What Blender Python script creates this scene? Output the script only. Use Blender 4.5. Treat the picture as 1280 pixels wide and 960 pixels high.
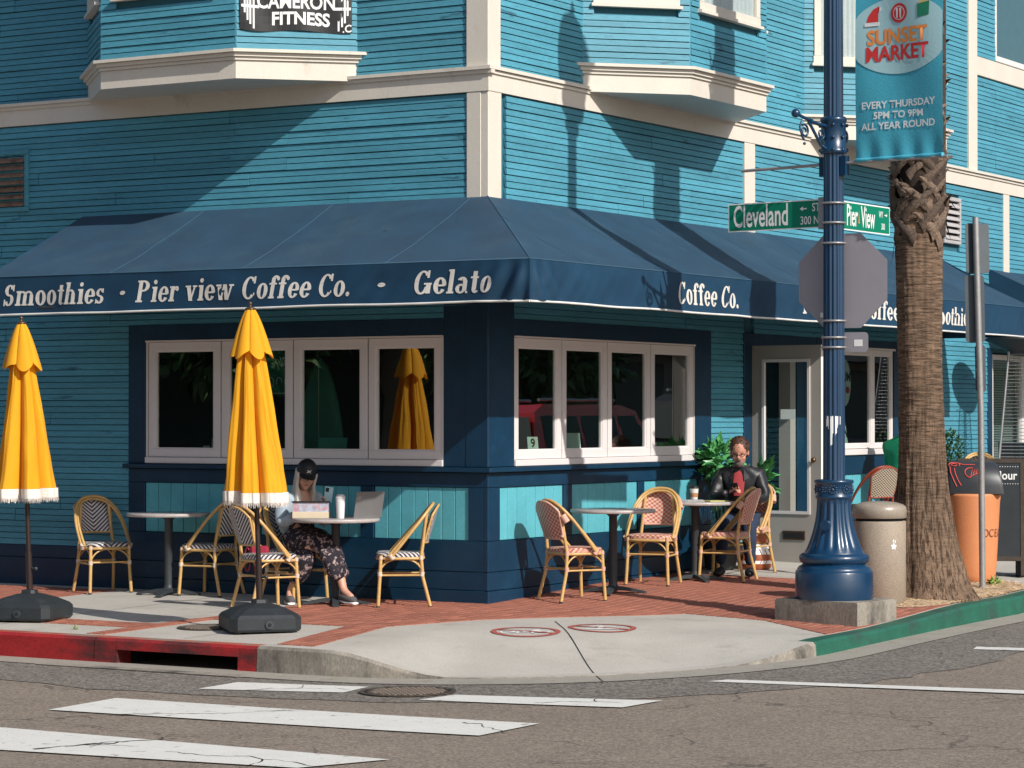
import bpy, math, random
from mathutils import Vector, Matrix, noise
random.seed(7)
R = math.radians
S = bpy.context.scene
COL = S.collection
for o in list(bpy.data.objects):
    bpy.data.objects.remove(o)

# ------------------------------------------------------------------ camera, sky, sun, exposure
cd = bpy.data.cameras.new('camera'); cam = bpy.data.objects.new('camera', cd); COL.objects.link(cam)
cd.sensor_width = 36; cd.sensor_fit = 'HORIZONTAL'; cd.lens = 36 * 3280 / 1280
cd.clip_start = .3; cd.clip_end = 600
cam.location = (11.8585, -19.1307, 1.62)
cam.rotation_euler = (R(90 + .683), 0, R(31.248))
S.camera = cam
S.render.engine = 'CYCLES'
S.render.resolution_x = 1024; S.render.resolution_y = 768
S.view_settings.view_transform = 'Standard'; S.view_settings.look = 'None'
S.view_settings.exposure = 0.12; S.view_settings.gamma = 1.0
SUN_AZ, SUN_EL = -18.5, 35.5         # degrees from +x, elevation
w = bpy.data.worlds.new('World'); S.world = w; w.use_nodes = True
nt = w.node_tree; nt.nodes.clear()
sky = nt.nodes.new('ShaderNodeTexSky'); sky.sky_type = 'NISHITA'; sky.sun_disc = False
sky.sun_elevation = R(SUN_EL); sky.sun_rotation = R(90 - SUN_AZ)
sky.air_density = 1.0; sky.dust_density = 1.5; sky.ozone_density = 1.0
bg = nt.nodes.new('ShaderNodeBackground'); bg.inputs[1].default_value = .10
wo = nt.nodes.new('ShaderNodeOutputWorld')
nt.links.new(sky.outputs[0], bg.inputs[0]); nt.links.new(bg.outputs[0], wo.inputs[0])
sd = bpy.data.lights.new('sun', 'SUN'); sd.energy = 4.45; sd.angle = R(.53); sd.color = (1, .96, .895)
so = bpy.data.objects.new('sun', sd); COL.objects.link(so)
dv = Vector((math.cos(R(SUN_AZ)) * math.cos(R(SUN_EL)), math.sin(R(SUN_AZ)) * math.cos(R(SUN_EL)), math.sin(R(SUN_EL))))
so.rotation_euler = dv.to_track_quat('Z', 'Y').to_euler(); so.location = dv * 30

# ------------------------------------------------------------------ helpers
class MB:
    """collects geometry; build() links it as ONE mesh object"""
    def __init__(s): s.v = []; s.f = []; s.m = []; s.sm = []
    def add(s, vs, fs, mi=0, smooth=False):
        b = len(s.v); s.v += [tuple(p) for p in vs]
        for f in fs: s.f.append(tuple(b + i for i in f)); s.m.append(mi); s.sm.append(smooth)
    def quad(s, a, b, c, d, mi=0): s.add([a, b, c, d], [(0, 1, 2, 3)], mi)
    def box(s, a, b, mi=0, M=None, bev=0):
        x0, y0, z0 = a; x1, y1, z1 = b
        if bev > 0:
            k = bev
            prof = [(x0 + k, y0), (x1 - k, y0), (x1, y0 + k), (x1, y1 - k), (x1 - k, y1), (x0 + k, y1), (x0, y1 - k), (x0, y0 + k)]
            ins = [(x0 + k, y0 + k), (x1 - k, y0 + k), (x1 - k, y0 + k), (x1 - k, y1 - k), (x1 - k, y1 - k), (x0 + k, y1 - k), (x0 + k, y1 - k), (x0 + k, y0 + k)]
            vs = [(p[0], p[1], z0 + k) for p in prof] + [(p[0], p[1], z1 - k) for p in prof]
            top = [(x0 + k, y0 + k, z1), (x1 - k, y0 + k, z1), (x1 - k, y1 - k, z1), (x0 + k, y1 - k, z1)]
            bot = [(x0 + k, y0 + k, z0), (x1 - k, y0 + k, z0), (x1 - k, y1 - k, z0), (x0 + k, y1 - k, z0)]
            vs += top + bot
            fs = [(i, (i + 1) % 8, 8 + (i + 1) % 8, 8 + i) for i in range(8)]
            fs += [(16, 17, 18, 19), (23, 22, 21, 20)]
            fs += [(8, 9, 17, 16), (9, 10, 17), (10, 11, 18, 17), (11, 12, 18), (12, 13, 19, 18), (13, 14, 19), (14, 15, 16, 19), (15, 8, 16)]
            fs += [(1, 0, 20, 21), (2, 1, 21), (3, 2, 21, 22), (4, 3, 22), (5, 4, 22, 23), (6, 5, 23), (7, 6, 23, 20), (0, 7, 20)]
        else:
            vs = [(x0, y0, z0), (x1, y0, z0), (x1, y1, z0), (x0, y1, z0), (x0, y0, z1), (x1, y0, z1), (x1, y1, z1), (x0, y1, z1)]
            fs = [(0, 3, 2, 1), (4, 5, 6, 7), (0, 1, 5, 4), (1, 2, 6, 5), (2, 3, 7, 6), (3, 0, 4, 7)]
        if M is not None: vs = [M @ Vector(p) for p in vs]
        s.add(vs, fs, mi)
    def prism(s, pts, z0, z1, mi=0, M=None, sides=True):
        n = len(pts)
        a = sum(pts[i][0] * pts[(i + 1) % n][1] - pts[(i + 1) % n][0] * pts[i][1] for i in range(n))
        if a < 0: pts = pts[::-1]
        vs = [(p[0], p[1], z0) for p in pts] + [(p[0], p[1], z1) for p in pts]
        fs = [tuple(range(n))[::-1], tuple(range(n, 2 * n))]
        fs += [(i, (i + 1) % n, n + (i + 1) % n, n + i) for i in range(n)]
        if M is not None: vs = [M @ Vector(p) for p in vs]
        s.add(vs, fs, mi)
    def tube(s, pts, r, seg=8, mi=0, caps=True, closed=False, flat=1.0):
        pts = [Vector(p) for p in pts]; n = len(pts)
        rr = r if isinstance(r, (list, tuple)) else [r] * n
        vs = []; up = None
        for i, p in enumerate(pts):
            if closed: t = pts[(i + 1) % n] - pts[i - 1]
            else: t = pts[min(i + 1, n - 1)] - pts[max(i - 1, 0)]
            if t.length < 1e-9: t = Vector((0, 0, 1))
            t.normalize()
            if up is None: up = Vector((0, 0, 1)) if abs(t.z) < .9 else Vector((1, 0, 0))
            sd_ = t.cross(up); sd_.normalize(); u2 = sd_.cross(t); up = u2
            for k in range(seg):
                a = 2 * math.pi * k / seg
                vs.append(p + (sd_ * math.cos(a) + u2 * math.sin(a) * flat) * rr[i])
        fs = []
        m = n if closed else n - 1
        for i in range(m):
            for k in range(seg):
                a = i * seg + k; b = i * seg + (k + 1) % seg; j = ((i + 1) % n) * seg
                fs.append((a, b, j + (k + 1) % seg, j + k))
        s.add(vs, fs, mi, True)
        if caps and not closed:
            s.add(vs[:seg], [tuple(range(seg))[::-1]], mi); s.add(vs[-seg:], [tuple(range(seg))], mi)
    def lathe(s, prof, seg=24, mi=0, c=(0, 0), rfun=None, smooth=True, caps=True):
        vs = []
        for (r, z) in prof:
            for k in range(seg):
                a = 2 * math.pi * k / seg
                q = rfun(a, r, z) if rfun else r
                vs.append((c[0] + q * math.cos(a), c[1] + q * math.sin(a), z))
        fs = []
        for i in range(len(prof) - 1):
            for k in range(seg):
                fs.append((i * seg + k, i * seg + (k + 1) % seg, (i + 1) * seg + (k + 1) % seg, (i + 1) * seg + k))
        s.add(vs, fs, mi, smooth)
        if caps:
            s.add(vs[:seg], [tuple(range(seg))[::-1]], mi); s.add(vs[-seg:], [tuple(range(seg))], mi)
    def ball(s, c, r, mi=0, seg=10, rings=7, sc=(1, 1, 1), M=None):
        vs = []
        for i in range(rings + 1):
            t = math.pi * i / rings
            for k in range(seg):
                a = 2 * math.pi * k / seg
                vs.append(Vector((r * sc[0] * math.sin(t) * math.cos(a), r * sc[1] * math.sin(t) * math.sin(a), r * sc[2] * math.cos(t))))
        if M is not None: vs = [M @ p for p in vs]
        vs = [p + Vector(c) for p in vs]
        fs = [(i * seg + k, (i + 1) * seg + k, (i + 1) * seg + (k + 1) % seg, i * seg + (k + 1) % seg) for i in range(rings) for k in range(seg)]
        s.add(vs, fs, mi, True)
    def mesh(s, name, mats):
        me = bpy.data.meshes.new(name); me.from_pydata(s.v, [], s.f)
        for m in (mats if isinstance(mats, (list, tuple)) else [mats]): me.materials.append(m)
        me.polygons.foreach_set('material_index', s.m); me.polygons.foreach_set('use_smooth', s.sm)
        me.validate(); me.update(); return me
    def build(s, name, mats, parent=None, loc=None, rz=None):
        return place(s.mesh(name, mats), name, parent, loc, rz)

def place(me, name, parent=None, loc=None, rz=None, scale=None):
    o = bpy.data.objects.new(name, me); COL.objects.link(o)
    if parent is not None: o.parent = parent
    if loc is not None: o.location = loc
    if rz is not None: o.rotation_euler[2] = rz
    if scale is not None: o.scale = scale
    return o
def thing(name, label, cat, loc=(0, 0, 0), rz=0, group=None):
    o = bpy.data.objects.new(name, None); COL.objects.link(o); o.empty_display_size = .2
    o.location = loc; o.rotation_euler = (0, 0, rz)
    return tag(o, label, cat, group)
def tag(o, label=None, cat=None, group=None, kind=None):
    if label: o['label'] = label
    if cat: o['category'] = cat
    if group: o['group'] = group
    if kind: o['kind'] = kind
    return o
def struct(o): o['kind'] = 'structure'; return o
def kids(o): return [c for c in bpy.data.objects if c.parent == o]
def dup(root, loc, rz, label, group=None):
    def cp(o, par):
        c = o.copy(); COL.objects.link(c); c.parent = par
        for k in tree.get(o.name, []): cp(k, c)
        return c
    tree = {}
    for c in bpy.data.objects:
        if c.parent: tree.setdefault(c.parent.name, []).append(c)
    r = cp(root, None); r.location = loc; r.rotation_euler = (0, 0, rz); r['label'] = label
    if group: r['group'] = group
    return r
def ss(t): t = min(1, max(0, t)); return t * t * (3 - 2 * t)

# ------------------------------------------------------------------ materials
def N(nt, t, **kw):
    n = nt.nodes.new(t)
    for k, v in kw.items(): setattr(n, k, v)
    return n
def mat(name, col, rough=.6, var=.12, vscale=6, grain=0, gscale=120, bump=0, bscale=200, metal=0, spec=.4, rnd=0, dirt=None, dscale=3, damt=.4, dwidth=.08, stretch=(1, 1, 1), coat=0, sheen=0, obj=False, trans=0):
    m = bpy.data.materials.new(name); m.use_nodes = True; nt = m.node_tree; L = nt.links
    b = nt.nodes['Principled BSDF']
    b.inputs['Roughness'].default_value = rough; b.inputs['Metallic'].default_value = metal
    b.inputs['Specular IOR Level'].default_value = spec
    if coat: b.inputs['Coat Weight'].default_value = coat; b.inputs['Coat Roughness'].default_value = .15
    if sheen: b.inputs['Sheen Weight'].default_value = sheen
    if obj:
        tc = N(nt, 'ShaderNodeTexCoord'); pos = tc.outputs['Object']
    else:
        g = N(nt, 'ShaderNodeNewGeometry'); pos = g.outputs['Position']
    mp = N(nt, 'ShaderNodeMapping'); mp.inputs['Scale'].default_value = stretch
    L.new(pos, mp.inputs[0]); pos = mp.outputs[0]
    n1 = N(nt, 'ShaderNodeTexNoise'); n1.inputs['Scale'].default_value = vscale; n1.inputs['Detail'].default_value = 5; n1.inputs['Roughness'].default_value = .6
    L.new(pos, n1.inputs['Vector'])
    mr = N(nt, 'ShaderNodeMapRange'); mr.inputs[1].default_value = .25; mr.inputs[2].default_value = .75
    mr.inputs[3].default_value = 1 - var; mr.inputs[4].default_value = 1 + var
    L.new(n1.outputs[0], mr.inputs[0]); fac = mr.outputs[0]
    if grain:
        n2 = N(nt, 'ShaderNodeTexNoise'); n2.inputs['Scale'].default_value = gscale; n2.inputs['Detail'].default_value = 2
        L.new(pos, n2.inputs['Vector'])
        m2 = N(nt, 'ShaderNodeMapRange'); m2.inputs[1].default_value = .3; m2.inputs[2].default_value = .7
        m2.inputs[3].default_value = 1 - grain; m2.inputs[4].default_value = 1 + grain; L.new(n2.outputs[0], m2.inputs[0])
        mu = N(nt, 'ShaderNodeMath', operation='MULTIPLY'); L.new(fac, mu.inputs[0]); L.new(m2.outputs[0], mu.inputs[1]); fac = mu.outputs[0]
    if rnd:
        oi = N(nt, 'ShaderNodeObjectInfo'); m3 = N(nt, 'ShaderNodeMapRange'); m3.inputs[3].default_value = 1 - rnd; m3.inputs[4].default_value = 1 + rnd
        L.new(oi.outputs['Random'], m3.inputs[0])
        mu = N(nt, 'ShaderNodeMath', operation='MULTIPLY'); L.new(fac, mu.inputs[0]); L.new(m3.outputs[0], mu.inputs[1]); fac = mu.outputs[0]
    vm = N(nt, 'ShaderNodeVectorMath', operation='SCALE'); vm.inputs[0].default_value = col; L.new(fac, vm.inputs['Scale'])
    out = vm.outputs[0]
    if dirt:
        n4 = N(nt, 'ShaderNodeTexNoise'); n4.inputs['Scale'].default_value = dscale; n4.inputs['Detail'].default_value = 8; n4.inputs['Roughness'].default_value = .7
        L.new(pos, n4.inputs['Vector'])
        m4 = N(nt, 'ShaderNodeMapRange'); m4.inputs[1].default_value = 1 - damt; m4.inputs[2].default_value = 1 - damt + dwidth; L.new(n4.outputs[0], m4.inputs[0])
        mx = N(nt, 'ShaderNodeMix', data_type='RGBA'); L.new(m4.outputs[0], mx.inputs[0]); L.new(out, mx.inputs[6]); mx.inputs[7].default_value = (*dirt, 1); out = mx.outputs[2]
    L.new(out, b.inputs['Base Color'])
    if bump:
        n3 = N(nt, 'ShaderNodeTexNoise'); n3.inputs['Scale'].default_value = bscale; n3.inputs['Detail'].default_value = 3; L.new(pos, n3.inputs['Vector'])
        bp = N(nt, 'ShaderNodeBump'); bp.inputs['Strength'].default_value = bump; bp.inputs['Distance'].default_value = .004
        L.new(n3.outputs[0], bp.inputs['Height']); L.new(bp.outputs[0], b.inputs['Normal'])
    return m

TEAL = (.070, .272, .362)
M = {}
M['siding'] = mat('teal_paint', TEAL, .55, .19, 3.2, .10, 40, .4, 90, rnd=.09, dirt=(.035, .125, .175), dscale=4.5, damt=.385, dwidth=.05, stretch=(.35, .35, 2.2))
M['siding_back'] = mat('teal_shadow_gap', (.03, .12, .16), .8)
M['panel'] = mat('turquoise_panel_paint', (.10, .40, .47), .5, .08, 6, .05, 50, .2, 80, rnd=.04)
M['navy'] = mat('navy_paint', (.0035, .032, .070), .42, .2, 4, .08, 60, .3, 70, dirt=(.009, .052, .098), dscale=2.6, damt=.44, dwidth=.2)
M['cream'] = mat('cream_paint', (.655, .60, .52), .5, .05, 3, .03, 60, .25, 60, dirt=(.47, .40, .31), dscale=3.2, damt=.40, dwidth=.16, stretch=(1, 1, .5))
M['frame'] = mat('off_white_vinyl', (.70, .655, .645), .4, .03, 5, dirt=(.5, .44, .42), dscale=4, damt=.33, dwidth=.3)
M['gap'] = mat('dark_gap', (.012, .012, .014), .8)
M['awning'] = mat('awning_canvas', (.0065, .042, .085), .75, .22, 2.2, .12, 600, .25, 900, sheen=.05, dirt=(.026, .072, .112), dscale=1.3, damt=.5, dwidth=.3)
M['valance'] = mat('valance_canvas', (.007, .042, .088), .6, .14, 3, .1, 600, .2, 900)
M['piping'] = mat('white_piping', (.7, .69, .66), .6)
M['letter'] = mat('painted_letters', (.68, .65, .60), .6, .1, 12, dirt=(.4, .42, .44), dscale=9, damt=.38, dwidth=.1)
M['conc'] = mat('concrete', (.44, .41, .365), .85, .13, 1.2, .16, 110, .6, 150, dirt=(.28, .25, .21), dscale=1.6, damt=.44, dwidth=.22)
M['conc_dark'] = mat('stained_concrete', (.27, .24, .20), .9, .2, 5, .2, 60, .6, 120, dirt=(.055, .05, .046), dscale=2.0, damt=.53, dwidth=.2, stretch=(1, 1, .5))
M['gutter'] = mat('gutter_concrete', (.30, .275, .235), .9, .15, 3, .2, 80, .5, 150, dirt=(.2, .17, .13), dscale=3, damt=.45, dwidth=.2)
M['brick'] = mat('clay_paver', (.32, .118, .078), .8, .16, 7, .15, 120, .5, 160, rnd=.2, dirt=(.2, .09, .065), dscale=2, damt=.42, dwidth=.2)
M['mortar'] = mat('sandy_mortar', (.50, .36, .28), .9, .2, 8, .2, 100)
M['redcurb'] = mat('red_curb_paint', (.33, .018, .02), .55, .2, 5, .15, 60, .4, 80, dirt=(.05, .022, .022), dscale=2.2, damt=.50, dwidth=.16, stretch=(.6, 1, 1.3))
M['redtop'] = mat('red_curb_top', (.36, .085, .055), .75, .25, 6, .2, 60, .4, 80, dirt=(.24, .17, .13), dscale=4, damt=.52, dwidth=.12)
M['greencurb'] = mat('green_curb_paint', (.016, .108, .070), .6, .25, 5, .12, 60, .4, 80, dirt=(.03, .06, .05), dscale=2.4, damt=.50, dwidth=.2)
M['line'] = mat('road_paint', (.66, .645, .60), .7, .06, 4, .1, 90, .4, 150, dirt=(.30, .26, .22), dscale=11, damt=.40, dwidth=.06)
M['iron'] = mat('cast_iron', (.085, .066, .052), .6, .2, 9, .2, 80, .3, 90, metal=.3)
M['rattan'] = mat('bamboo_tube', (.55, .34, .125), .35, .12, 12, .1, 60, spec=.5, obj=True, dirt=(.3, .16, .05), dscale=14, damt=.36, dwidth=.1)
M['binding'] = mat('pale_binding', (.62, .50, .40), .6, obj=True)
M['binding_red'] = mat('pinkish_binding', (.62, .36, .27), .6, obj=True)
M['darkrattan'] = mat('red_brown_rattan', (.26, .05, .025), .4, .1, obj=True)
M['charcoal'] = mat('charcoal_metal', (.045, .052, .058), .5, .1, 8, metal=.2)
M['table_edge'] = mat('speckled_table_edge', (.40, .355, .34), .4, .1, 20, .25, 180)
M['table_top'] = mat('grey_table_top', (.33, .315, .31), .22, .08, 20, .15, 180, spec=.6)
M['base'] = mat('black_plastic', (.022, .027, .031), .5, .2, 5, .15, 90, .3, 160, dirt=(.06, .065, .065), dscale=5, damt=.4, dwidth=.3)
M['pole_b'] = mat('bronze_pole', (.045, .03, .028), .35, .1, metal=.4)
M['yellow'] = mat('yellow_canvas', (.88, .43, .009), .75, .06, 5, .05, 500, .15, 700, sheen=.1, obj=True)
M['fringe'] = mat('white_fringe', (.72, .66, .60), .85, .15, 60, obj=True)
M['post'] = mat('blue_enamel', (.0028, .033, .084), .34, .12, 5, .05, 60, .15, 60, spec=.55, coat=.3, dirt=(.45, .45, .42), dscale=26, damt=.268, dwidth=.02)
M['steel'] = mat('galvanised_steel', (.36, .35, .35), .45, .12, 9, .1, 60, metal=.5)
M['sign_back'] = mat('sign_back_aluminium', (.34, .32, .35), .5, .05, 3, metal=.25, dirt=(.28, .265, .29), dscale=3, damt=.5, dwidth=.3)
M['dark_sign'] = mat('weathered_sign_back', (.085, .10, .115), .5, .1, 5, metal=.3)
M['green_sign'] = mat('street_sign_green', (.0, .19, .11), .4, .04)
M['white'] = mat('white_sheeting', (.78, .78, .76), .5, .03)
M['black'] = mat('black', (.014, .014, .016), .55, .1)
M['banner'] = mat('turquoise_banner', (.06, .37, .49), .6, .07, 3, .10, 90, .4, 60)
M['banner_light'] = mat('banner_pale_oval', (.36, .58, .62), .6, .05, 3)
M['banner_red'] = mat('banner_red', (.60, .035, .035), .6)
M['banner_orange'] = mat('banner_orange', (.80, .27, .06), .6)
M['banner_green'] = mat('banner_green', (.015, .20, .11), .6)
M['banner_white'] = mat('banner_white', (.70, .74, .74), .6)
M['stone'] = mat('aggregate_stone', (.33, .27, .21), .6, .06, 10, .3, 160, .4, 160)
M['terracotta'] = mat('orange_concrete', (.62, .235, .10), .6, .08, 3, .05, 60, .3, 90, dirt=(.45, .17, .075), dscale=3, damt=.4, dwidth=.3)
M['terracotta_dk'] = mat('engraved_shadow', (.2, .07, .035), .7)
def bark():
    m = bpy.data.materials.new('palm_bark'); m.use_nodes = True; nt = m.node_tree; L = nt.links; b = nt.nodes['Principled BSDF']; b.inputs['Roughness'].default_value = .95; b.inputs['Specular IOR Level'].default_value = .15
    g = N(nt, 'ShaderNodeNewGeometry'); sx = N(nt, 'ShaderNodeSeparateXYZ'); L.new(g.outputs['Position'], sx.inputs[0])
    def nz(scale, st, det=4):
        mp = N(nt, 'ShaderNodeMapping'); mp.inputs['Scale'].default_value = st; L.new(g.outputs['Position'], mp.inputs[0]); n = N(nt, 'ShaderNodeTexNoise'); n.inputs['Scale'].default_value = scale; n.inputs['Detail'].default_value = det; n.inputs['Roughness'].default_value = .65; L.new(mp.outputs[0], n.inputs['Vector']); return n.outputs[0]
    def mrr(x, a, b_, c, d): r = N(nt, 'ShaderNodeMapRange'); r.inputs[1].default_value = a; r.inputs[2].default_value = b_; r.inputs[3].default_value = c; r.inputs[4].default_value = d; L.new(x, r.inputs[0]); return r.outputs[0]
    def mul(a, b_): r = N(nt, 'ShaderNodeMath', operation='MULTIPLY'); L.new(a, r.inputs[0]); L.new(b_, r.inputs[1]); return r.outputs[0]
    rings = nz(1, (7, 7, 62)); vert = nz(1, (42, 42, 4.5)); big = nz(2.2, (1, 1, 1.5)); fine = nz(150, (1, 1, 1), 2)
    r1 = mrr(rings, .36, .58, .38, 1.15); v0 = mrr(vert, .38, .52, .30, 1.05)
    h = mrr(sx.outputs[2], 1.0, 2.2, 0, 1)          # cracks low down, rings higher up
    mv = N(nt, 'ShaderNodeMix', data_type='FLOAT'); L.new(h, mv.inputs[0]); L.new(v0, mv.inputs[2]); mv.inputs[3].default_value = .95
    r2 = N(nt, 'ShaderNodeMix', data_type='FLOAT'); h2 = mrr(sx.outputs[2], .2, 1.5, .25, 1); L.new(h2, r2.inputs[0]); r2.inputs[2].default_value = .95; L.new(r1, r2.inputs[3]); f = mul(mul(r2.outputs[0], mv.outputs[0]), mul(mrr(big, .3, .7, .62, 1.35), mrr(fine, .3, .7, .8, 1.2)))
    vm = N(nt, 'ShaderNodeVectorMath', operation='SCALE'); vm.inputs[0].default_value = (.235, .157, .108); L.new(f, vm.inputs['Scale']); L.new(vm.outputs[0], b.inputs['Base Color'])
    bp = N(nt, 'ShaderNodeBump'); bp.inputs['Strength'].default_value = .9; bp.inputs['Distance'].default_value = .012; L.new(f, bp.inputs['Height']); L.new(bp.outputs[0], b.inputs['Normal']); return m
M['bark'] = bark()
M['bark_plain'] = mat('palm_bark', (.19, .125, .085), .95, .35, 9, .5, 55, 1.0, 70, stretch=(1.2, 1.2, 3.6), dirt=(.05, .033, .025), dscale=5, damt=.5, dwidth=.15)
M['boot'] = mat('palm_leaf_base', (.155, .108, .078), .9, .4, 9, .4, 60, .8, 60, rnd=.45, dirt=(.05, .035, .028), dscale=9, damt=.5, dwidth=.12)
M['boot_dk'] = mat('palm_fibre', (.05, .034, .026), .95, .3, 20, .3, 80)
M['soil'] = mat('straw_mulch', (.42, .30, .19), .95, .25, 9, .35, 70, .8, 90, dirt=(.25, .17, .10), dscale=5, damt=.45, dwidth=.2)
M['chip'] = mat('straw_chip', (.55, .40, .25), .9, .3, 30)
M['leaf'] = mat('glossy_leaf', (.085, .33, .10), .4, .35, 18, spec=.5, rnd=.15)
M['leaf_dk'] = mat('dark_leaf', (.03, .085, .025), .5, .4, 14, rnd=.2)
M['doorpaint'] = mat('greige_door_paint', (.37, .34, .31), .5, .05, 4)
M['doorwhite'] = mat('white_door_edge', (.78, .76, .72), .5, .03)
M['brass'] = mat('aged_metal', (.14, .085, .05), .35, .1, metal=.7)
M['curtain'] = mat('white_curtain', (.72, .73, .76), .85, .05, 10)
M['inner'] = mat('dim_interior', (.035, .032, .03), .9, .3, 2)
M['vent'] = mat('rusty_vent', (.22, .13, .09), .7, .3, 20, .2, 90, dirt=(.08, .045, .03), dscale=12, damt=.5, dwidth=.2)
M['vent2'] = mat('grey_vent', (.42, .40, .40), .6, .1)
M['greenfabric'] = mat('green_fabric', (.0, .22, .11), .8, .12, 6)
M['paper'] = mat('paper', (.62, .66, .63), .7, .05)
M['cup'] = mat('white_cup', (.75, .73, .70), .4, .03)
M['kraft'] = mat('cardboard', (.42, .20, .10), .8, .08)
M['bead'] = mat('pale_cardboard', (.60, .50, .36), .8, .08)
M['skin'] = mat('skin', (.58, .31, .22), .5, .06, 20, spec=.4)
M['skin_tan'] = mat('tanned_skin', (.55, .26, .18), .5, .06, 20, spec=.4)
M['leather'] = mat('black_leather', (.012, .012, .015), .48, .2, 12, spec=.6, bump=.5, bscale=30)
M['shirtred'] = mat('red_shirt', (.36, .045, .05), .8, .08)
M['jeans'] = mat('dark_jeans', (.02, .035, .07), .85, .15, 20)
M['hair_w'] = mat('platinum_hair', (.62, .55, .47), .5, .2, 30, stretch=(1, 1, .15))
M['hair_b'] = mat('brown_hair', (.075, .035, .022), .6, .25, 30)
M['beard'] = mat('grey_beard', (.15, .115, .10), .8, .3, 60)
M['denim'] = mat('pale_denim', (.36, .44, .50), .85, .18, 12, .1, 200)
M['shoe'] = mat('grey_sneaker', (.10, .095, .10), .8, .1)
M['eye'] = mat('dark_eye', (.02, .015, .012), .3)
M['lip'] = mat('lips', (.35, .09, .075), .5)
M['laptop'] = mat('grey_laptop', (.26, .25, .25), .4, metal=.5)
M['phone'] = mat('pale_blue_phone', (.42, .62, .66), .3)
M['bagred'] = mat('maroon_bag', (.30, .02, .045), .5)
M['carred'] = mat('red_car_paint', (.60, .02, .018), .25, .03, coat=.6)
M['tyre'] = mat('tyre', (.02, .02, .02), .8)
M['tealboard'] = mat('teal_board', (.07, .30, .24), .4)
M['far_leaf'] = mat('far_leaf', (.08, .15, .05), .5, .5, 3)
M['far_wall'] = mat('far_wall', (.32, .28, .23), .9, .2, 1)
M['far_dark'] = mat('far_shopfront', (.03, .05, .045), .5, .2, 1)
M['chalk'] = mat('chalkboard', (.02, .026, .03), .7, .2, 8)
M['woodtrim'] = mat('worn_wood', (.06, .045, .035), .8, .3, 14)
M['djembe'] = mat('drum_wood', (.30, .075, .025), .5, .2, 9)
M['heater'] = mat('heater_steel', (.42, .41, .42), .35, .08, metal=.6)
M['sky_teal_dk'] = mat('eave_navy', (.012, .04, .085), .6)

def glass(name, tint, rough=.0, ior=1.6):
    m = bpy.data.materials.new(name); m.use_nodes = True; nt = m.node_tree; nt.nodes.clear(); L = nt.links
    o = N(nt, 'ShaderNodeOutputMaterial'); mx = N(nt, 'ShaderNodeMixShader')
    fr = N(nt, 'ShaderNodeFresnel'); fr.inputs[0].default_value = ior
    t = N(nt, 'ShaderNodeBsdfTransparent'); t.inputs[0].default_value = (*tint, 1)
    g = N(nt, 'ShaderNodeBsdfGlossy'); g.inputs['Roughness'].default_value = rough; g.inputs[0].default_value = (.95, .95, .95, 1)
    no = N(nt, 'ShaderNodeTexNoise'); no.inputs['Scale'].default_value = 1.3
    bp = N(nt, 'ShaderNodeBump'); bp.inputs['Strength'].default_value = .05; bp.inputs['Distance'].default_value = .02
    L.new(no.outputs[0], bp.inputs['Height']); L.new(bp.outputs[0], g.inputs['Normal'])
    ge = N(nt, 'ShaderNodeNewGeometry'); iv = N(nt, 'ShaderNodeMath', operation='SUBTRACT'); iv.inputs[0].default_value = 1; L.new(ge.outputs['Backfacing'], iv.inputs[1])
    mf = N(nt, 'ShaderNodeMath', operation='MULTIPLY'); L.new(fr.outputs[0], mf.inputs[0]); L.new(iv.outputs[0], mf.inputs[1])
    L.new(mf.outputs[0], mx.inputs[0]); L.new(t.outputs[0], mx.inputs[1]); L.new(g.outputs[0], mx.inputs[2]); L.new(mx.outputs[0], o.inputs[0])
    return m
M['glass'] = glass('window_glass', (.78, .86, .82), ior=2.9)
M['glass_clear'] = glass('clear_glass', (.85, .88, .87))

_m = M['yellow']; _n = _m.node_tree; _b = _n.nodes['Principled BSDF']; _src = _b.inputs['Base Color'].links[0].from_socket
_t = N(_n, 'ShaderNodeBsdfTranslucent'); _t.inputs[0].default_value = (.80, .27, .01, 1); _x = N(_n, 'ShaderNodeMixShader'); _x.inputs[0].default_value = .30
_o = [n for n in _n.nodes if n.type == 'OUTPUT_MATERIAL'][0]; _n.links.new(_b.outputs[0], _x.inputs[1]); _n.links.new(_t.outputs[0], _x.inputs[2]); _n.links.new(_x.outputs[0], _o.inputs[0])

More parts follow.
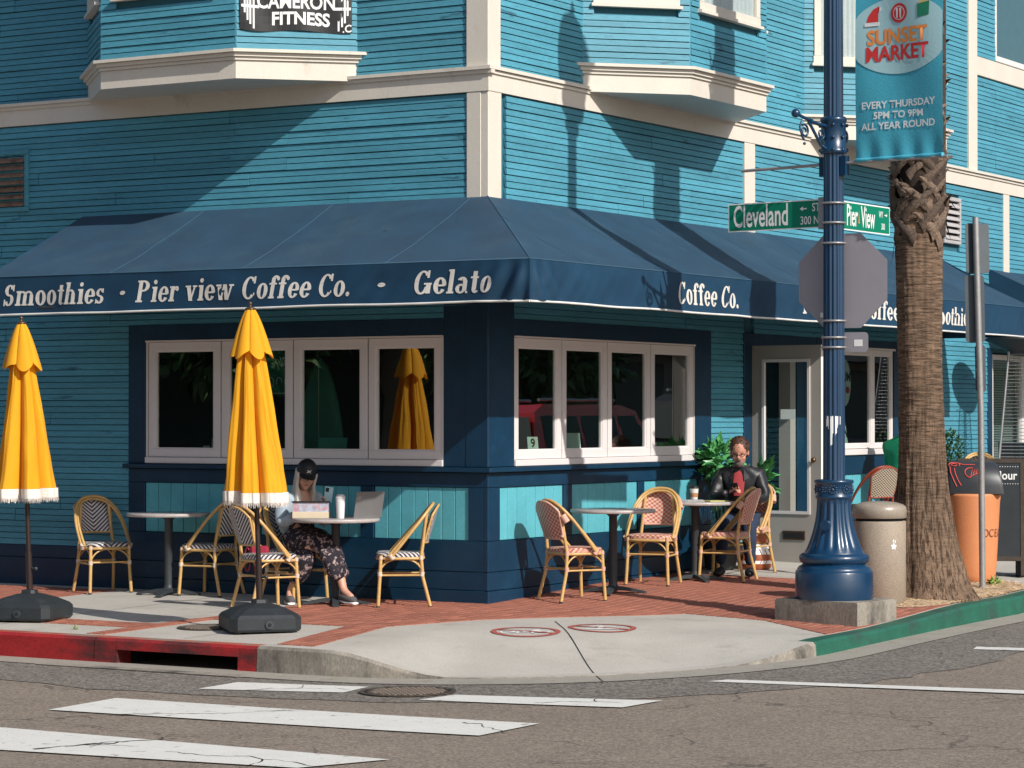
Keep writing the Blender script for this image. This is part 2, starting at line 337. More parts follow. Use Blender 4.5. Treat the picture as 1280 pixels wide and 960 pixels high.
def weave(name, ca, cb, kind, sc):
    m = bpy.data.materials.new(name); m.use_nodes = True; nt = m.node_tree; L = nt.links
    b = nt.nodes['Principled BSDF']; b.inputs['Roughness'].default_value = .55
    tc = N(nt, 'ShaderNodeTexCoord'); sx = N(nt, 'ShaderNodeSeparateXYZ'); L.new(tc.outputs['Object'], sx.inputs[0])
    if kind == 'chevron':       # object y across, z+x along
        ab = N(nt, 'ShaderNodeMath', operation='ABSOLUTE'); L.new(sx.outputs[1], ab.inputs[0])
        a1 = N(nt, 'ShaderNodeMath', operation='MULTIPLY'); L.new(ab.outputs[0], a1.inputs[0]); a1.inputs[1].default_value = 1.0
        s1 = N(nt, 'ShaderNodeMath', operation='SUBTRACT'); L.new(sx.outputs[2], s1.inputs[0]); L.new(sx.outputs[0], s1.inputs[1])
        s2 = N(nt, 'ShaderNodeMath', operation='SUBTRACT'); L.new(s1.outputs[0], s2.inputs[0]); L.new(a1.outputs[0], s2.inputs[1])
        m1 = N(nt, 'ShaderNodeMath', operation='MULTIPLY'); L.new(s2.outputs[0], m1.inputs[0]); m1.inputs[1].default_value = sc
        sn = N(nt, 'ShaderNodeMath', operation='SINE'); L.new(m1.outputs[0], sn.inputs[0])
        gt = N(nt, 'ShaderNodeMath', operation='GREATER_THAN'); L.new(sn.outputs[0], gt.inputs[0]); gt.inputs[1].default_value = -.05
        fac = gt.outputs[0]
    else:
        outs = []
        sm = N(nt, 'ShaderNodeMath', operation='SUBTRACT'); L.new(sx.outputs[2], sm.inputs[0]); L.new(sx.outputs[0], sm.inputs[1])
        for src in (sx.outputs[1], sm.outputs[0]):
            m1 = N(nt, 'ShaderNodeMath', operation='MULTIPLY'); L.new(src, m1.inputs[0]); m1.inputs[1].default_value = sc
            sn = N(nt, 'ShaderNodeMath', operation='SINE'); L.new(m1.outputs[0], sn.inputs[0]); outs.append(sn.outputs[0])
        mm = N(nt, 'ShaderNodeMath', operation='MULTIPLY'); L.new(outs[0], mm.inputs[0]); L.new(outs[1], mm.inputs[1])
        mr = N(nt, 'ShaderNodeMapRange'); mr.inputs[1].default_value = -.5; mr.inputs[2].default_value = .5; L.new(mm.outputs[0], mr.inputs[0]); fac = mr.outputs[0]
    mx = N(nt, 'ShaderNodeMix', data_type='RGBA'); L.new(fac, mx.inputs[0]); mx.inputs[6].default_value = (*ca, 1); mx.inputs[7].default_value = (*cb, 1)
    L.new(mx.outputs[2], b.inputs['Base Color'])
    return m
M['chev'] = weave('navy_white_chevron_weave', (.012, .016, .05), (.62, .58, .56), 'chevron', 135)
M['redweave'] = weave('red_cream_weave', (.42, .10, .07), (.66, .46, .36), 'check', 130)
M['blackweave'] = weave('black_cream_weave', (.02, .02, .02), (.5, .4, .3), 'check', 170)

def asphalt(name, c1, c2, grain, gs):
    m = mat(name, c1, .9, .1, 1.2, grain, gs, .8, gs)
    nt = m.node_tree; L = nt.links; b = nt.nodes['Principled BSDF']; src = b.inputs['Base Color'].links[0].from_socket
    g = N(nt, 'ShaderNodeNewGeometry')
    # aggregate specks
    v = N(nt, 'ShaderNodeTexVoronoi'); v.inputs['Scale'].default_value = gs * .55; L.new(g.outputs['Position'], v.inputs['Vector'])
    sp = N(nt, 'ShaderNodeSeparateColor'); L.new(v.outputs['Color'], sp.inputs[0])
    mr0 = N(nt, 'ShaderNodeMapRange'); mr0.inputs[3].default_value = 1 - grain * 1.5; mr0.inputs[4].default_value = 1 + grain * 1.5; L.new(sp.outputs[0], mr0.inputs[0])
    sc = N(nt, 'ShaderNodeVectorMath', operation='SCALE'); L.new(src, sc.inputs[0]); L.new(mr0.outputs[0], sc.inputs['Scale'])
    # cracks
    nz = N(nt, 'ShaderNodeTexNoise'); nz.inputs['Scale'].default_value = 2.5; nz.inputs['Detail'].default_value = 6; L.new(g.outputs['Position'], nz.inputs['Vector'])
    ad = N(nt, 'ShaderNodeMix', data_type='RGBA', blend_type='ADD'); ad.inputs[0].default_value = .45; L.new(g.outputs['Position'], ad.inputs[6]); L.new(nz.outputs[1], ad.inputs[7])
    vc = N(nt, 'ShaderNodeTexVoronoi', feature='DISTANCE_TO_EDGE'); vc.inputs['Scale'].default_value = .55; L.new(ad.outputs[2], vc.inputs['Vector'])
    lt = N(nt, 'ShaderNodeMapRange'); lt.inputs[1].default_value = .0; lt.inputs[2].default_value = .0085; lt.inputs[3].default_value = .75; lt.inputs[4].default_value = 0; L.new(vc.outputs[0], lt.inputs[0])
    mk = N(nt, 'ShaderNodeTexNoise'); mk.inputs['Scale'].default_value = .9; L.new(g.outputs['Position'], mk.inputs['Vector'])
    mk2 = N(nt, 'ShaderNodeMapRange'); mk2.inputs[1].default_value = .48; mk2.inputs[2].default_value = .56; L.new(mk.outputs[0], mk2.inputs[0])
    mu = N(nt, 'ShaderNodeMath', operation='MULTIPLY'); L.new(lt.outputs[0], mu.inputs[0]); L.new(mk2.outputs[0], mu.inputs[1])
    mx = N(nt, 'ShaderNodeMix', data_type='RGBA'); L.new(mu.outputs[0], mx.inputs[0]); L.new(sc.outputs[0], mx.inputs[6]); mx.inputs[7].default_value = (*c2, 1)
    L.new(mx.outputs[2], b.inputs['Base Color'])
    return m
M['asphalt'] = asphalt('worn_asphalt', (.215, .174, .138), (.035, .03, .025), .24, 120)
M['asphalt_coarse'] = asphalt('coarse_asphalt', (.165, .145, .125), (.04, .035, .03), .36, 95)

# pattern of the woman's skirt
M['skirt'] = mat('black_patterned_fabric', (.014, .012, .02), .85, .1, 20, dirt=(.36, .26, .25), dscale=30, damt=.455, dwidth=.02, stretch=(1, 1, .8))
M['artwork'] = mat('painted_box_art', (.42, .44, .52), .6, .35, 18, dirt=(.50, .17, .17), dscale=13, damt=.50, dwidth=.18)
M['marble'] = mat('marbled_tumbler', (.70, .69, .70), .35, .12, 30, stretch=(1, 1, .4))

# ------------------------------------------------------------------ ground heights
def gz(x, y):
    d = math.hypot(max(x, 0), max(-y, 0))
    return .078 * ss((y + .3) / 2.6) + .030 * max(0, min(y, 40) - 3) - .018 * min(d, 6)
def rz(x, y):
    return -.265 + .115 * ss((x + y + 3.5) / 10) + .030 * max(0, min(y, 40) - 3)
CX, CY, RC = .85, -.92, 2.8
def topz(x, y):
    g = gz(x, y)
    if x > CX - .6 and y < CY + 1.2:
        dx, dy = x - CX, y - CY; r = math.hypot(dx, dy); th = math.degrees(math.atan2(dy, dx))
        D = ss((th + 88) / 20) * ss((-2 - th) / 24)
        f = ss((r - .9) / 2.0) if r < 2.9 else 1
        g = g + (rz(x, y) + .012 - g) * D * f
    return g
def path():      # (building side, curb side) pairs from far left round the corner to far right
    out = []
    for x in [-30, -22, -16, -12, -9, -8, -7, -6, -5, -4.5, -4, -3.5, -3, -2.5, -2, -1.5, -1, -.5, 0, .4]:
        out.append(((min(x, .0), .05), (x, CY - RC)))
    for i in range(0, 31):
        th = R(-90 + 3 * i)
        out.append(((-.05, .05), (CX + RC * math.cos(th), CY + RC * math.sin(th))))
    for y in [-.5, 0, .5, 1, 1.5, 2, 2.5, 3, 3.5, 4, 5, 6, 8, 10, 13, 17, 22, 30, 45, 70]:
        out.append(((-.05, max(y, .05)), (CX + RC, y)))
    return out
PATH = path()
def outw(i, d):  # curb side point pushed outwards by d
    p = Vector(PATH[i][1])
    a = Vector(PATH[max(i - 1, 0)][1]); b = Vector(PATH[min(i + 1, len(PATH) - 1)][1])
    t = (b - a).normalized(); n = Vector((t.y, -t.x)); return p + n * d
CW = .16        # curb width
NV = 14
mb = MB(); vs = []
for i, (b, c) in enumerate(PATH):
    e = outw(i, -CW)
    for j in range(NV + 1):
        t = j / NV; x = b[0] + (e[0] - b[0]) * t; y = b[1] + (e[1] - b[1]) * t
        vs.append((x, y, topz(x, y)))
fs = [(i * (NV + 1) + j, i * (NV + 1) + j + 1, (i + 1) * (NV + 1) + j + 1, (i + 1) * (NV + 1) + j) for i in range(len(PATH) - 1) for j in range(NV)]
mb.add(vs, [f[::-1] for f in fs], 0, True)
struct(mb.build('pavement', M['conc']))
# fix orientation not needed: shading is two sided

# road
def grid_axis(lo, hi, a, b, fine):
    v = []; x = lo
    while x < hi:
        v.append(x); st = fine if a - .01 <= x < b else (2.5 if a - 15 <= x < b + 12 else 25)
        nx_ = x + st
        for e in (a - 15, a, b):
            if x < e - 1e-6 < nx_: nx_ = e
        x = nx_
    v.append(hi); return v
xs = grid_axis(-250, 250, -6, 8, .5); ys = grid_axis(-250, 250, -12, 8, .5)
mb = MB(); vs = [(x, y, rz(x, y)) for y in ys for x in xs]; nx = len(xs)
mb.add(vs, [(j * nx + i, j * nx + i + 1, (j + 1) * nx + i + 1, (j + 1) * nx + i) for j in range(len(ys) - 1) for i in range(nx - 1)], 0, True)
struct(mb.build('road', M['asphalt']))
# ribbon along the kerb
def ribbon(name, d0, d1, zf, m, i0=0, i1=None, parent=None, seg=3, wob=0):
    i1 = i1 or len(PATH) - 1; mb = MB(); vs = []
    for i in range(i0, i1 + 1):
        for k in range(seg + 1):
            d = d0 + (d1 - d0) * k / seg
            if wob and k == seg: d += wob * noise.noise(Vector((i * .7, 3.1, 0)))
            p = outw(i, d); vs.append((p.x, p.y, zf(p.x, p.y, k / seg)))
    n = seg + 1
    mb.add(vs, [(a * n + k, a * n + k + 1, (a + 1) * n + k + 1, (a + 1) * n + k) for a in range(i1 - i0) for k in range(seg)][::1], 0, True)
    return mb.build(name, m, parent)
struct(ribbon('coarse_asphalt_strip', .18, 1.35, lambda x, y, t: rz(x, y) + .004, M['asphalt_coarse'], wob=.35))
struct(ribbon('gutter', -.02, .30, lambda x, y, t: rz(x, y) + .016 - .007 * t, M['gutter']))
# kerb: three painted lengths and plain concrete; the red length holds the drain inlet
def inlet(x): return -1.0 < x < .24
kerb = struct(MB().build('kerb', M['conc_dark']))
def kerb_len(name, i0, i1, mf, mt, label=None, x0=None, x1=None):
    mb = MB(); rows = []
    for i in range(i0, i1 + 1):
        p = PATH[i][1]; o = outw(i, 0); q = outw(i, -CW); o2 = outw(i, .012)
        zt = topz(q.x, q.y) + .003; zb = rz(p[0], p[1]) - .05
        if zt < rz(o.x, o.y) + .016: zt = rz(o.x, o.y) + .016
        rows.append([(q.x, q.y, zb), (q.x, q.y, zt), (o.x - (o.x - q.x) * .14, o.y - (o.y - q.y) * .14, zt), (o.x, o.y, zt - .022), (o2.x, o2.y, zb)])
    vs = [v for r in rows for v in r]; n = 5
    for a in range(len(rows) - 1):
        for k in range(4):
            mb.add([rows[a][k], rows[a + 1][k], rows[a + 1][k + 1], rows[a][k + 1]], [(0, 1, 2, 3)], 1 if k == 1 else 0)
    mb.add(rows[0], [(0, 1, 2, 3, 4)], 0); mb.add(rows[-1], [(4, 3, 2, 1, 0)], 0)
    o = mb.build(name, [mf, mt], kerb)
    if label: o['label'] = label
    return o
IX = {round(PATH[i][1][0], 2): i for i in range(20)}
# red section built by hand round the inlet opening
yk = CY - RC
def red_piece(x0, x1, zlo=None):
    mb = MB(); n = max(1, int((x1 - x0) / .5)); rows = []
    for i in range(n + 1):
        x = x0 + (x1 - x0) * i / n; zt = gz(x, yk) + .003; zb = rz(x, yk) - .05 if zlo is None else zt - zlo
        rows.append([(x, yk + CW, zb), (x, yk + CW, zt), (x, yk + .022, zt), (x, yk, zt - .022), (x, yk - .008, zb)])
    for a in range(n):
        for k in range(4): mb.add([rows[a][k], rows[a + 1][k], rows[a + 1][k + 1], rows[a][k + 1]], [(0, 1, 2, 3)], 1 if k == 1 else 0)
        mb.add([rows[a][4], rows[a + 1][4], rows[a + 1][0], rows[a][0]], [(0, 1, 2, 3)], 0)
    mb.add(rows[0], [(0, 1, 2, 3, 4)], 0); mb.add(rows[-1], [(4, 3, 2, 1, 0)], 0)
    o = mb.build('kerb_stone', [M['redcurb'], M['redtop']], kerb); o['label'] = 'red painted kerb length'; return o
for a, b in ((-24, -6.2), (-6.19, -3.6), (-3.59, -1.21), (-1.2, -.98), (.16, .33)): red_piece(a, b)
red_piece(-.98, .16, .085)
mb = MB()
mb.box((-1.0, yk + .02, -.33), (.17, yk + .9, -.30)); mb.box((-1.0, yk + .9, -.33), (.17, yk + .95, -.12)); 
mb.box((-1.02, yk + .17, -.33), (-.985, yk + .95, -.10)); mb.box((.165, yk + .17, -.33), (.2, yk + .95, -.10))
mb.build('drain_chamber', M['gap'], kerb)
mb = MB(); mb.box((-1.5, yk - .34, -.256), (.4, yk + .02, -.2535)); mb.build('inlet_apron', M['conc_dark'], kerb)
# plain + ramp + green lengths
def seg_idx(f0, f1): return [i for i in range(len(PATH)) if f0 <= i <= f1]
i_plain0 = 19
def th_i(th): return 20 + int(round((th + 90) / 3))
PATH.insert(19, ((0, .05), (.335, yk)))
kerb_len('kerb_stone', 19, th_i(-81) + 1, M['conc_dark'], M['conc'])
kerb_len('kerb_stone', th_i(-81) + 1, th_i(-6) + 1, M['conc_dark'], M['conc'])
kerb_len('kerb_stone', th_i(-6) + 1, th_i(0) + 4, M['greencurb'], M['greencurb'], 'green painted kerb length')
kerb_len('kerb_stone', th_i(0) + 4, len(PATH) - 1, M['greencurb'], M['greencurb'], 'green painted kerb length')

def drape(name, polys, zf, off, m, parent=None, step=.25, mi=None):
    """flat painted shape laid on the ground: triangulated strips, subdivided along their length"""
    mb = MB()
    for pl in polys:
        a, b, c, d = [Vector(p) for p in pl]    # quad a-b top edge, d-c bottom edge
        n = max(1, int(max((b - a).length, (c - d).length) / step)); k = max(1, int((d - a).length / step))
        for i in range(n):
            for j in range(k):
                q = []
                for (u, v) in ((i, j), (i + 1, j), (i + 1, j + 1), (i, j + 1)):
                    t = a.lerp(b, u / n).lerp(d.lerp(c, u / n), v / k); q.append((t.x, t.y, zf(t.x, t.y) + off))
                mb.quad(*q[::-1])
    return mb.build(name, m, parent)
mark = struct(MB().build('crosswalk', M['line']))
for pl in ([(.62, -4.33), (1.60, -4.13), (1.66, -4.52), (.66, -4.83)],
           [(2.42, -4.30), (3.86, -4.07), (3.80, -4.50), (2.36, -4.66)],
           [(.56, -5.58), (3.74, -5.43), (3.72, -6.09), (.64, -6.34)],
           [(-.6, -7.2), (3.85, -7.22), (3.62, -7.76), (-.4, -8.3)]):
    drape('crosswalk_bar', [pl], rz, .0085, M['line'], mark)
struct(drape('stop_line', [[(3.70, -2.80), (11, -2.62), (11, -2.90), (3.62, -2.95)]], rz, .0085, M['line']))
struct(drape('far_road_line', [[(4.45, -.05), (9, .3), (9, .14), (4.5, -.25)]], rz, .0085, M['line']))

ck = MB(); rc_ = random.Random(11)
def crack(p, d, n, wd=.006, zf=rz, off=.0105):
    p = Vector(p); d = Vector(d).normalized(); last = None
    for i in range(n):
        d2_ = (Matrix.Rotation(rc_.uniform(-.75, .75), 2) @ d); q = p + d2_ * rc_.uniform(.03, .08); w_ = wd * rc_.uniform(.4, 1.5) * (1 - .6 * i / n); t = (q - p).normalized(); nn = Vector((-t.y, t.x)) * w_
        a, b = (last if last else (p - nn, p + nn)); c, e = q - nn, q + nn
        ck.quad(*[(v.x, v.y, zf(v.x, v.y) + off) for v in (a, c, e, b)]); last = (c, e); p = q
        if rc_.random() < .06: sub = (p.copy(), d2_ + Vector((-d2_.y, d2_.x)) * rc_.choice((-1, 1)));  crack(sub[0], sub[1], rc_.randint(3, 8), wd * .6)
for p, d, n, w_ in (((1.9, -7.9), (.3, 1), 16, .013), ((1.15, -6.35), (.9, .9), 22, .007), ((2.6, -7.6), (1, .1), 26, .006), ((1.0, -4.75), (.7, .6), 14, .005), ((3.2, -4.5), (.8, .4), 10, .006), ((1.35, -6.9), (1, .25), 40, .005), ((5.6, -7.6), (.3, 1), 10, .008), ((5.9, -8.2), (1, .3), 14, .006), ((3.3, -5.6), (1, -.5), 12, .006), ((-.4, -5.2), (1, -.2), 20, .006), ((5.0, -4.2), (1, .2), 24, .004), ((4.6, -6.9), (1, .3), 12, .007)): crack(p, d, n, w_)
struct(ck.build('road_crack', M['gap']))
def pave(x, y): return topz(x, y)
# bricks
def rectp(x0, y0, x1, y1): return [(x0, y0), (x1, y0), (x1, y1), (x0, y1)]
REG = [rectp(-7.6, -2.05, -3.9, -.22), rectp(-1.42, -2.17, .3, -.02), rectp(-1.45, -3.52, -1.27, -2.17), rectp(-2.6, -3.0, -1.45, -2.66),
       [(.376, -3.53), (.71, -3.53), (.31, -1.9), (.05, -2.17)], rectp(.03, -.02, .3, 3.5)]
_pl = [(.3, -2.17), (.69, -1.22), (1.81, .2), (2.59, .09), (3.2, -.42), (3.46, -.64)]
for (xa, ya), (xb, yb) in zip(_pl, _pl[1:]): REG.append([(xa, ya), (xb, yb), (xb, 3.5), (xa, 3.5)])
def inside(p, pg):
    return all((b[0] - a[0]) * (p[1] - a[1]) - (b[1] - a[1]) * (p[0] - a[0]) >= -1e-6 for a, b in zip(pg, pg[1:] + pg[:1]))
def clip(poly, pg):
    for a, b in zip(pg, pg[1:] + pg[:1]):
        out = []; sd_ = lambda p: (b[0] - a[0]) * (p[1] - a[1]) - (b[1] - a[1]) * (p[0] - a[0])
        for p, q in zip(poly, poly[1:] + poly[:1]):
            dp, dq = sd_(p), sd_(q)
            if dp >= 0: out.append(p)
            if (dp >= 0) != (dq >= 0): t = dp / (dp - dq); out.append((p[0] + (q[0] - p[0]) * t, p[1] + (q[1] - p[1]) * t))
        poly = out
        if len(poly) < 3: return []
    return poly
def in_soil(x, y): return ((x - 2.95) / .62) ** 2 + ((y - 2.75) / 1.35) ** 2 < 1
pv = struct(MB().build('brick_paving', M['mortar']))
cells = []; cut = []; mbm = MB()
for i in range(-76, 35):
    x = i * .1 + .05
    for j in range(-20, 19):
        y = j * .2 + (.1 if i % 2 else 0)
        rc = rectp(x - .0435, y - .0935, x + .0435, y + .0935); full = rectp(x - .05, y - .1, x + .05, y + .1)
        if in_soil(x, y): continue
        if all(any(inside(p, g) for g in REG) for p in rc): cells.append((x, y))
        else:
            for g in REG:
                c = clip(rc, g)
                if c: cut.append((c, x, y))
        for g in REG:
            c = clip(full, g)
            if c: mbm.add([(a, b, topz(a, b) + .0015) for a, b in c], [tuple(range(len(c)))])
camxy = Vector((11.86, -19.13))
cells.sort(key=lambda c: (Vector(c) - camxy).length)
def brick_geo(mb, cx=0, cy=0, z0=0, tx=0, ty=0):
    a, b = .0435, .0935; k = .004
    def z(x, y): return z0 + tx * x + ty * y
    top = [(-a + k, -b + k), (a - k, -b + k), (a - k, b - k), (-a + k, b - k)]; bt = [(-a, -b), (a, -b), (a, b), (-a, b)]
    vs = [(cx + x, cy + y, z(x, y) + .006) for x, y in top] + [(cx + x, cy + y, z(x, y) + .003) for x, y in bt] + [(cx + x, cy + y, z(x, y) - .02) for x, y in bt]
    mb.add(vs, [(0, 1, 2, 3)] + [(4 + i, 4 + (i + 1) % 4, (i + 1) % 4, i) for i in range(4)] + [(8 + i, 8 + (i + 1) % 4, 4 + (i + 1) % 4, 4 + i) for i in range(4)])
bm_ = MB(); brick_geo(bm_); bmesh_ = bm_.mesh('brick', M['brick'])
rest = MB()
for k, (x, y) in enumerate(cells):
    tx = (topz(x + .05, y) - topz(x - .05, y)) / .1; ty = (topz(x, y + .05) - topz(x, y - .05)) / .1
    j = random.uniform(-.0012, .0012)
    if k < 300:
        o = place(bmesh_, 'brick', pv, (x, y, topz(x, y) + j)); o.rotation_euler = (math.atan(ty), -math.atan(tx), random.uniform(-.006, .006))
    else: brick_geo(rest, x, y, topz(x, y) + j, tx, ty)
for c, x, y in cut:
    n = len(c); j = random.uniform(-.0008, .0008)
    rest.add([(a, b, topz(a, b) + .006 + j) for a, b in c] + [(a, b, topz(a, b) - .02) for a, b in c], [tuple(range(n))] + [(n + i, n + (i + 1) % n, (i + 1) % n, i) for i in range(n)])
tag(rest.build('brick_field', M['brick'], pv), kind='stuff')
tag(mbm.build('mortar_bed', M['mortar'], pv), kind='stuff')
# control joints in the concrete
jt = MB()
for a, b in (((1.26, -1.0), (3.0, -3.3)), ((-3.85, -2.62), (-2.6, -2.62)), ((-2.6, -3.5), (-2.6, -.03)), ((-4.6, -3.5), (-4.6, -2.1)), ((-.5, -3.52), (-.5, -2.2)), ((.02, 5.2), (3.4, 5.2)), ((.02, 3.62), (2.2, 3.62)), ((.02, 8.0), (3.4, 8.0)), ((2.2, 5.2), (2.2, 12))):
    a = Vector(a); b = Vector(b); t = (b - a).normalized(); n = Vector((-t.y, t.x)) * .0035; k = int((b - a).length / .15) + 1
    for i in range(k):
        p = a.lerp(b, i / k); q = a.lerp(b, (i + 1) / k)
        jt.quad(*[(v.x, v.y, topz(v.x, v.y) + .004) for v in (p - n, q - n, q + n, p + n)])
struct(jt.build('pavement_joint', M['gap']))
# painted prohibition discs
def disc(cx, cy, rx, icon):
    pm = struct(MB().build('pavement_sign', M['banner_red']))
    mb = MB(); ang = R(28); n = 40
    def P(u, v): 
        x = cx + u * math.cos(ang) - v * math.sin(ang); y = cy + u * math.sin(ang) + v * math.cos(ang); return (x, y, topz(x, y) + .004)
    for i in range(n):
        a0 = 2 * math.pi * i / n; a1 = 2 * math.pi * (i + 1) / n
        mb.quad(P(rx * math.cos(a0), rx * math.sin(a0)), P(rx * math.cos(a1), rx * math.sin(a1)), P(rx * .84 * math.cos(a1), rx * .84 * math.sin(a1)), P(rx * .84 * math.cos(a0), rx * .84 * math.sin(a0)))
    for i in range(6):
        u0 = -rx * .84 + rx * 1.68 * i / 6; u1 = u0 + rx * 1.68 / 6; s = -.35
        c, d = math.cos(s), math.sin(s); h = .02
        mb.quad(*[P(u * c - v * d, u * d + v * c) for u, v in ((u0, -h), (u1, -h), (u1, h), (u0, h))])
    mb.build('red_ring', mat('pavement_red_paint', (.36, .09, .07), .8, .15, 12), pm)
    mb = MB()
    def bar(a, b, h=.014):
        a = Vector(a); b = Vector(b); t = (b - a).normalized(); n_ = Vector((-t.y, t.x)) * h
        mb.quad(*[(lambda q: (q[0], q[1], q[2] - .0015))(P(v.x, v.y)) for v in (a - n_, b - n_, b + n_, a + n_)])
    def ring(c, r):
        for i in range(14):
            a0 = 2 * math.pi * i / 14; a1 = 2 * math.pi * (i + 1) / 14
            bar((c[0] + r * math.cos(a0), c[1] + r * math.sin(a0)), (c[0] + r * math.cos(a1), c[1] + r * math.sin(a1)), .009)
    if icon == 'bike':
        ring((-.12, -.05), .07); ring((.12, -.05), .07)
        for a, b in (((-.12, -.05), (-.03, .06)), ((-.03, .06), (.09, .06)), ((.12, -.05), (.08, .1)), ((0, -.05), (.09, .06)), ((-.03, .06), (0, -.05)), ((-.12, -.05), (0, -.05)), ((.05, .1), (.11, .1))): bar(a, b)
    else:
        for a, b in (((-.13, -.1), (.13, -.06)), ((-.03, -.09), (.0, .02)), ((.0, .02), (-.03, .13)), ((-.03, .13), (-.1, .06)), ((-.02, .12), (.1, .09)), ((0, .02), (.08, -.06)), ((-.03, .2), (-.03, .16))): bar(a, b, .022)
    mb.build('white_figure', M['white'], pm)
    return pm
disc(1.455, -1.78, .27, 'bike'); disc(1.815, -1.22, .27, 'skate')
# manhole covers
def cover(cx, cy, r, zf, off, label, name='manhole_cover'):
    t = thing(name, label, 'manhole cover', (0, 0, 0), 0)
    mb = MB(); n = 36
    def P(rr, a): x = cx + rr * math.cos(a); y = cy + rr * math.sin(a); return Vector((x, y, zf(x, y) + off))
    for r0, r1, dz in ((0, r * .84, 0), (r * .9, r, .004)):
        for i in range(n):
            a0 = 2 * math.pi * i / n; a1 = 2 * math.pi * (i + 1) / n; k = Vector((0, 0, dz))
            mb.quad(P(r0, a0) + k, P(r1, a0) + k, P(r1, a1) + k, P(r0, a1) + k)
            if dz: mb.quad(P(r1, a0) + k, P(r1, a0), P(r1, a1), P(r1, a1) + k)
    mb.build('cover_plate', M['iron'], t)
    mb = MB()
    for i in range(n):
        a0 = 2 * math.pi * i / n; a1 = 2 * math.pi * (i + 1) / n
        mb.quad(P(r * .83, a0), P(r * .91, a0), P(r * .91, a1), P(r * .83, a1))
    o = mb.build('rim_gap', M['gap'], t); o.location.z = .0012
    mb = MB(); s = r * .11
    k = int(r / s)
    for i in range(-k, k + 1):
        for j in range(-k, k + 1):
            x, y = i * s * 1.3, j * s * 1.3
            if math.hypot(x, y) < r * .76:
                a = P(0, 0); X = a.x + x; Y = a.y + y; Z = zf(X, Y) + off
                mb.box((X - s * .42, Y - s * .42, Z), (X + s * .42, Y + s * .42, Z + .006))
    tag(mb.build('raised_studs', mat('worn_stud', (.19, .15, .12), .6, .2), t), kind='stuff')
    return t
cover(2.02, -4.28, .33, rz, .010, 'round studded iron cover in the asphalt between two crosswalk bars')
cover(-.88, -2.74, .24, topz, .006, 'smaller round iron cover in the pavement behind the umbrella base')
# ------------------------------------------------------------------ cafe building
B = thing('cafe_building', 'two storey teal weatherboard corner cafe with cream trim and navy ground floor front', 'building')
XL, YR = -26.0, 34.0      # far ends of the two walls
TOP = 8.2
class Wall:
    """maps (s along wall, out, z) to world"""
    def __init__(s, o, d): s.o = Vector(o); s.d = Vector(d).normalized(); s.n = Vector((s.d.y, -s.d.x)); s.ang = math.atan2(s.d.y, s.d.x)
    def P(s, a, out, z): p = s.o + s.d * a + s.n * out; return Vector((p.x, p.y, z))
    def box(s, mb, a0, a1, o0, o1, z0, z1, mi=0, bev=0):
        M_ = Matrix.Translation((s.o.x, s.o.y, 0)) @ Matrix.Rotation(s.ang, 4, 'Z')
        mb.box((a0, -o1, z0), (a1, -o0, z1), mi, M_, bev)
WL = Wall((XL, 0), (1, 0))      # s = x - XL ; outward -y
WR = Wall((0, 0), (0, 1))       # s = y ; outward +x
def lx(x): return x - XL
# a siding board: double lapped, unit length along local x, outwards -y
HB = .1125
def board_mesh():
    mb = MB(); pr = [(0, 0), (.022, 0), (.016, .0490), (-.004, .0497), (-.004, .0558), (.019, .0562), (.013, .1045), (-.008, .1052), (-.008, HB), (-.016, HB)]
    vs = [(0, -o, z) for o, z in pr] + [(1, -o, z) for o, z in pr]; n = len(pr)
    mb.add(vs, [(i, n + i, n + i + 1, i + 1) for i in range(n - 1)] + [tuple(range(n))[::-1], tuple(range(n, 2 * n))])
    return mb.mesh('siding_board', M['siding'])
BM = board_mesh()
def board(parent, wall, a0, a1, z, zs=1.0, split=True):
    cuts = [a0]
    if split:
        a = a0 + random.uniform(1.2, 4.5)
        while a < a1 - .8: cuts.append(a); a += random.uniform(2.8, 5.0)
    cuts.append(a1)
    for c0, c1 in zip(cuts, cuts[1:]):
        p = wall.P(c0 + (.003 if c0 != a0 else 0), random.uniform(-.002, .002), z)
        o = place(BM, 'siding_board', parent, p, wall.ang, (c1 - c0 - (.005 if c1 != a1 else 0), random.uniform(.85, 1.15), zs)); o.rotation_euler[1] = random.uniform(-.0009, .0009) / max(1, (c1 - c0) / 3)
def siding(parent, wall, a0, a1, z0, z1, holes=(), split=True):
    n = max(1, round((z1 - z0) / HB)); h = (z1 - z0) / n
    for i in range(n):
        z = z0 + i * h; segs = [(a0, a1)]
        for (h0, h1, hz0, hz1) in holes:
            if z + h > hz0 + .02 and z < hz1 - .02:
                segs = [q for s_ in segs for q in ((s_[0], min(s_[1], h0)), (max(s_[0], h1), s_[1])) if q[1] - q[0] > .02]
        for s_ in segs: board(parent, wall, s_[0], s_[1], z, h / HB, split)
# backing wall sheets with openings
def backing(name, wall, rects, out=-.013, thick=.12, m=None):
    mb = MB()
    for (a0, a1, z0, z1) in rects: wall.box(mb, a0, a1, out - thick, out, z0, z1)
    return mb.build(name, m or M['siding_back'], B)
# ---- left wall
w1 = backing('left_wall', WL, [(0, lx(-3.72), -.4, 8.2), (lx(-.43), lx(-.13), -.4, 8.2), (lx(-3.72), lx(-.43), -.4, 1.18), (lx(-3.72), lx(-.43), 2.31, 8.2)])
siding(w1, WL, lx(-9.2), lx(-3.93), .385, 2.455)
siding(w1, WL, lx(-9.2), lx(-.19), 2.455, 4.40)
siding(w1, WL, lx(-9.2), lx(-4.42), 4.60, 7.9)
siding(w1, WL, lx(-1.36), lx(-.19), 4.60, 7.9)
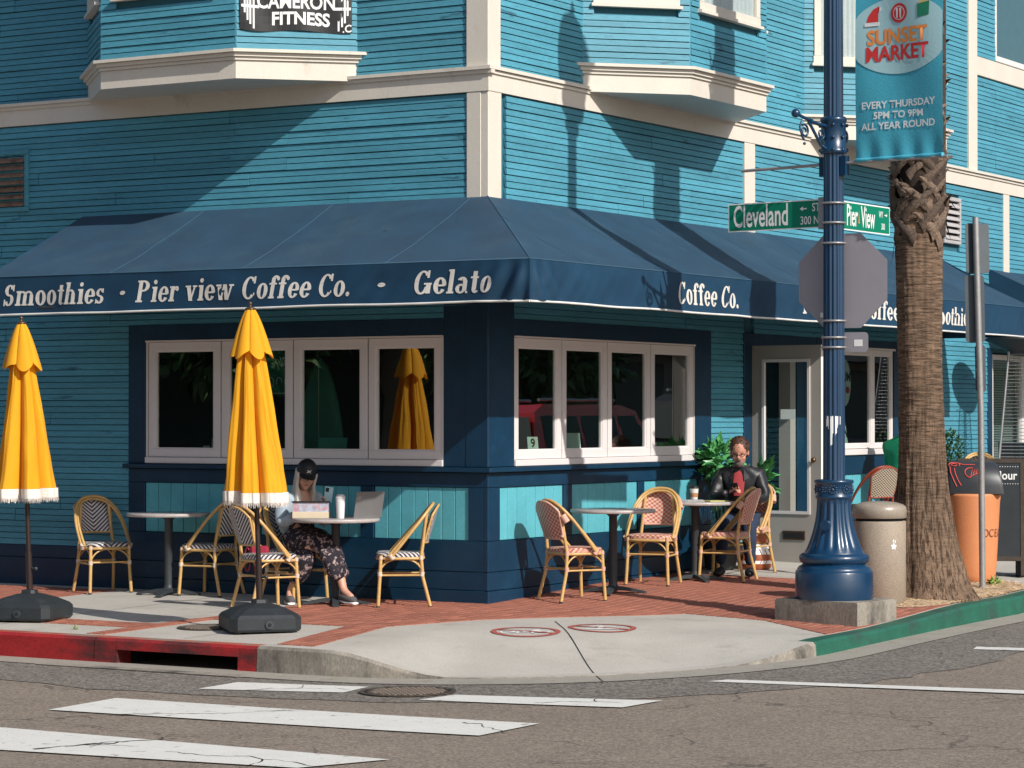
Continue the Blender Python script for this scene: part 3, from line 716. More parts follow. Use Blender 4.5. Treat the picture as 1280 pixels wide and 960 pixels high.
# ---- right wall
DO0, DO1 = 5.13, 6.08      # door opening
W20, W21 = 6.70, 8.80      # second window
w2 = backing('right_wall', WR, [(-.015, .413, -.4, 8.2), (.413, 3.839, -.4, 1.18), (.413, 3.839, 2.31, 8.2), (3.839, DO0, -.4, 8.2), (DO0, DO1, 2.25, 8.2),
                               (DO1, W20, -.4, 8.2), (W20, W21, -.4, 1.22), (W20, W21, 2.34, 8.2), (W21, 11.9, -.4, 8.2), (11.9, 14.1, -.4, .9), (11.9, 14.1, 2.4, 8.2), (14.1, YR, -.4, 8.2)])
siding(w2, WR, 4.19, 4.92, .32, 2.455, split=False)
siding(w2, WR, .29, 4.93, 2.455, 4.40); siding(w2, WR, 5.18, 12.3, 2.455, 4.40, holes=((10.3, 10.83, 3.68, 4.24),)); siding(w2, WR, 12.5, 16, 2.455, 4.40)
siding(w2, WR, 8.93, 11.75, .32, 2.455); siding(w2, WR, 14.2, 16, .32, 2.455)
siding(w2, WR, .19, 1.66, 4.60, 7.9, split=False); siding(w2, WR, 4.72, 6.4, 4.60, 7.9, split=False)
siding(w2, WR, 9.4, 11.1, 4.60, 7.9); siding(w2, WR, 11.39, 12.05, 4.60, 5.80, split=False); siding(w2, WR, 12.05, 16, 4.60, 5.80, split=False)
siding(w2, WR, 11.39, 12.05, 6.05, 7.9, split=False)
# roof and floor, so that other viewpoints see a closed box
mb = MB(); mb.box((XL, .1, 8.2), (-.1, YR, 8.3)); mb.box((XL, -.25, 7.9), (.25, 0, 8.35)); mb.box((0, 0, 7.9), (.25, YR, 8.35)); mb.build('roof_cornice', M['cream'], B)
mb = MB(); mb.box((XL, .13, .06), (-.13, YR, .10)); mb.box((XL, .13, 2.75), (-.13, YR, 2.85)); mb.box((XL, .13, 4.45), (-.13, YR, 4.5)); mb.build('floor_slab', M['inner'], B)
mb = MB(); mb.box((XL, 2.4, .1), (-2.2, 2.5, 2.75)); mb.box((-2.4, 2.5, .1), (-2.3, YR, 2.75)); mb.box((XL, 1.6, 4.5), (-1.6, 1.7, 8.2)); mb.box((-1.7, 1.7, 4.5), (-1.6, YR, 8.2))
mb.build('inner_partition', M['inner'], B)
# ---- cream trim
mb = MB()
def belt(wall, a0, a1):
    wall.box(mb, a0, a1, -.01, .035, 4.405, 4.585); 
def cap(wall, a0, a1):
    wall.box(mb, a0, a1, -.01, .075, 4.588, 4.618); wall.box(mb, a0, a1, -.01, .052, 4.555, 4.587)
belt(WL, 0, lx(.035)); WR.box(mb, -.032, YR, -.01, .036, 4.407, 4.583)
cap(WL, 0, lx(.075)); WR.box(mb, -.072, YR, -.01, .076, 4.590, 4.620); WR.box(mb, -.049, YR, -.01, .053, 4.557, 4.586)
mb.build('belt_course', M['cream'], B)
def vboard(wall, a0, a1, z0, z1, out=.03, m='cream', name='trim_board', bev=.004):
    mb = MB(); wall.box(mb, a0, a1, -.012, out, z0, z1, 0, bev); return mb.build(name, M[m], B)
vboard(WL, lx(-.19), lx(-.045), 3.3, 4.404); vboard(WL, lx(-.043), lx(.027), 3.3, 4.404, .024); vboard(WR, -.020, .19, 3.3, 4.406, .030)
vboard(WL, lx(-.19), lx(.031), 4.62, 7.9, .034); vboard(WR, -.030, .17, 4.621, 7.9, .034)
vboard(WR, 4.94, 5.18, 3.3, 4.406); vboard(WR, 12.3, 12.5, 3.3, 4.406); vboard(WR, 11.1, 11.38, 4.621, 7.9, .04); vboard(WR, 11.385, 16, 5.81, 6.04, .032)
vboard(WR, 16, YR, 2.0, 4.4, .01, 'siding', 'far_siding_sheet'); vboard(WR, 16, YR, 4.63, 7.9, .01, 'siding', 'far_siding_sheet'); vboard(WR, 16, YR, -.3, 2.0, .01, 'navy', 'far_siding_sheet')
vboard(WL, 0, lx(-9.2), .385, 4.40, .01, 'siding', 'far_siding_sheet'); vboard(WL, 0, lx(-9.2), 4.63, 7.9, .01, 'siding', 'far_siding_sheet')
# ---- navy ground floor joinery
def nb(wall, a0, a1, z0, z1, out=.02, m='navy', name='navy_board', bev=.003): return vboard(wall, a0, a1, z0, z1, out, m, name, bev)
nb(WL, lx(-3.925), lx(-3.725), 1.175, 2.46, .028); nb(WL, lx(-3.723), lx(-.43), 2.315, 2.46, .030); nb(WL, lx(-.428), lx(-.2), 1.175, 2.62, .026); nb(WL, lx(-.198), lx(.026), 1.175, 2.80, .030)
nb(WL, lx(-9.2), lx(-3.93), .265, .38, .022); nb(WL, lx(-9.2), lx(-3.93), -.1, .26, .018)
nb(WL, lx(-3.925), lx(.022), 1.0, 1.125, .024); nb(WL, lx(-3.96), lx(.075), 1.13, 1.17, .075, name='sill_ledge')
nb(WL, lx(-3.925), lx(-3.735), .54, .997, .024); nb(WL, lx(-1.30), lx(-1.16), .54, .997, .024); nb(WL, lx(-.175), lx(.022), .54, .997, .024)
nb(WL, lx(-3.925), lx(.022), .275, .537, .024); nb(WL, lx(-3.925), lx(.019), .115, .270, .021); nb(WL, lx(-3.925), lx(.027), -.1, .110, .030)
nb(WR, -.027, .19, 1.175, 2.80, .032); nb(WR, .192, .411, 1.175, 2.62, .026); nb(WR, .413, 3.839, 2.315, 2.46, .030); nb(WR, 3.841, 4.185, 1.175, 2.46, .028)
nb(WR, -.026, 4.185, 1.0, 1.125, .026); nb(WR, -.073, 4.22, 1.131, 1.171, .077, name='sill_ledge')
nb(WR, -.026, .172, .54, .997, .026); nb(WR, 1.275, 1.422, .54, .997, .024); nb(WR, 2.673, 2.796, .54, .997, .024); nb(WR, 3.91, 4.185, .54, .997, .024)
nb(WR, -.026, 4.185, .275, .537, .026); nb(WR, -.022, 4.185, .115, .270, .022); nb(WR, -.031, 4.185, -.1, .110, .031)
nb(WR, 4.187, 4.92, -.1, .32, .022); nb(WR, 4.922, 5.10, -.1, 2.46, .030); nb(WR, 5.102, 6.20, 2.26, 2.46, .026); nb(WR, 6.202, 6.69, -.1, 2.46, .024)
nb(WR, 6.692, 8.80, 2.38, 2.46, .026); nb(WR, 8.802, 8.925, -.1, 2.46, .028); nb(WR, 6.692, 8.80, -.1, .52, .026); nb(WR, 6.692, 8.80, .97, 1.175, .026); nb(WR, 8.927, 11.75, -.1, .32, .022)
nb(WR, 6.692, 7.05, .522, .968, .026); nb(WR, 8.45, 8.80, .522, .968, .026)
nb(WR, 11.75, 11.9, -.1, 2.46, .028); nb(WR, 14.1, 14.2, -.1, 2.46, .028); nb(WR, 11.902, 14.098, -.1, .9, .022)
# turquoise tongue-and-groove panels
def tg(wall, a0, a1, z0, z1, wd=.145):
    n = max(1, round((a1 - a0) / wd)); h = (a1 - a0) / n
    for i in range(n):
        mb = MB(); wall.box(mb, a0 + i * h + .003, a0 + (i + 1) * h - .003, -.012, .008 + random.uniform(-.0008, .0008), z0, z1, 0, .003); mb.build('panel_board', M['panel'], B)
tg(WL, lx(-3.733), lx(-2.55), .542, .995); nb(WL, lx(-2.548), lx(-2.40), .54, .997, .024); tg(WL, lx(-2.398), lx(-1.302), .542, .995); tg(WL, lx(-1.158), lx(-.177), .542, .995)
tg(WR, .174, 1.273, .542, .995, .15); tg(WR, 1.424, 2.671, .542, .995, .15); tg(WR, 2.798, 3.908, .542, .995, .15); tg(WR, 7.052, 8.448, .524, .966, .15)

# ---- windows
def casement(wall, a0, a1, z0, z1, fw=.075, m='frame', gl='glass', name='window'):
    mb = MB()
    for (p, q, r, s_) in ((a0, a1, z1 - fw, z1), (a0, a1, z0, z0 + fw), (a0, a0 + fw, z0 + fw, z1 - fw), (a1 - fw, a1, z0 + fw, z1 - fw)):
        wall.box(mb, p, q, -.03, .012, r, s_, 0, .003)
    k = fw - .001
    for (p, q, r, s_) in ((a0 + k, a1 - k, z1 - fw - .016, z1 - k), (a0 + k, a1 - k, z0 + k, z0 + fw + .012), (a0 + k, a0 + fw + .016, z0 + fw + .012, z1 - fw - .016), (a1 - fw - .016, a1 - k, z0 + fw + .012, z1 - fw - .016)):
        wall.box(mb, p, q, -.028, .0, r, s_, 0)
    o = mb.build(name, M[m], B)
    mb = MB(); wall.box(mb, a0 + fw, a1 - fw, -.016, -.012, z0 + fw, z1 - fw); mb.build('pane', M[gl], o)
    return o
for x0, x1 in ((-3.695, -2.861), (-2.847, -2.048), (-2.034, -1.235), (-1.221, -.45)): casement(WL, lx(x0), lx(x1), 1.235, 2.295)
for y0, y1 in ((.43, 1.253), (1.267, 2.093), (2.107, 2.939), (2.953, 3.82)): casement(WR, y0, y1, 1.235, 2.295)
mb = MB()
for wl, xs_ in ((WL, [lx(-2.854), lx(-2.041), lx(-1.228)]), (WR, [1.26, 2.10, 2.946])):
    for a in xs_: wl.box(mb, a - .012, a + .012, -.06, -.032, 1.235, 2.295)
mb.build('leaf_gap', M['gap'], B)
mb = MB()
for wl, a0, a1 in ((WL, lx(-3.72), lx(-.43)), (WR, .413, 3.839)):
    wl.box(mb, a0, a1, -.05, .035, 2.298, 2.314, 0); wl.box(mb, a0, a1, -.05, .042, 1.176, 1.232, 0, .004); wl.box(mb, a0, a0 + .017, -.05, .02, 1.233, 2.297); wl.box(mb, a1 - .017, a1, -.05, .02, 1.233, 2.297)
mb.build('window_surround', M['frame'], B)
for i in range(10):
    pass
# second shop window
casement(WR, 6.71, 8.22, 1.25, 2.35, .05); casement(WR, 8.225, 8.79, 1.25, 2.35, .05)
mb = MB(); WR.box(mb, 6.67, 8.83, -.03, .05, 1.18, 1.245, 0, .005); WR.box(mb, 6.68, 8.82, -.03, .035, 2.352, 2.377); mb.build('window_surround', M['frame'], B)
# far shop window with blinds
casement(WR, 11.92, 13.0, .92, 2.38, .05); casement(WR, 13.01, 14.08, .92, 2.38, .05)
mb = MB()
for i in range(46): mb.box((-.14, 11.95, .95 + i * .031), (-.115, 14.05, .95 + i * .031 + .004), 0); mb.quad((-.115, 11.95, .95 + i * .031), (-.115, 14.05, .95 + i * .031), (-.10, 14.05, .973 + i * .031), (-.10, 11.95, .973 + i * .031))
tag(mb.build('venetian_blind', M['curtain'], B), kind='stuff')
# upper right edge window with crystal strings
casement(WR, 12.06, 13.6, 6.06, 7.7, .06, 'frame')

# ---- bays
def bay(wall, a0, a1, d, cut, label):
    """canted bay standing d proud; a0,a1 = ends at the wall; cut = run of each canted side"""
    t = MB(); o = wall.o
    pts = [wall.P(a0, 0, 0), wall.P(a0 + cut, d, 0), wall.P(a1 - cut, d, 0), wall.P(a1, 0, 0)]
    faces = [Wall((p.x, p.y), (q.x - p.x, q.y - p.y)) for p, q in zip(pts, pts[1:])]
    lens = [(q - p).length for p, q in zip(pts, pts[1:])]
    if wall is WR or wall is WL: pass
    core = MB()
    def ring(off):
        # offset polygon outward by off (simple mitre)
        res = []
        for i, p in enumerate(pts):
            if i == 0: n = wall.d * -1; f = faces[0].n; res.append(p + Vector((*(wall.d * -off / max(.2, abs(f.dot(wall.d)))), 0)) if abs(f.dot(wall.d)) > .1 else p)
            elif i == 3: f = faces[2].n; res.append(p + Vector((*(wall.d * off / max(.2, abs(f.dot(wall.d)))), 0)))
            else:
                m_ = (faces[i - 1].n + faces[i].n).normalized(); k = off / m_.dot(faces[i].n); res.append(p + Vector((m_.x, m_.y, 0)) * k)
        return res
    def slabz(mb, off, z0, z1, mi=0):
        r = ring(off); back = [wall.P(a1 - .0, -.02, 0), wall.P(a0, -.02, 0)]
        pl = [(p.x, p.y) for p in r] + [(p.x, p.y) for p in back]
        mb.prism(pl, z0, z1, mi)
    slabz(core, -.013, 4.60, 7.9); body = core.build('bay_window', M['siding_back'], B); body['label'] = label
    base = MB(); slabz(base, .012, 4.575, 4.735); slabz(base, .03, 4.737, 4.765); slabz(base, .052, 4.767, 4.80); slabz(base, .085, 4.802, 4.83); base.build('bay_base_moulding', M['cream'], body)
    hs = [[], [], []]
    wins = [(.11, .11), (.17, .17), (.11, .11)]
    for i, f in enumerate(faces):
        L_ = lens[i]; c0, c1 = wins[i][0], L_ - wins[i][1]
        # bay fronts run from their own window sill; windows begin at z 5.42
        if L_ > .7: hole = ((c0, c1, 5.42, 7.2),)
        else: hole = ()
        n = round((7.9 - 4.835) / HB); h = (7.9 - 4.835) / n
        for k in range(n):
            z = 4.835 + k * h; segs = [(0, L_)]
            for (h0, h1, z0, z1) in hole:
                if z + h > z0 - .03 and z < z1: segs = [(0, h0), (h1, L_)]
            for s_ in segs: board(body, f, s_[0], s_[1], z, h / HB, False)
        if hole:
            mb = MB(); F = .075
            for (p, q, r, s_) in ((c0, c1, 7.2 - F, 7.2), (c0 - .01, c1 + .01, 5.385, 5.385 + F), (c0, c0 + F, 5.46, 7.125), (c1 - F, c1, 5.46, 7.125)): f.box(mb, p, q, -.01, .035, r, s_, 0, .004)
            f.box(mb, c0 - .03, c1 + .03, -.01, .06, 5.355, 5.384, 0)
            f.box(mb, c0 + F, c1 - F, -.01, .012, 6.28, 6.33)
            mb.build('window_frame', M['cream'], body)
            mb = MB(); f.box(mb, c0 + F, c1 - F, .004, .007, 5.46, 7.125); mb.build('pane', M['glass_clear'], body)
            mb = MB(); nn = 60
            for j in range(nn):
                u0 = c0 + F + (c1 - c0 - 2 * F) * j / nn; u1 = c0 + F + (c1 - c0 - 2 * F) * (j + 1) / nn
                o0 = -.004 + .004 * math.sin(j * 1.3); o1 = -.004 + .004 * math.sin((j + 1) * 1.3)
                mb.quad(f.P(u0, o0, 5.46), f.P(u1, o1, 5.46), f.P(u1, o1, 7.125), f.P(u0, o0, 7.125))
            mb.build('curtain', M['curtain'], body)
        # corner bead
    mb = MB()
    for p in pts[1:3]: mb.tube([(p.x, p.y, 4.832), (p.x, p.y, 7.9)], .016, 6)
    mb.build('corner_bead', M['siding'], body)
    return body
bayL = bay(WL, lx(-4.43), lx(-1.35), .74, .78, 'left canted bay with gym banner')
bay(WR, 1.64, 4.72, .72, .74, 'right canted bay near the corner')
bay(WR, 6.42, 9.38, .72, .74, 'farther canted bay behind the lamp post')
# gym banner on the left bay's right canted side
# ---- vents
def vent(wall, a0, a1, z0, z1, mfr, msl, label):
    t = MB(); wall.box(t, a0, a1, -.01, .045, z1 - .045, z1, 0, .005); wall.box(t, a0, a1, -.01, .045, z0, z0 + .045, 0, .005)
    wall.box(t, a0, a0 + .045, -.01, .045, z0 + .046, z1 - .046, 0, .005); wall.box(t, a1 - .045, a1, -.01, .045, z0 + .046, z1 - .046, 0, .005)
    wall.box(t, a0 + .04, a1 - .04, -.012, -.006 + .012, z0 + .04, z1 - .04, 1)
    o = t.build('wall_vent', [M[mfr], M['gap']], B); o['label'] = label
    n = int((z1 - z0 - .09) / .07)
    for i in range(n):
        z = z0 + .05 + i * (z1 - z0 - .1) / n; mb = MB()
        a, b = a0 + .047, a1 - .047
        p = [wall.P(a, .055, z), wall.P(b, .055, z), wall.P(b, .012, z + .045), wall.P(a, .012, z + .045)]
        q = [v + Vector((0, 0, .012)) for v in p]
        mb.add(p + q, [(0, 1, 2, 3), (7, 6, 5, 4), (0, 4, 5, 1), (1, 5, 6, 2), (2, 6, 7, 3), (3, 7, 4, 0)]); mb.build('vent_slat', M[msl], o)
vent(WL, lx(-5.95), lx(-5.16), 3.58, 4.17, 'siding', 'vent', 'square rusty louvred vent in a teal frame')
vent(WR, 10.3, 10.83, 3.68, 4.24, 'vent2', 'vent2', 'grey louvred vent behind the palm')
# ---- door (stands open, square to the wall)
dl = MB(); DW = .80; dz0, dz1 = .10, 2.33
DM = Matrix.Translation((.03, 5.125, 0)) @ Matrix.Rotation(R(-5), 4, 'Z')
def dbox(mb, a, b, mi=0, bev=0): mb.box(a, b, mi, DM, bev)
dbox(dl, (0, -.02, dz0), (.12, .02, dz1)); dbox(dl, (DW - .12, -.02, dz0), (DW, .02, dz1)); dbox(dl, (.12, -.02, dz1 - .14), (DW - .12, .02, dz1)); dbox(dl, (.12, -.02, dz0), (DW - .12, .02, .62))
dr = dl.build('door', M['doorpaint'], B)
mb = MB(); 
for a, b in (((.12, -.032, .62), (.15, .0, dz1 - .14)), ((DW - .15, -.032, .62), (DW - .12, .0, dz1 - .14)), ((.15, -.032, dz1 - .17), (DW - .15, 0, dz1 - .14)), ((.15, -.032, .62), (DW - .15, 0, .65))): dbox(mb, a, b)
mb.build('glazing_bead', M['frame'], dr)
mb = MB(); dbox(mb, (.15, -.006, .65), (DW - .15, -.001, dz1 - .17)); mb.build('pane', M['glass_clear'], dr)
mb = MB(); dbox(mb, (DW + .001, -.022, dz0), (DW + .006, .022, dz1)); mb.build('door_edge', M['doorwhite'], dr)
mb = MB(); mb.ball(DM @ Vector((DW - .065, -.055, 1.17)), .028); mb.tube([DM @ Vector((DW - .065, -.02, 1.17)), DM @ Vector((DW - .065, -.05, 1.17))], .012); mb.build('door_knob', M['brass'], dr)
mb = MB(); dbox(mb, (.36, -.03, .36), (.62, -.02, .45), 0, .002); mb.build('mail_slot', M['brass'], dr)
mb = MB(); dbox(mb, (.38, -.03, .375), (.60, -.0305, .43)); mb.build('slot_flap', M['gap'], dr)
mb = MB(); dbox(mb, (.33, -.012, 1.58), (.50, -.009, 1.68)); mb.build('paper_notice', M['paper'], dr)
mb = MB(); WR.box(mb, DO0 - .02, DO0 + .03, -.12, .012, 0, 2.30); WR.box(mb, DO1 - .03, DO1 + .1, -.12, .012, 0, 2.30); WR.box(mb, DO0 + .03, DO1 - .03, -.12, .012, 2.25, 2.30); mb.build('door_frame', M['doorpaint'], B)
# ------------------------------------------------------------------ lettering
def arc_pts(cx, cy, rx, ry, a0, a1, n): return [(cx + rx * math.cos(R(a0 + (a1 - a0) * i / n)), cy + ry * math.sin(R(a0 + (a1 - a0) * i / n))) for i in range(n + 1)]
T = .155; t_ = .06
def ringq(cx, cy, rx, ry, a0=0, a1=360, n=22, tk=T, tn=t_):
    out = arc_pts(cx, cy, rx, ry, a0, a1, n); inn = arc_pts(cx, cy, rx - tk, ry - tn, a0, a1, n)
    return [[out[i], out[i + 1], inn[i + 1], inn[i]] for i in range(n)]
def rq(x0, y0, x1, y1): return [[(x0, y0), (x1, y0), (x1, y1), (x0, y1)]]
def sl(x0, y0, x1, y1, w): return [[(x0, y0), (x0 + w, y0), (x1 + w, y1), (x1, y1)]]
def stem(x, y0, y1, top=True, bot=True, s=.045):
    q = rq(x, y0, x + T, y1)
    if bot: q += rq(x - s, y0, x, y0 + t_) + rq(x + T, y0, x + T + s, y0 + t_)
    if top: q += rq(x - s, y1 - t_, x, y1)
    return q
def archq(x, w, y1=.5):   # arch from stem at x to a stem at x+w
    rx = w / 2 + T / 2
    return ringq(x + w / 2 + T / 2, y1 - .16, rx - .02, .16, 5, 165, 10, T * .75, .065)
G = {}
G['o'] = (.46, ringq(.23, .25, .22, .26)); 
G['e'] = (.45, ringq(.23, .25, .22, .26, 0, 330) + rq(.09, .23, .40, .285))
G['c'] = (.43, ringq(.22, .25, .21, .26, 45, 325) + rq(.30, .34, .40, .44))
G['s'] = (.38, ringq(.18, .365, .165, .14, 20, 270, 12, T * .8) + ringq(.18, .135, .17, .14, -160, 90, 12, T * .8) + rq(.27, .36, .33, .50) + rq(.02, 0, .07, .15))
G['m'] = (.84, stem(.05, 0, .5) + stem(.335, 0, .36, False) + stem(.62, 0, .36, False) + archq(.05, .285) + archq(.335, .285))
G['n'] = (.56, stem(.05, 0, .5) + stem(.335, 0, .36, False) + archq(.05, .285))
G['h'] = (.56, stem(.05, 0, .74) + stem(.335, 0, .36, False) + archq(.05, .285))
G['t'] = (.34, rq(.09, .1, .09 + T, .66) + rq(.02, .445, .30, .5) + ringq(.22, .12, .13, .13, 180, 330, 8, T * .8))
G['i'] = (.26, stem(.06, 0, .5) + ringq(.13, .655, .075, .075, 0, 360, 10, .074, .074))
G['r'] = (.40, stem(.05, 0, .5) + ringq(.29, .37, .12, .13, 40, 180, 8, .09) + ringq(.33, .40, .065, .065, 0, 360, 8, .064, .064))
G['v'] = (.50, sl(.04, .5, .18, 0, T) + sl(.36, .5, .22, 0, .07) + rq(0, .445, .22, .5) + rq(.30, .445, .48, .5))
G['w'] = (.74, sl(.04, .5, .15, 0, T) + sl(.30, .5, .20, 0, .06) + sl(.28, .5, .39, 0, T) + sl(.60, .5, .46, 0, .07) + rq(0, .445, .22, .5) + rq(.54, .445, .72, .5))
G['f'] = (.36, stem(.07, 0, .62, False) + ringq(.235, .60, .165, .14, 25, 180, 10, T, .06) + rq(0, .445, .30, .5) + ringq(.34, .63, .06, .06, 0, 360, 8, .059, .059))
G['l'] = (.27, stem(.06, 0, .74))
G['a'] = (.48, ringq(.20, .14, .19, .15, 0, 360, 14, T * .85) + rq(.26, .06, .26 + T, .38) + ringq(.23, .36, .165, .14, 0, 160, 9, T, .06) + rq(.38, 0, .46, .055))
G['P'] = (.60, stem(.08, 0, .72, True, True, .06) + ringq(.28, .535, .25, .185, -90, 90, 12, T, .06) + rq(.2, .66, .3, .72) + rq(.2, .35, .3, .41))
G['S'] = (.54, ringq(.26, .525, .21, .20, 15, 270, 14) + ringq(.26, .195, .22, .20, -165, 90, 14) + rq(.40, .50, .46, .72) + rq(.03, 0, .09, .22))
G['C'] = (.60, ringq(.31, .36, .28, .37, 40, 320, 22) + rq(.46, .50, .54, .73) + rq(.50, .12, .55, .2))
G['G'] = (.66, ringq(.31, .36, .28, .37, 40, 335, 22) + rq(.46, .50, .54, .73) + rq(.46, .02, .46 + T, .32) + rq(.38, .29, .64, .345))
G['.'] = (.20, ringq(.09, .07, .075, .075, 0, 360, 10, .074, .074)); G['*'] = (.3, ringq(.13, .33, .085, .07, 0, 360, 12, .084, .069)); G[' '] = (.22, [])
def slab_text(mb, txt, x0, x1, h, base, fn, shear=.16, mi=0):
    """lays letters between x0 and x1; fn(u, v, lift) gives the point on the cloth"""
    wd = sum(G[c][0] + .03 for c in txt); k = (x1 - x0) / wd; x = x0; lift = .004
    for c in txt:
        for n_, q in enumerate(G[c][1]):
            pts = [(x + (px + shear * py) * k, base + py * h / .72) for px, py in q]
            lf = lift + (n_ % 5) * .0003
            mb.add([fn(u, v, lf) for u, v in pts], [(0, 1, 2, 3)], mi)
        x += (G[c][0] + .03) * k
def font_mesh(txt, size, align='CENTER', bold=0, res=3, sx=1.0, shear=0):
    c = bpy.data.curves.new('lettering', 'FONT'); c.body = txt; c.size = size; c.align_x = align; c.align_y = 'CENTER'; c.offset = bold; c.resolution_u = res; c.shear = shear
    o = bpy.data.objects.new('tmp', c); COL.objects.link(o); bpy.context.view_layer.update()
    me = bpy.data.meshes.new_from_object(o.evaluated_get(bpy.context.evaluated_depsgraph_get())); bpy.data.objects.remove(o)
    for v in me.vertices: v.co.x *= sx
    return me
def text_on(name, txt, size, m, parent, fn, **kw):
    """fn(x, y) -> 3D point"""
    me = font_mesh(txt, size, **kw)
    for v in me.vertices: v.co = fn(v.co.x, v.co.y)
    me.materials.clear(); me.materials.append(m); me.name = name
    return place(me, name, parent)
# gym banner
bf = Wall(tuple(WL.P(lx(-1.35) - .78, .74, 0))[:2], (.78, .74)); 
gx0, gx1, gz0, gz1 = .03, 1.02, 5.005, 5.40
def gb(u, v, lift=0):  # u 0..1, v 0..1
    s_ = gx0 + (gx1 - gx0) * u; sag = -.012 * math.sin(u * 9) * (1 - v) - .008 * math.sin(u * math.pi)
    return bf.P(s_, .030 + lift + .008 * math.sin(u * 14 + v * 3), gz0 + (gz1 - gz0) * v + sag)
t = thing('gym_banner', 'small black banner lettered with gym name on the left bay', 'banner')
mb = MB(); n = 24
for i in range(n):
    for j in range(6): mb.quad(gb(i / n, j / 6), gb((i + 1) / n, j / 6), gb((i + 1) / n, (j + 1) / 6), gb(i / n, (j + 1) / 6))
mb.build('banner_cloth', M['black'], t)
GW, GH = gx1 - gx0, gz1 - gz0
text_on('lettering', 'CAMERON', .175, M['white'], t, lambda x, y: gb((x + GW * .5) / GW, (y + .255) / GH, .004), sx=.82, bold=.004)
text_on('lettering', 'FITNESS', .155, M['white'], t, lambda x, y: gb((x + GW * .54) / GW, (y + .105) / GH, .004), sx=.95, bold=.005)
text_on('lettering', '.C', .09, M['white'], t, lambda x, y: gb((x + GW * .955) / GW, (y + .035) / GH, .004), bold=.002)
mb = MB()
for sgn, c in ((-1, .09), (1, .91)):
    for k, (du, h0, h1) in enumerate(((-.05, .38, .72), (-.025, .22, .85), (.0, .14, .95), (.03, .05, .98))):
        u = c + sgn * -du; mb.quad(gb(u - .008, h0, .004), gb(u + .008, h0, .004), gb(u + .008, h1, .004), gb(u - .008, h1, .004))
    mb.quad(gb(c - .08, .5, .0045), gb(c + .08, .5, .0045), gb(c + .08, .56, .0045), gb(c - .08, .56, .0045))
    mb.build('barbell_emblem', M['white'], t); mb = MB()

# ------------------------------------------------------------------ awnings
AX, AY = 1.24, -1.36      # how far the front edges stand out
ZT, ZF, ZB = 3.50, 2.862, 2.53
def vwave(s, v, side):    # cloth folds in the valance; v 0 top .. 1 bottom
    k = noise.noise(Vector((s * 2.1, side * 7.3, v * .9))) * .03 + noise.noise(Vector((s * 6.5 + v * 1.8, side * 3.1, .2))) * .011
    dc = abs(s) ; k += math.exp(-(dc / .42) ** 2) * .030 * math.sin(dc * (34 - 10 * v) - v * 3)
    k *= 1 - math.exp(-(dc / .05) ** 2)
    return k * (math.sin(min(1, v * 1.4) * math.pi * .55))
def valL(x, z, lift=0): v = (ZF - z) / (ZF - ZB); return Vector((x, AY - lift + -vwave(x - AX, v, 1) - .03 * v * 0, z))
def valR(y, z, lift=0): v = (ZF - z) / (ZF - ZB); return Vector((AX + lift + vwave(y - AY, v, 2), y, z))
def hem(s): return ZB + .006 * math.sin(s * 1.7) * noise.noise(Vector((s * .8, 0, 0))) * 2
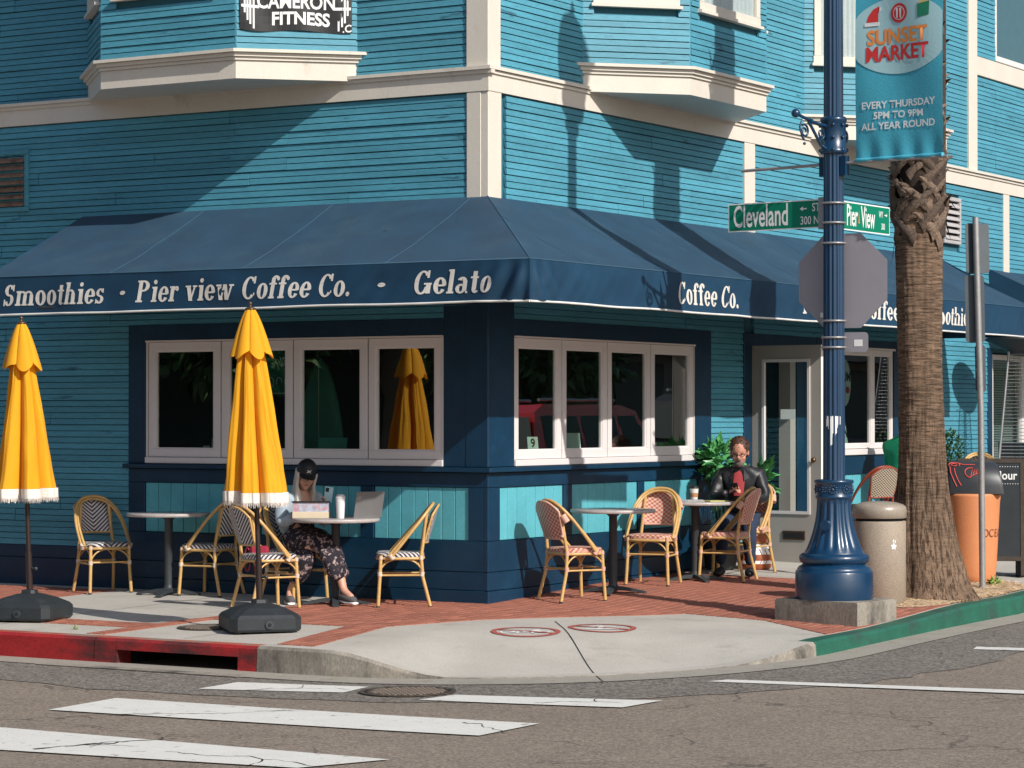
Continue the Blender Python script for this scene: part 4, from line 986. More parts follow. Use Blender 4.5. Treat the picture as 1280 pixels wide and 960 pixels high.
def awning(label, x0, y1, main=True, y0=None):
    t = thing('awning', label, 'awning')
    can = MB(); val = MB(); pipe = MB(); und = MB()
    def sagf(p):
        v = max(0, min(1, (ZT - p.z) / (ZT - ZF))); sd_ = abs((p.x - (.02 + (AX - .02) * v)) if p.y < -.02 + (AY + .02) * v + .001 else (p.y - (-.02 + (AY + .02) * v))) if main else 1
        hf = 1 - math.exp(-(sd_ / .25) ** 2); return hf * math.sin(v * math.pi) * (-.026 + noise.noise(p * 1.3) * .022 + .006 * noise.noise(p * 4.1))
    def slope(P00, P10, P11, P01, n, m, side):   # wall edge 00-10, front edge 01-11
        vs = []
        for i in range(n + 1):
            for j in range(m + 1):
                u, v = i / n, j / m; p = P00.lerp(P10, u).lerp(P01.lerp(P11, u), v)
                vs.append(p + Vector((0, 0, sagf(p))))
        can.add(vs, [(i * (m + 1) + j, (i + 1) * (m + 1) + j, (i + 1) * (m + 1) + j + 1, i * (m + 1) + j + 1) for i in range(n) for j in range(m)], 0, True)
    def clothgrid(fn, a0, a1, n, m=14):
        vs = []
        for i in range(n + 1):
            a = a0 + (a1 - a0) * i / n
            for j in range(m + 1): vs.append(fn(a, ZF + (hem(a) - ZF) * j / m))
        val.add(vs, [(i * (m + 1) + j, (i + 1) * (m + 1) + j, (i + 1) * (m + 1) + j + 1, i * (m + 1) + j + 1) for i in range(n) for j in range(m)], 0, True)
    V = Vector
    if main:
        slope(V((x0, -.02, ZT)), V((0.02, -.02, ZT)), V((AX, AY, ZF)), V((x0, AY, ZF)), 50, 10, 0)
        slope(V((.02, -.02, ZT)), V((.02, y1, ZT)), V((AX, y1, ZF)), V((AX, AY, ZF)), 90, 10, 1)
        clothgrid(valL, x0, AX, 460)
        pipe.tube([valL(x0 + (AX - x0) * i / 80, hem(x0 + (AX - x0) * i / 80) - .006) for i in range(81)], .010, 6)
        ys = AY
    else: 
        slope(V((.02, y0, ZT - .06)), V((.02, y1, ZT - .06)), V((AX, y1, ZF)), V((AX, y0, ZF)), 40, 10, 1); ys = y0
    n = 300 if main else 90
    clothgrid(valR, ys, y1, n * 3)
    pipe.tube([valR(ys + (y1 - ys) * i / 100, hem(ys + (y1 - ys) * i / 100) - .006) for i in range(101)], .010, 6)
    # closed ends
    for yy, zz in (((y1, ZT),) if main else ((y0, ZT - .06), (y1, ZT - .06))):
        can.add([V((.02, yy, zz)), V((AX, yy, ZF)), V((AX, yy, ZB)), V((.02, yy, ZB))], [(0, 1, 2, 3)])
    if main: can.add([V((x0, -.02, ZT)), V((x0, AY, ZF)), V((x0, AY, ZB)), V((x0, AY * .1, ZB + .35))], [(0, 1, 2, 3)])
    can.build('canopy', M['awning'], t); v_ = val.build('valance', M['valance'], t); pipe.build('white_piping', M['piping'], t)
    # raised seams and hip
    SEAM = M.get('seam') or M.setdefault('seam', mat('awning_seam', (.03, .085, .14), .7))
    def lineon(a, b, r=.0035):
        sm = MB(); sm.tube([a.lerp(b, i / 16) + Vector((0, 0, sagf(a.lerp(b, i / 16)) + .0015)) for i in range(17)], r, 5); sm.build('seam', SEAM, t)
    if main:
        sm = MB(); sm.tube([V((.02, -.02, ZT)), V((AX, AY, ZF))], .006, 6); sm.build('hip_seam', SEAM, t); sm = MB(); sm.tube([V((x0, AY - .002, ZF)), V((AX, AY, ZF)), V((AX + .002, y1, ZF))], .005, 5); sm.build('edge_seam', SEAM, t)
        x = x0 + 1.45
        while x < AX: 
            if x < 0: lineon(V((x + .0, -.02, ZT)), V((x, AY, ZF)))
            else: 
                f = (x - .02) / (AX - .02); lineon(V((.02, -.02, ZT)).lerp(V((AX, AY, ZF)), f), V((x, AY, ZF)))
            x += 1.45
    y = ys + .9
    while y < y1:
        if y < 0 and main: f = (y + .02) / (AY + .02); lineon(V((.02, -.02, ZT)).lerp(V((AX, AY, ZF)), f), V((AX, y, ZF)))
        else: lineon(V((.02, y, ZT - (0 if main else .06))), V((AX, y, ZF)))
        y += 1.5
    # frame tubes under the cloth
    fr = MB()
    if main:
        fr.tube([(x0 + .03, AY + .03, ZB + .05), (AX - .03, AY + .03, ZB + .05)], .013, 6)
        for x in (x0 + .04, -3.0, -1.5): fr.tube([(x, -.03, ZT - .08), (x, AY + .04, ZF - .05)], .013, 6); fr.tube([(x, -.03, ZB + .12), (x, AY + .04, ZB + .05)], .013, 6)
    fr.tube([(AX - .03, ys + .03, ZB + .05), (AX - .03, y1 - .03, ZB + .05)], .013, 6)
    fr.build('awning_frame', M['charcoal'], t)
    return t
aw = awning('long navy canvas awning wrapping the corner with cream lettering and white hem', -4.49, 10.1)
mb = MB()
hL, bL = .188, 2.600
for txt, a, b in (('Smoothies', -4.26, -3.12), ('*', -2.95, -2.84), ('Pier view', -2.765, -1.68), ('Coffee Co.', -1.60, -.20), ('*', .08, .20), ('Gelato', .475, 1.41 - .53 + .0)):
    pass
for txt, a, b in (('Smoothies', -4.279, -3.10), ('*', -2.96, -2.84), ('Pier view', -2.75, -1.68), ('Coffee Co.', -1.605, -.47), ('*', -.26, -.11), ('Gelato', .129, .90)):
    slab_text(mb, txt, a, b, hL, bL, valL, .17)
for txt, a, b in (('Coffee Co.', 1.12, 2.36), ('Pier view', 3.717, 5.02), ('Coffee Co.', 5.12, 6.60), ('Smoothies', 6.72, 8.07)):
    slab_text(mb, txt, a, b, .192, 2.592, valR, .10)
mb.build('lettering', M['letter'], aw)
mb = MB()
for x, v, r in ((-.62, .45, .022), (-.33, .62, .009), (.02, .35, .014), (.6, .12, .008)):
    y = -.02 + (AY + .02) * v; z = ZT + (ZF - ZT) * v - .010
    n_ = 8; mb.add([(x + r * (1 + .4 * math.sin(q * 2.1)) * math.cos(q * .785), y + r * .5 * math.sin(q * .785), z + (-.47) * -(r * .5 * math.sin(q * .785)) * -1 + .004) for q in range(n_)], [tuple(range(n_))])
mb.build('white_spot', M['white'], aw)
awning('shorter unlettered navy awning beyond the dark gap at far right', 0, 18, False, 11.8)
# ------------------------------------------------------------------ umbrellas
def umbrella(label, loc, rz_, baserot, seed, hh, nf_=7):
    t = thing('patio_umbrella', label, 'umbrella', loc, rz_, 'closed yellow umbrellas in black bases')
    rnd = random.Random(seed)
    ph = [rnd.uniform(-.35, .35) for _ in range(16)]; amp = [rnd.uniform(.6, 1.25) for _ in range(16)]
    nf = nf_
    def rad(a, v, R0, R1):
        # v 0 top..1 bottom, deep folds that grow downwards
        k = a * nf / (2 * math.pi); i = int(math.floor(k)) % 16; f = k - math.floor(k)
        f = f ** (.75 + .5 * amp[(i + 3) % 16] * .6); fold = (1 - abs(2 * f - 1) ** (3.2 - 1.6 * (1 - v))) * (.92 + .10 * math.sin(f * 9 + i * 2.3))
        r = R0 + (R1 - R0) * (v ** .9)
        r *= 1 + .10 * math.sin(a * 2 + seed + v * 1.5) * v
        return r * (.50 + .52 * fold * (.78 + .22 * amp[i])) + .014 * noise.noise(Vector((a * 3, v * 4, seed))) * (0.3 + v) + .007 * noise.noise(Vector((a * 11, v * 3.2 + a, seed * 3))) + .003 * noise.noise(Vector((a * 25, v * 9, seed)))
    z0, z1 = 1.055, hh - .06
    lv = Vector((-.855, -.519, 0)) * .075
    def tilt(mb_): mb_.v = [(x + lv.x * max(0, z - .25) / (hh - .25), y + lv.y * max(0, z - .25) / (hh - .25), z) for x, y, z in mb_.v]
    cl = MB(); n = 216; m = 44; vs = []
    for j in range(m + 1):
        v = j / m
        for i in range(n):
            a = 2 * math.pi * i / n + .25 * v * math.sin(seed * 2.0) + ph[i * nf // n % 16] * .10 * v
            r = rad(2 * math.pi * i / n, v, .045, .27)
            vs.append((r * math.cos(a), r * math.sin(a), z1 - .02 + (z0 - z1) * v + .030 * amp[int(nf * i / n) % 16] * v - .03 * v))
    cl.add(vs, [(j * n + i, (j + 1) * n + i, (j + 1) * n + (i + 1) % n, j * n + (i + 1) % n) for j in range(m) for i in range(n)], 0, True)
    tilt(cl); cl.build('canopy', M['yellow'], t)
    # vent flounce on top
    fl = MB(); vs = []; m = 16
    for j in range(m + 1):
        v = j / m
        for i in range(n):
            a = 2 * math.pi * i / n; f = abs(math.sin(a * nf * .5 + .6)) ** .5 * (.85 + .15 * math.sin(a * 3 + seed))
            r = (.032 + (.172 - .032) * v ** .8) * (.74 + .28 * f)
            vs.append((r * math.cos(a), r * math.sin(a), z1 + .01 - .335 * v - (.05 * f - .02 * math.sin(a * 5 + seed)) * v * v))
    fl.add(vs, [(j * n + i, (j + 1) * n + i, (j + 1) * n + (i + 1) % n, j * n + (i + 1) % n) for j in range(m) for i in range(n)], 0, True)
    tilt(fl); fl.build('vent_flounce', M['yellow'], t)
    # fringe: band plus many strands
    fr = MB(); n2 = 260
    def edge(u, dz, dr=0):
        i = u * 216; a = 2 * math.pi * u + .25 * math.sin(seed * 2.0) + ph[int(u * nf) % 16] * .10
        r = rad(2 * math.pi * u, 1, .045, .27) + .004 + dr; return Vector((r * math.cos(a), r * math.sin(a), z0 - .05 + .030 * amp[int(nf * u) % 16] + dz))
    for i in range(n2):
        fr.add([edge(i / n2, .045), edge((i + 1) / n2, .045), edge((i + 1) / n2, -.03), edge(i / n2, -.03)], [(0, 1, 2, 3)], 0, True)
    for i in range(520):
        u = i / 520; p = edge(u, -.028); q = edge(u + .0012, -.028); l = rnd.uniform(.020, .045); d = Vector((rnd.uniform(-.006, .006), rnd.uniform(-.006, .006), -l))
        fr.add([p, q, q + d, p + d], [(0, 1, 2, 3)])
    tilt(fr); fr.build('white_fringe', M['fringe'], t)
    po = MB(); po.tube([(0, 0, .2), (0, 0, .55)], .026, 14); po.tube([(0, 0, .55), (0, 0, hh - .06)], .0195, 14); tilt(po); po.build('pole', M['pole_b'], t)
    kn = MB(); kn.tube([(.02, 0, .42), (.055, 0, .42)], .011, 8); kn.ball((.064, 0, .42), .016); kn.build('clamp_knob', M['charcoal'], t)
    fi = MB(); fi.lathe([(.034, hh - .062), (.042, hh - .052), (.040, hh - .044), (.014, hh - .035), (.008, hh - .022), (.016, hh - .012), (.014, hh - .002), (.003, hh + .008)], 14); tilt(fi); fi.build('finial', M['brass'], t)
    # base: square tank with chamfered, domed top
    ba = MB(); h = .28; prof = [(h - .012, .012), (h, .03), (h, .115), (h - .02, .14), (h - .1, .185), (.09, .215), (.06, .22), (.055, .245), (.035, .25)]
    def sq(r, z, k=.055):
        k = min(k, r * .4); return [(r - k, -r), (r, -r + k), (r, r - k), (r - k, r), (-r + k, r), (-r, r - k), (-r, -r + k), (-r + k, -r)]
    rows = [[(x, y, z) for x, y in sq(r, z)] for r, z in prof]; vs = [v for r_ in rows for v in r_]
    Mb = Matrix.Rotation(baserot, 4, 'Z'); vs = [Mb @ Vector(v) for v in vs]
    ba.add(vs, [(a * 8 + i, a * 8 + (i + 1) % 8, (a + 1) * 8 + (i + 1) % 8, (a + 1) * 8 + i) for a in range(len(rows) - 1) for i in range(8)] + [tuple(range(8))[::-1], tuple(range(len(vs) - 8, len(vs)))])
    for sx in (-1, 1):
        for sy in (-1, 1): ba.lathe([(.03, 0), (.03, .014)], 8, 0, tuple((Mb @ Vector((sx * .21, sy * .21, 0)))[:2]))
    o = ba.build('weighted_base', M['base'], t)
    cp = MB(); c = Mb @ Vector((.02, -h - .003, .068)); cn = Mb @ Vector((0, -1, 0))
    cp.tube([c, c + cn * .012], .032, 16); cp.build('filler_cap', M['charcoal'], o)
    cp = MB(); cp.tube([c + cn * .012, c + cn * .018], .014, 10); cp.build('cap_grip', M['gap'], o)
    return t
def gl(x, y, dz=0): return (x, y, topz(x, y) + dz)
umbrella('closed yellow fringed umbrella in front of the woman with a black cap', gl(-.36, -2.76), 0, R(48), 1.3, 2.545)
umbrella('closed yellow fringed umbrella at the left edge before plain teal boards', gl(-2.64, -2.83), 0, R(17), 2.9, 2.475, 6)

# ------------------------------------------------------------------ bistro chairs
def qs(p, q, r, n=10):   # quadratic curve
    return [Vector(p) * (1 - t) ** 2 + Vector(q) * 2 * t * (1 - t) + Vector(r) * t * t for t in [i / n for i in range(n + 1)]]
def make_chair(label, weave_m, bind_m, group, loc, rz_, seatm=None, frame='rattan', ties=True):
    t = thing('bistro_chair', label, 'chair', loc, rz_, group)
    F = M[frame]; Wv = M[weave_m]; Bd = M[bind_m]
    # seat
    def seat_poly(k):
        pts = []
        for a in range(0, 360, 15):
            c, s_ = math.cos(R(a)), math.sin(R(a)); e = .55
            x = .205 * math.copysign(abs(c) ** e, c); y = .215 * math.copysign(abs(s_) ** e, s_); y *= (1.0 if x > 0 else .90)
            pts.append((x * k + .01, y * k))
        return pts
    mb = MB(); mb.prism(seat_poly(1.0), .425, .452)
    r1 = seat_poly(1.0); r2 = seat_poly(.93); n = len(r1)
    vs = [(x, y, .4525) for x, y in r1] + [(x, y, .464) for x, y in r2]
    mb.add(vs, [(i, (i + 1) % n, n + (i + 1) % n, n + i) for i in range(n)] + [tuple(range(n, 2 * n))]); mb.build('seat', Wv, t)
    mb = MB(); mb.tube([(x, y, .412) for x, y in seat_poly(.97)], .014, 6, closed=True); mb.build('seat_frame', F, t)
    # legs
    for sy in (-1, 1):
        mb = MB(); mb.tube([(.175, .185 * sy, .44), (.185, .188 * sy, .25), (.20, .20 * sy, .0)], .0155, 9); mb.build('leg', F, t)
        mb = MB(); mb.tube([(-.215, .135 * sy, .80), (-.19, .15 * sy, .60), (-.165, .165 * sy, .43), (-.18, .175 * sy, .25), (-.245, .195 * sy, .0)], .0155, 9); mb.build('leg', F, t)
    for sx, sy, z in ((1, 1, 0), (1, -1, 0), (-1, 1, 0), (-1, -1, 0)):
        pass
    # stretchers and curved braces
    mb = MB()
    for sy in (-1, 1): mb.tube([(.187, .188 * sy, .27), (-.178, .173 * sy, .27)], .0095, 6)
    mb.tube([(.187, -.188, .285), (.187, .188, .285)], .0095, 6); mb.tube([(-.178, -.173, .285), (-.178, .173, .285)], .0095, 6)
    for sy in (-1, 1):
        mb.tube(qs((.187, .188 * sy, .30), (.15, .18 * sy, .40), (.03, .19 * sy, .408), 6), .008, 5); mb.tube(qs((-.176, .173 * sy, .30), (-.14, .17 * sy, .40), (-.02, .18 * sy, .408), 6), .008, 5)
        mb.tube(qs((.187, .187 * sy, .30), (.187, .15 * sy, .40), (.187, .02 * sy, .408), 6), .008, 5); mb.tube(qs((-.176, .172 * sy, .30), (-.172, .14 * sy, .40), (-.168, .02 * sy, .408), 6), .008, 5)
    mb.build('stretcher', F, t)
    # hoop: double tube arch from seat sides over the top of the back
    mb = MB()
    for off, rr, sc in ((0, .0145, 1.0), (.026, .0125, .93)):
        pts = []
        for i in range(29):
            a = math.pi * i / 28; c = math.cos(a); s_ = math.sin(a)
            y = .235 * sc * math.copysign(abs(c) ** .75, c) * (1 + .06 * math.sin(2 * a if a < math.pi / 2 else 2 * (math.pi - a)))
            hgt = s_ ** .80
            x = .085 - .355 * hgt + off * .7 * (1 - hgt) + off * .5; z = .43 + (.445 - off * .9) * hgt
            pts.append((x, y, z))
        mb.tube(pts, rr, 8)
    mb.build('back_hoop', F, t)
    # woven back panel, rounded top, gently curved
    def back(u, v):   # u -1..1, v 0..1
        hw = .150 + .035 * v
        top = 1 - .27 * abs(u) ** 2.6
        z = .545 + (.865 - .545) * v * top
        f = (z - .43) / .445; x = .085 - .355 * min(1, f) ** 1.0 + .02 - .045 * (1 - u * u) * .8 + .03 * (1 - f)
        x = -.185 - .095 * v * top - .035 * (1 - u * u)
        return Vector((x, hw * u, z))
    mb = MB(); n, m_ = 12, 8; vs = [back(-1 + 2 * i / n, j / m_) for i in range(n + 1) for j in range(m_ + 1)]; vb = [p + Vector((-.012, 0, 0)) for p in vs]
    q = [(i * (m_ + 1) + j, (i + 1) * (m_ + 1) + j, (i + 1) * (m_ + 1) + j + 1, i * (m_ + 1) + j + 1) for i in range(n) for j in range(m_)]
    mb.add(vs, q, 0, True); mb.add(vb, [f[::-1] for f in q], 0, True); mb.build('backrest', Wv, t)
    mb = MB(); per = [back(-1 + 2 * i / 12, 0) for i in range(13)] + [back(1, j / 6) for j in range(1, 7)] + [back(1 - 2 * i / 14, 1) for i in range(1, 15)] + [back(-1, 1 - j / 6) for j in range(1, 6)]
    mb.tube([p + Vector((-.006, 0, 0)) for p in per], .0105, 6, closed=True); mb.build('back_frame', Bd if bind_m == 'binding_red' else F, t)
    # bindings
    mb = MB()
    def tie(a, b, r): mb.tube([a, b], r, 9)
    for sy in (-1, 1):
        tie((.183, .187 * sy, .262), (.185, .189 * sy, .298), .0205); tie((-.172, .172 * sy, .262), (-.176, .173 * sy, .298), .0205)
        tie((.175, .185 * sy, .405), (.176, .185 * sy, .43), .0195); tie((-.166, .166 * sy, .40), (-.165, .165 * sy, .435), .0195)
        tie((.075, .225 * sy, .41), (.10, .233 * sy, .447), .023)
        if bind_m == 'binding_red': tie((-.20, .145 * sy, .56), (-.19, .150 * sy, .60), .021); tie((-.225, .185 * sy, .75), (-.19, .205 * sy, .69), .030)
    tag(mb.build('binding', Bd, t), kind='stuff')
    mb = MB()
    for x, y in ((.20, .20), (.20, -.20), (-.245, .195), (-.245, -.195)): mb.tube([(x, y, -.003), (x, y, .012)], .017, 8)
    tag(mb.build('foot_cap', M['charcoal'], t), kind='stuff')
    return t
gS = 'navy and white striped bistro chairs'; gR = 'red and cream woven bistro chairs'
ch = make_chair('striped bistro chair left of the leftmost table, alone against teal boards', 'chev', 'binding', gS, gl(-3.90, -.42), R(-29))
def chair(src, x, y, a, label): return dup(src, gl(x, y), R(a), label)
chair(ch, -2.80, -.24, 183, 'striped bistro chair right of the leftmost table, facing left')
chair(ch, -1.50, -1.12, 63, 'striped bistro chair partly behind the middle umbrella pole, back to the camera')
chair(ch, -.60, -.42, 214, 'striped bistro chair by the corner, facing left, standing on red brick')
chair(ch, -1.66, -.50, -12, 'striped bistro chair that the woman in the black cap sits on')
cr = make_chair('red woven bistro chair nearest the blue corner, seen from behind at an angle', 'redweave', 'binding_red', gR, gl(.50, .62), R(61))
chair(cr, .47, 2.13, 282, 'red woven bistro chair between the two right tables, facing the camera')
chair(cr, .78, 3.0, 188, 'red woven bistro chair in front of the man in the leather jacket')
chair(cr, .62, 3.74, 268, 'red woven bistro chair that the man in the leather jacket sits on')
make_chair('dark red framed wicker chair behind the stone litter bin', 'blackweave', 'binding', 'wicker chairs beyond the lamp post', gl(.45, 7.15), R(150), frame='darkrattan')
chair(ch, .47, 10.4, -60, 'striped bistro chair far right behind the sign pole')
chair(ch, 1.0, 11.5, 200, 'striped bistro chair farthest away at the right edge of view')

# ------------------------------------------------------------------ tables
def make_table(label, loc, rz_):
    t = thing('cafe_table', label, 'table', loc, rz_, 'round cafe tables on black pedestals')
    mb = MB(); mb.lathe([(.372, .715), (.38, .722), (.38, .738), (.374, .745)], 48, 0); mb.build('tabletop', M['table_edge'], t)
    mb = MB(); mb.lathe([(.372, .7452), (.371, .7462), (.05, .7464)], 48, 0); mb.build('top_surface', M['table_top'], t)
    mb = MB(); mb.lathe([(.055, .06), (.04, .075), (.037, .1), (.037, .68), (.06, .70), (.12, .714)], 16, 0); mb.build('pedestal', M['charcoal'], t)
    mb = MB()
    for k in range(4):
        a = math.pi / 2 * k; c, s_ = math.cos(a), math.sin(a)
        def q(r, w, z): return [(c * r - s_ * w, s_ * r + c * w, z), (c * r + s_ * w, s_ * r - c * w, z)]
        st = [(0.02, .035, .065, .03), (.12, .03, .055, .025), (.22, .026, .035, .012), (.28, .03, .022, .004), (.30, .022, .016, .004)]
        rows = [q(r, w_, zt) + q(r, w_, zb)[::-1] for r, w_, zt, zb in st]; vs = [v for r_ in rows for v in r_]
        mb.add(vs, [(4 * i + j, 4 * i + (j + 1) % 4, 4 * i + 4 + (j + 1) % 4, 4 * i + 4 + j) for i in range(len(rows) - 1) for j in range(4)] + [(len(vs) - 4, len(vs) - 3, len(vs) - 2, len(vs) - 1)])
        mb.lathe([(.02, 0), (.02, .014)], 8, 0, (c * .275, s_ * .275))
    mb.build('cross_foot', M['charcoal'], t)
    return t
tb = make_table('empty round table at the left between two striped chairs', gl(-3.13, -.42), R(20))
dup(tb, gl(-1.16, -.60), R(35), 'round table at which the woman in the black cap sits, with laptop and box')
dup(tb, gl(.53, 1.27), R(20), 'empty round table before the right window, nearest the corner')
dup(tb, gl(.56, 2.80), R(50), 'round table with newspaper and coffee cup before the bearded man')
# ------------------------------------------------------------------ lamp post
LX, LY = 3.05, .42; LZ = topz(LX, LY)
st_ = thing('lamp_plinth', 'low weathered concrete block under the blue lamp post', 'plinth', (0, 0, 0))
mb = MB(); pts = [(2.63, .19), (3.42, .04), (3.49, .66), (2.72, .80)]
zt = .135
mb.prism(pts, -.12, zt - .012); mb.prism([(x + (LX - x) * .02, y + (LY - y) * .02) for x, y in pts], zt - .012, zt); mb.build('concrete_block', M['conc_dark'], st_)
lp = thing('street_lamp', 'tall fluted dark blue lamp post on a flared cast base', 'street lamp', (LX, LY, zt))
def flute(n, d): return lambda a, r, z: r - d * (.5 + .5 * math.cos(a * n)) ** 2
mb = MB(); mb.lathe([(.312, 0), (.316, .02), (.314, .215), (.308, .228), (.30, .232), (.298, .245), (.285, .262), (.262, .275), (.252, .285)], 48); mb.build('drum_base', M['post'], lp)
mb = MB(); mb.lathe([(.252, .283), (.272, .30), (.282, .325), (.278, .345), (.262, .362), (.25, .368)], 64, rfun=lambda a, r, z: r + .005 * math.sin(a * 30 + z * 60)); mb.build('rope_moulding', M['post'], lp)
mb = MB(); prof = []
for i in range(22):
    v = i / 21; prof.append((.245 - .105 * (1 - (1 - v) ** 2.1), .366 + .445 * v))
mb.lathe(prof, 96, rfun=lambda a, r, z: r - (.013 * (abs(math.cos(a * 8)) ** 3) if .40 < z < .79 else 0)); mb.build('fluted_bell', M['post'], lp)
mb = MB(); mb.lathe([(.142, .808), (.152, .818), (.152, .83), (.146, .838), (.148, .93), (.158, .938), (.160, .955), (.150, .962), (.12, .966)], 48)
for k in range(8):
    a = 2 * math.pi * k / 8 + .35
    for j in range(10):
        b = 2 * math.pi * j / 10; zc = .885 + .030 * math.sin(b); aa = a + .030 * math.cos(b) / .148; mb.ball((.149 * math.cos(aa), .149 * math.sin(aa), zc), .009, 0, 6, 4)
    mb.ball((.149 * math.cos(a), .149 * math.sin(a), .885), .014, 0, 8, 5)
    for j in range(6):
        aa = a + .2 + .07 * j; mb.ball((.148 * math.cos(aa), .148 * math.sin(aa), .87 + .03 * (j % 2)), .006, 0, 6, 4)
mb.build('collar', M['post'], lp)
mb = MB(); aa = math.atan2(-19.5, 8.8); c = Vector((math.cos(aa - .35), math.sin(aa - .35), 0)); mb.tube([c * .185 + Vector((0, 0, .60)), c * .225 + Vector((0, 0, .60))], .042, 18); mb.build('access_cap', M['post'], lp)
HT = 6.35
mb = MB(); mb.lathe([(.095, .94)] + [(.091 - .018 * i / 12, .97 + (HT - .97) * i / 12) for i in range(13)], 96, rfun=lambda a, r, z: r - .009 * abs(math.cos(a * 7)) ** 4); mb.build('shaft', M['post'], lp)
# luminaire
mb = MB(); z = HT
mb.lathe([(.075, z - .03), (.11, z), (.12, z + .03), (.09, z + .07), (.06, z + .12), (.12, z + .17), (.20, z + .20), (.205, z + .24)], 24); mb.lathe([(.21, z + .86), (.18, z + .92), (.10, z + .99), (.05, z + 1.03), (.03, z + 1.10), (.01, z + 1.16)], 24); mb.build('lamp_cage', M['post'], lp)
mb = MB(); mb.lathe([(.15, z + .235), (.21, z + .34), (.245, z + .52), (.24, z + .7), (.21, z + .865)], 24); mb.build('lamp_globe', mat('frosted_globe', (.7, .7, .66), .3), lp)
# side bracket with scrolls: points along -y a little towards the wall
zb = 3.90 - zt; br = MB()
br.lathe([(.105, zb - .16), (.118, zb - .15), (.118, zb - .13), (.108, zb - .12), (.108, zb + .10), (.116, zb + .11), (.112, zb + .13), (.10, zb + .14)], 8)
for k in range(8):
    a = 2 * math.pi * (k + .5) / 8
    for dz in (-.13, -.03, .07): br.ball((.108 * math.cos(a), .108 * math.sin(a), zb + dz), .016, 0, 6, 4)
def scroll(d):
    d = Vector(d).normalized(); U = Vector((0, 0, 1))
    def Q(u, v): return d * u + U * (zb + v)
    br.tube([Q(.09, .06), Q(.20, .07), Q(.34, .10), Q(.44, .125)], [.017, .015, .014, .013], 8); br.ball(Q(.48, .135), .036, 0, 12, 8)
    br.tube([Q(.28 + .0, .085), Q(.31, .09)], .022, 8)
    br.tube([Q(.10, -.12), Q(.16, -.10), Q(.22, -.03), Q(.28, .04), Q(.32, .08)], .013, 7)
    sp = [Q(.37 + .055 * (1 - i / 22 * .75) * math.cos(i * .42 + 1), -.0 + .055 * (1 - i / 22 * .75) * math.sin(i * .42 + 1)) for i in range(22)]; br.tube(sp, .009, 6)
    sp = [Q(.16 + .045 * (1 - i / 22 * .75) * math.cos(-i * .42 - 1), -.01 + .045 * (1 - i / 22 * .75) * math.sin(-i * .42 - 1)) for i in range(22)]; br.tube(sp, .009, 6)
    br.tube([Q(.40, .09), Q(.43, .03), Q(.40, -.05), Q(.37, -.07)], .008, 6); br.ball(Q(.37, -.10), .013)
scroll((-.25, -.97, 0))
d2 = Vector((.25, .97, 0))
br.tube([d2 * .09 + Vector((0, 0, zb)), d2 * .15 + Vector((0, 0, zb + .03))], .016, 6)
sp = [d2 * (.15 + .03 * math.cos(i * .5)) + Vector((0, 0, zb - .01 + .05 * math.sin(i * .5))) for i in range(14)]; br.tube(sp, .009, 6)
br.build('scroll_bracket', M['post'], lp)
# banner arms and banner
adir = Vector((math.cos(R(8)), -math.sin(R(8)), 0))
def wp(v): return v
ba_ = thing('street_banner', 'turquoise cloth banner with market lettering hanging from the lamp post', 'banner', (LX, LY, 0))
mb = MB()
for z in (3.66, 5.62):
    mb = MB(); mb.tube([adir * .09 + Vector((0, 0, z)), adir * 1.05 + Vector((0, 0, z - .0))], .012, 8)
    mb.build('banner_arm', M['steel'], ba_)
    for sgn in (1, -1):
        mb = MB(); mb.box((-.02 + sgn * .0, -.03, -.10), (.03, .03, .06), 0, Matrix.Translation(Vector((0, 0, z)) + adir * (.10 * sgn)) @ Matrix.Rotation(R(-8), 4, 'Z')); mb.build('arm_clamp', M['post'], ba_)
mb = MB(); mb.tube([-adir * .10 + Vector((0, 0, 3.66)), -adir * .90 + Vector((0, 0, 3.655))], .013, 8)
mb.build('banner_arm', M['steel'], ba_)
BW, BZ0, BZ1 = .80, 3.665, 5.60
def bn(u, v, lift=0):  # u 0..1 across, v 0..1 up
    s_ = .215 + BW * u; out = .012 * math.sin(u * 7 + v * 4) * (1 - abs(2 * v - 1) ** 3) + .010 * math.sin(u * 26 + v * 7) * max(0, 1 - v * 8) + lift
    n_ = Vector((-adir.y, adir.x, 0)) * -1
    return adir * s_ + n_ * out + Vector((0, 0, BZ0 + (BZ1 - BZ0) * v))
mb = MB(); n, m_ = 40, 60
vs = [bn(i / n, j / m_) for i in range(n + 1) for j in range(m_ + 1)]
mb.add(vs, [(i * (m_ + 1) + j, (i + 1) * (m_ + 1) + j, (i + 1) * (m_ + 1) + j + 1, i * (m_ + 1) + j + 1) for i in range(n) for j in range(m_)], 0, True)
mb.build('banner_cloth', M['banner'], ba_)
mb = MB()
mb.tube([bn(i / 20, .005, -.0) for i in range(21)], .018, 8); mb.build('bottom_sleeve', M['banner'], ba_)
BH = BZ1 - BZ0
def bp_(x, z, lift): return bn(x / BW, (z - BZ0) / BH, lift)
mb = MB(); n = 48      # pale oval, clipped by the banner edges
for i in range(n):
    for (r0, r1) in [(q / 10, (q + 1) / 10) for q in range(10)]:
        def O(r, k):
            a = 2 * math.pi * k / n; x = .40 + .47 * r * math.cos(a); z = 4.655 + .31 * r * math.sin(a); return bp_(min(BW - .002, max(.002, x)), z, .004)
        mb.quad(O(r0, i), O(r1, i), O(r1, i + 1), O(r0, i + 1))
mb.build('pale_oval', M['banner_light'], ba_)
text_on('lettering', 'SUNSET', .165, M['banner_orange'], ba_, lambda x, y: bp_(.385 + x, 4.645 + y, .0075), bold=.005, sx=.96)
text_on('lettering', 'MARKET', .165, M['banner_red'], ba_, lambda x, y: bp_(.385 + x, 4.51 + y, .008), bold=.005, sx=.92)
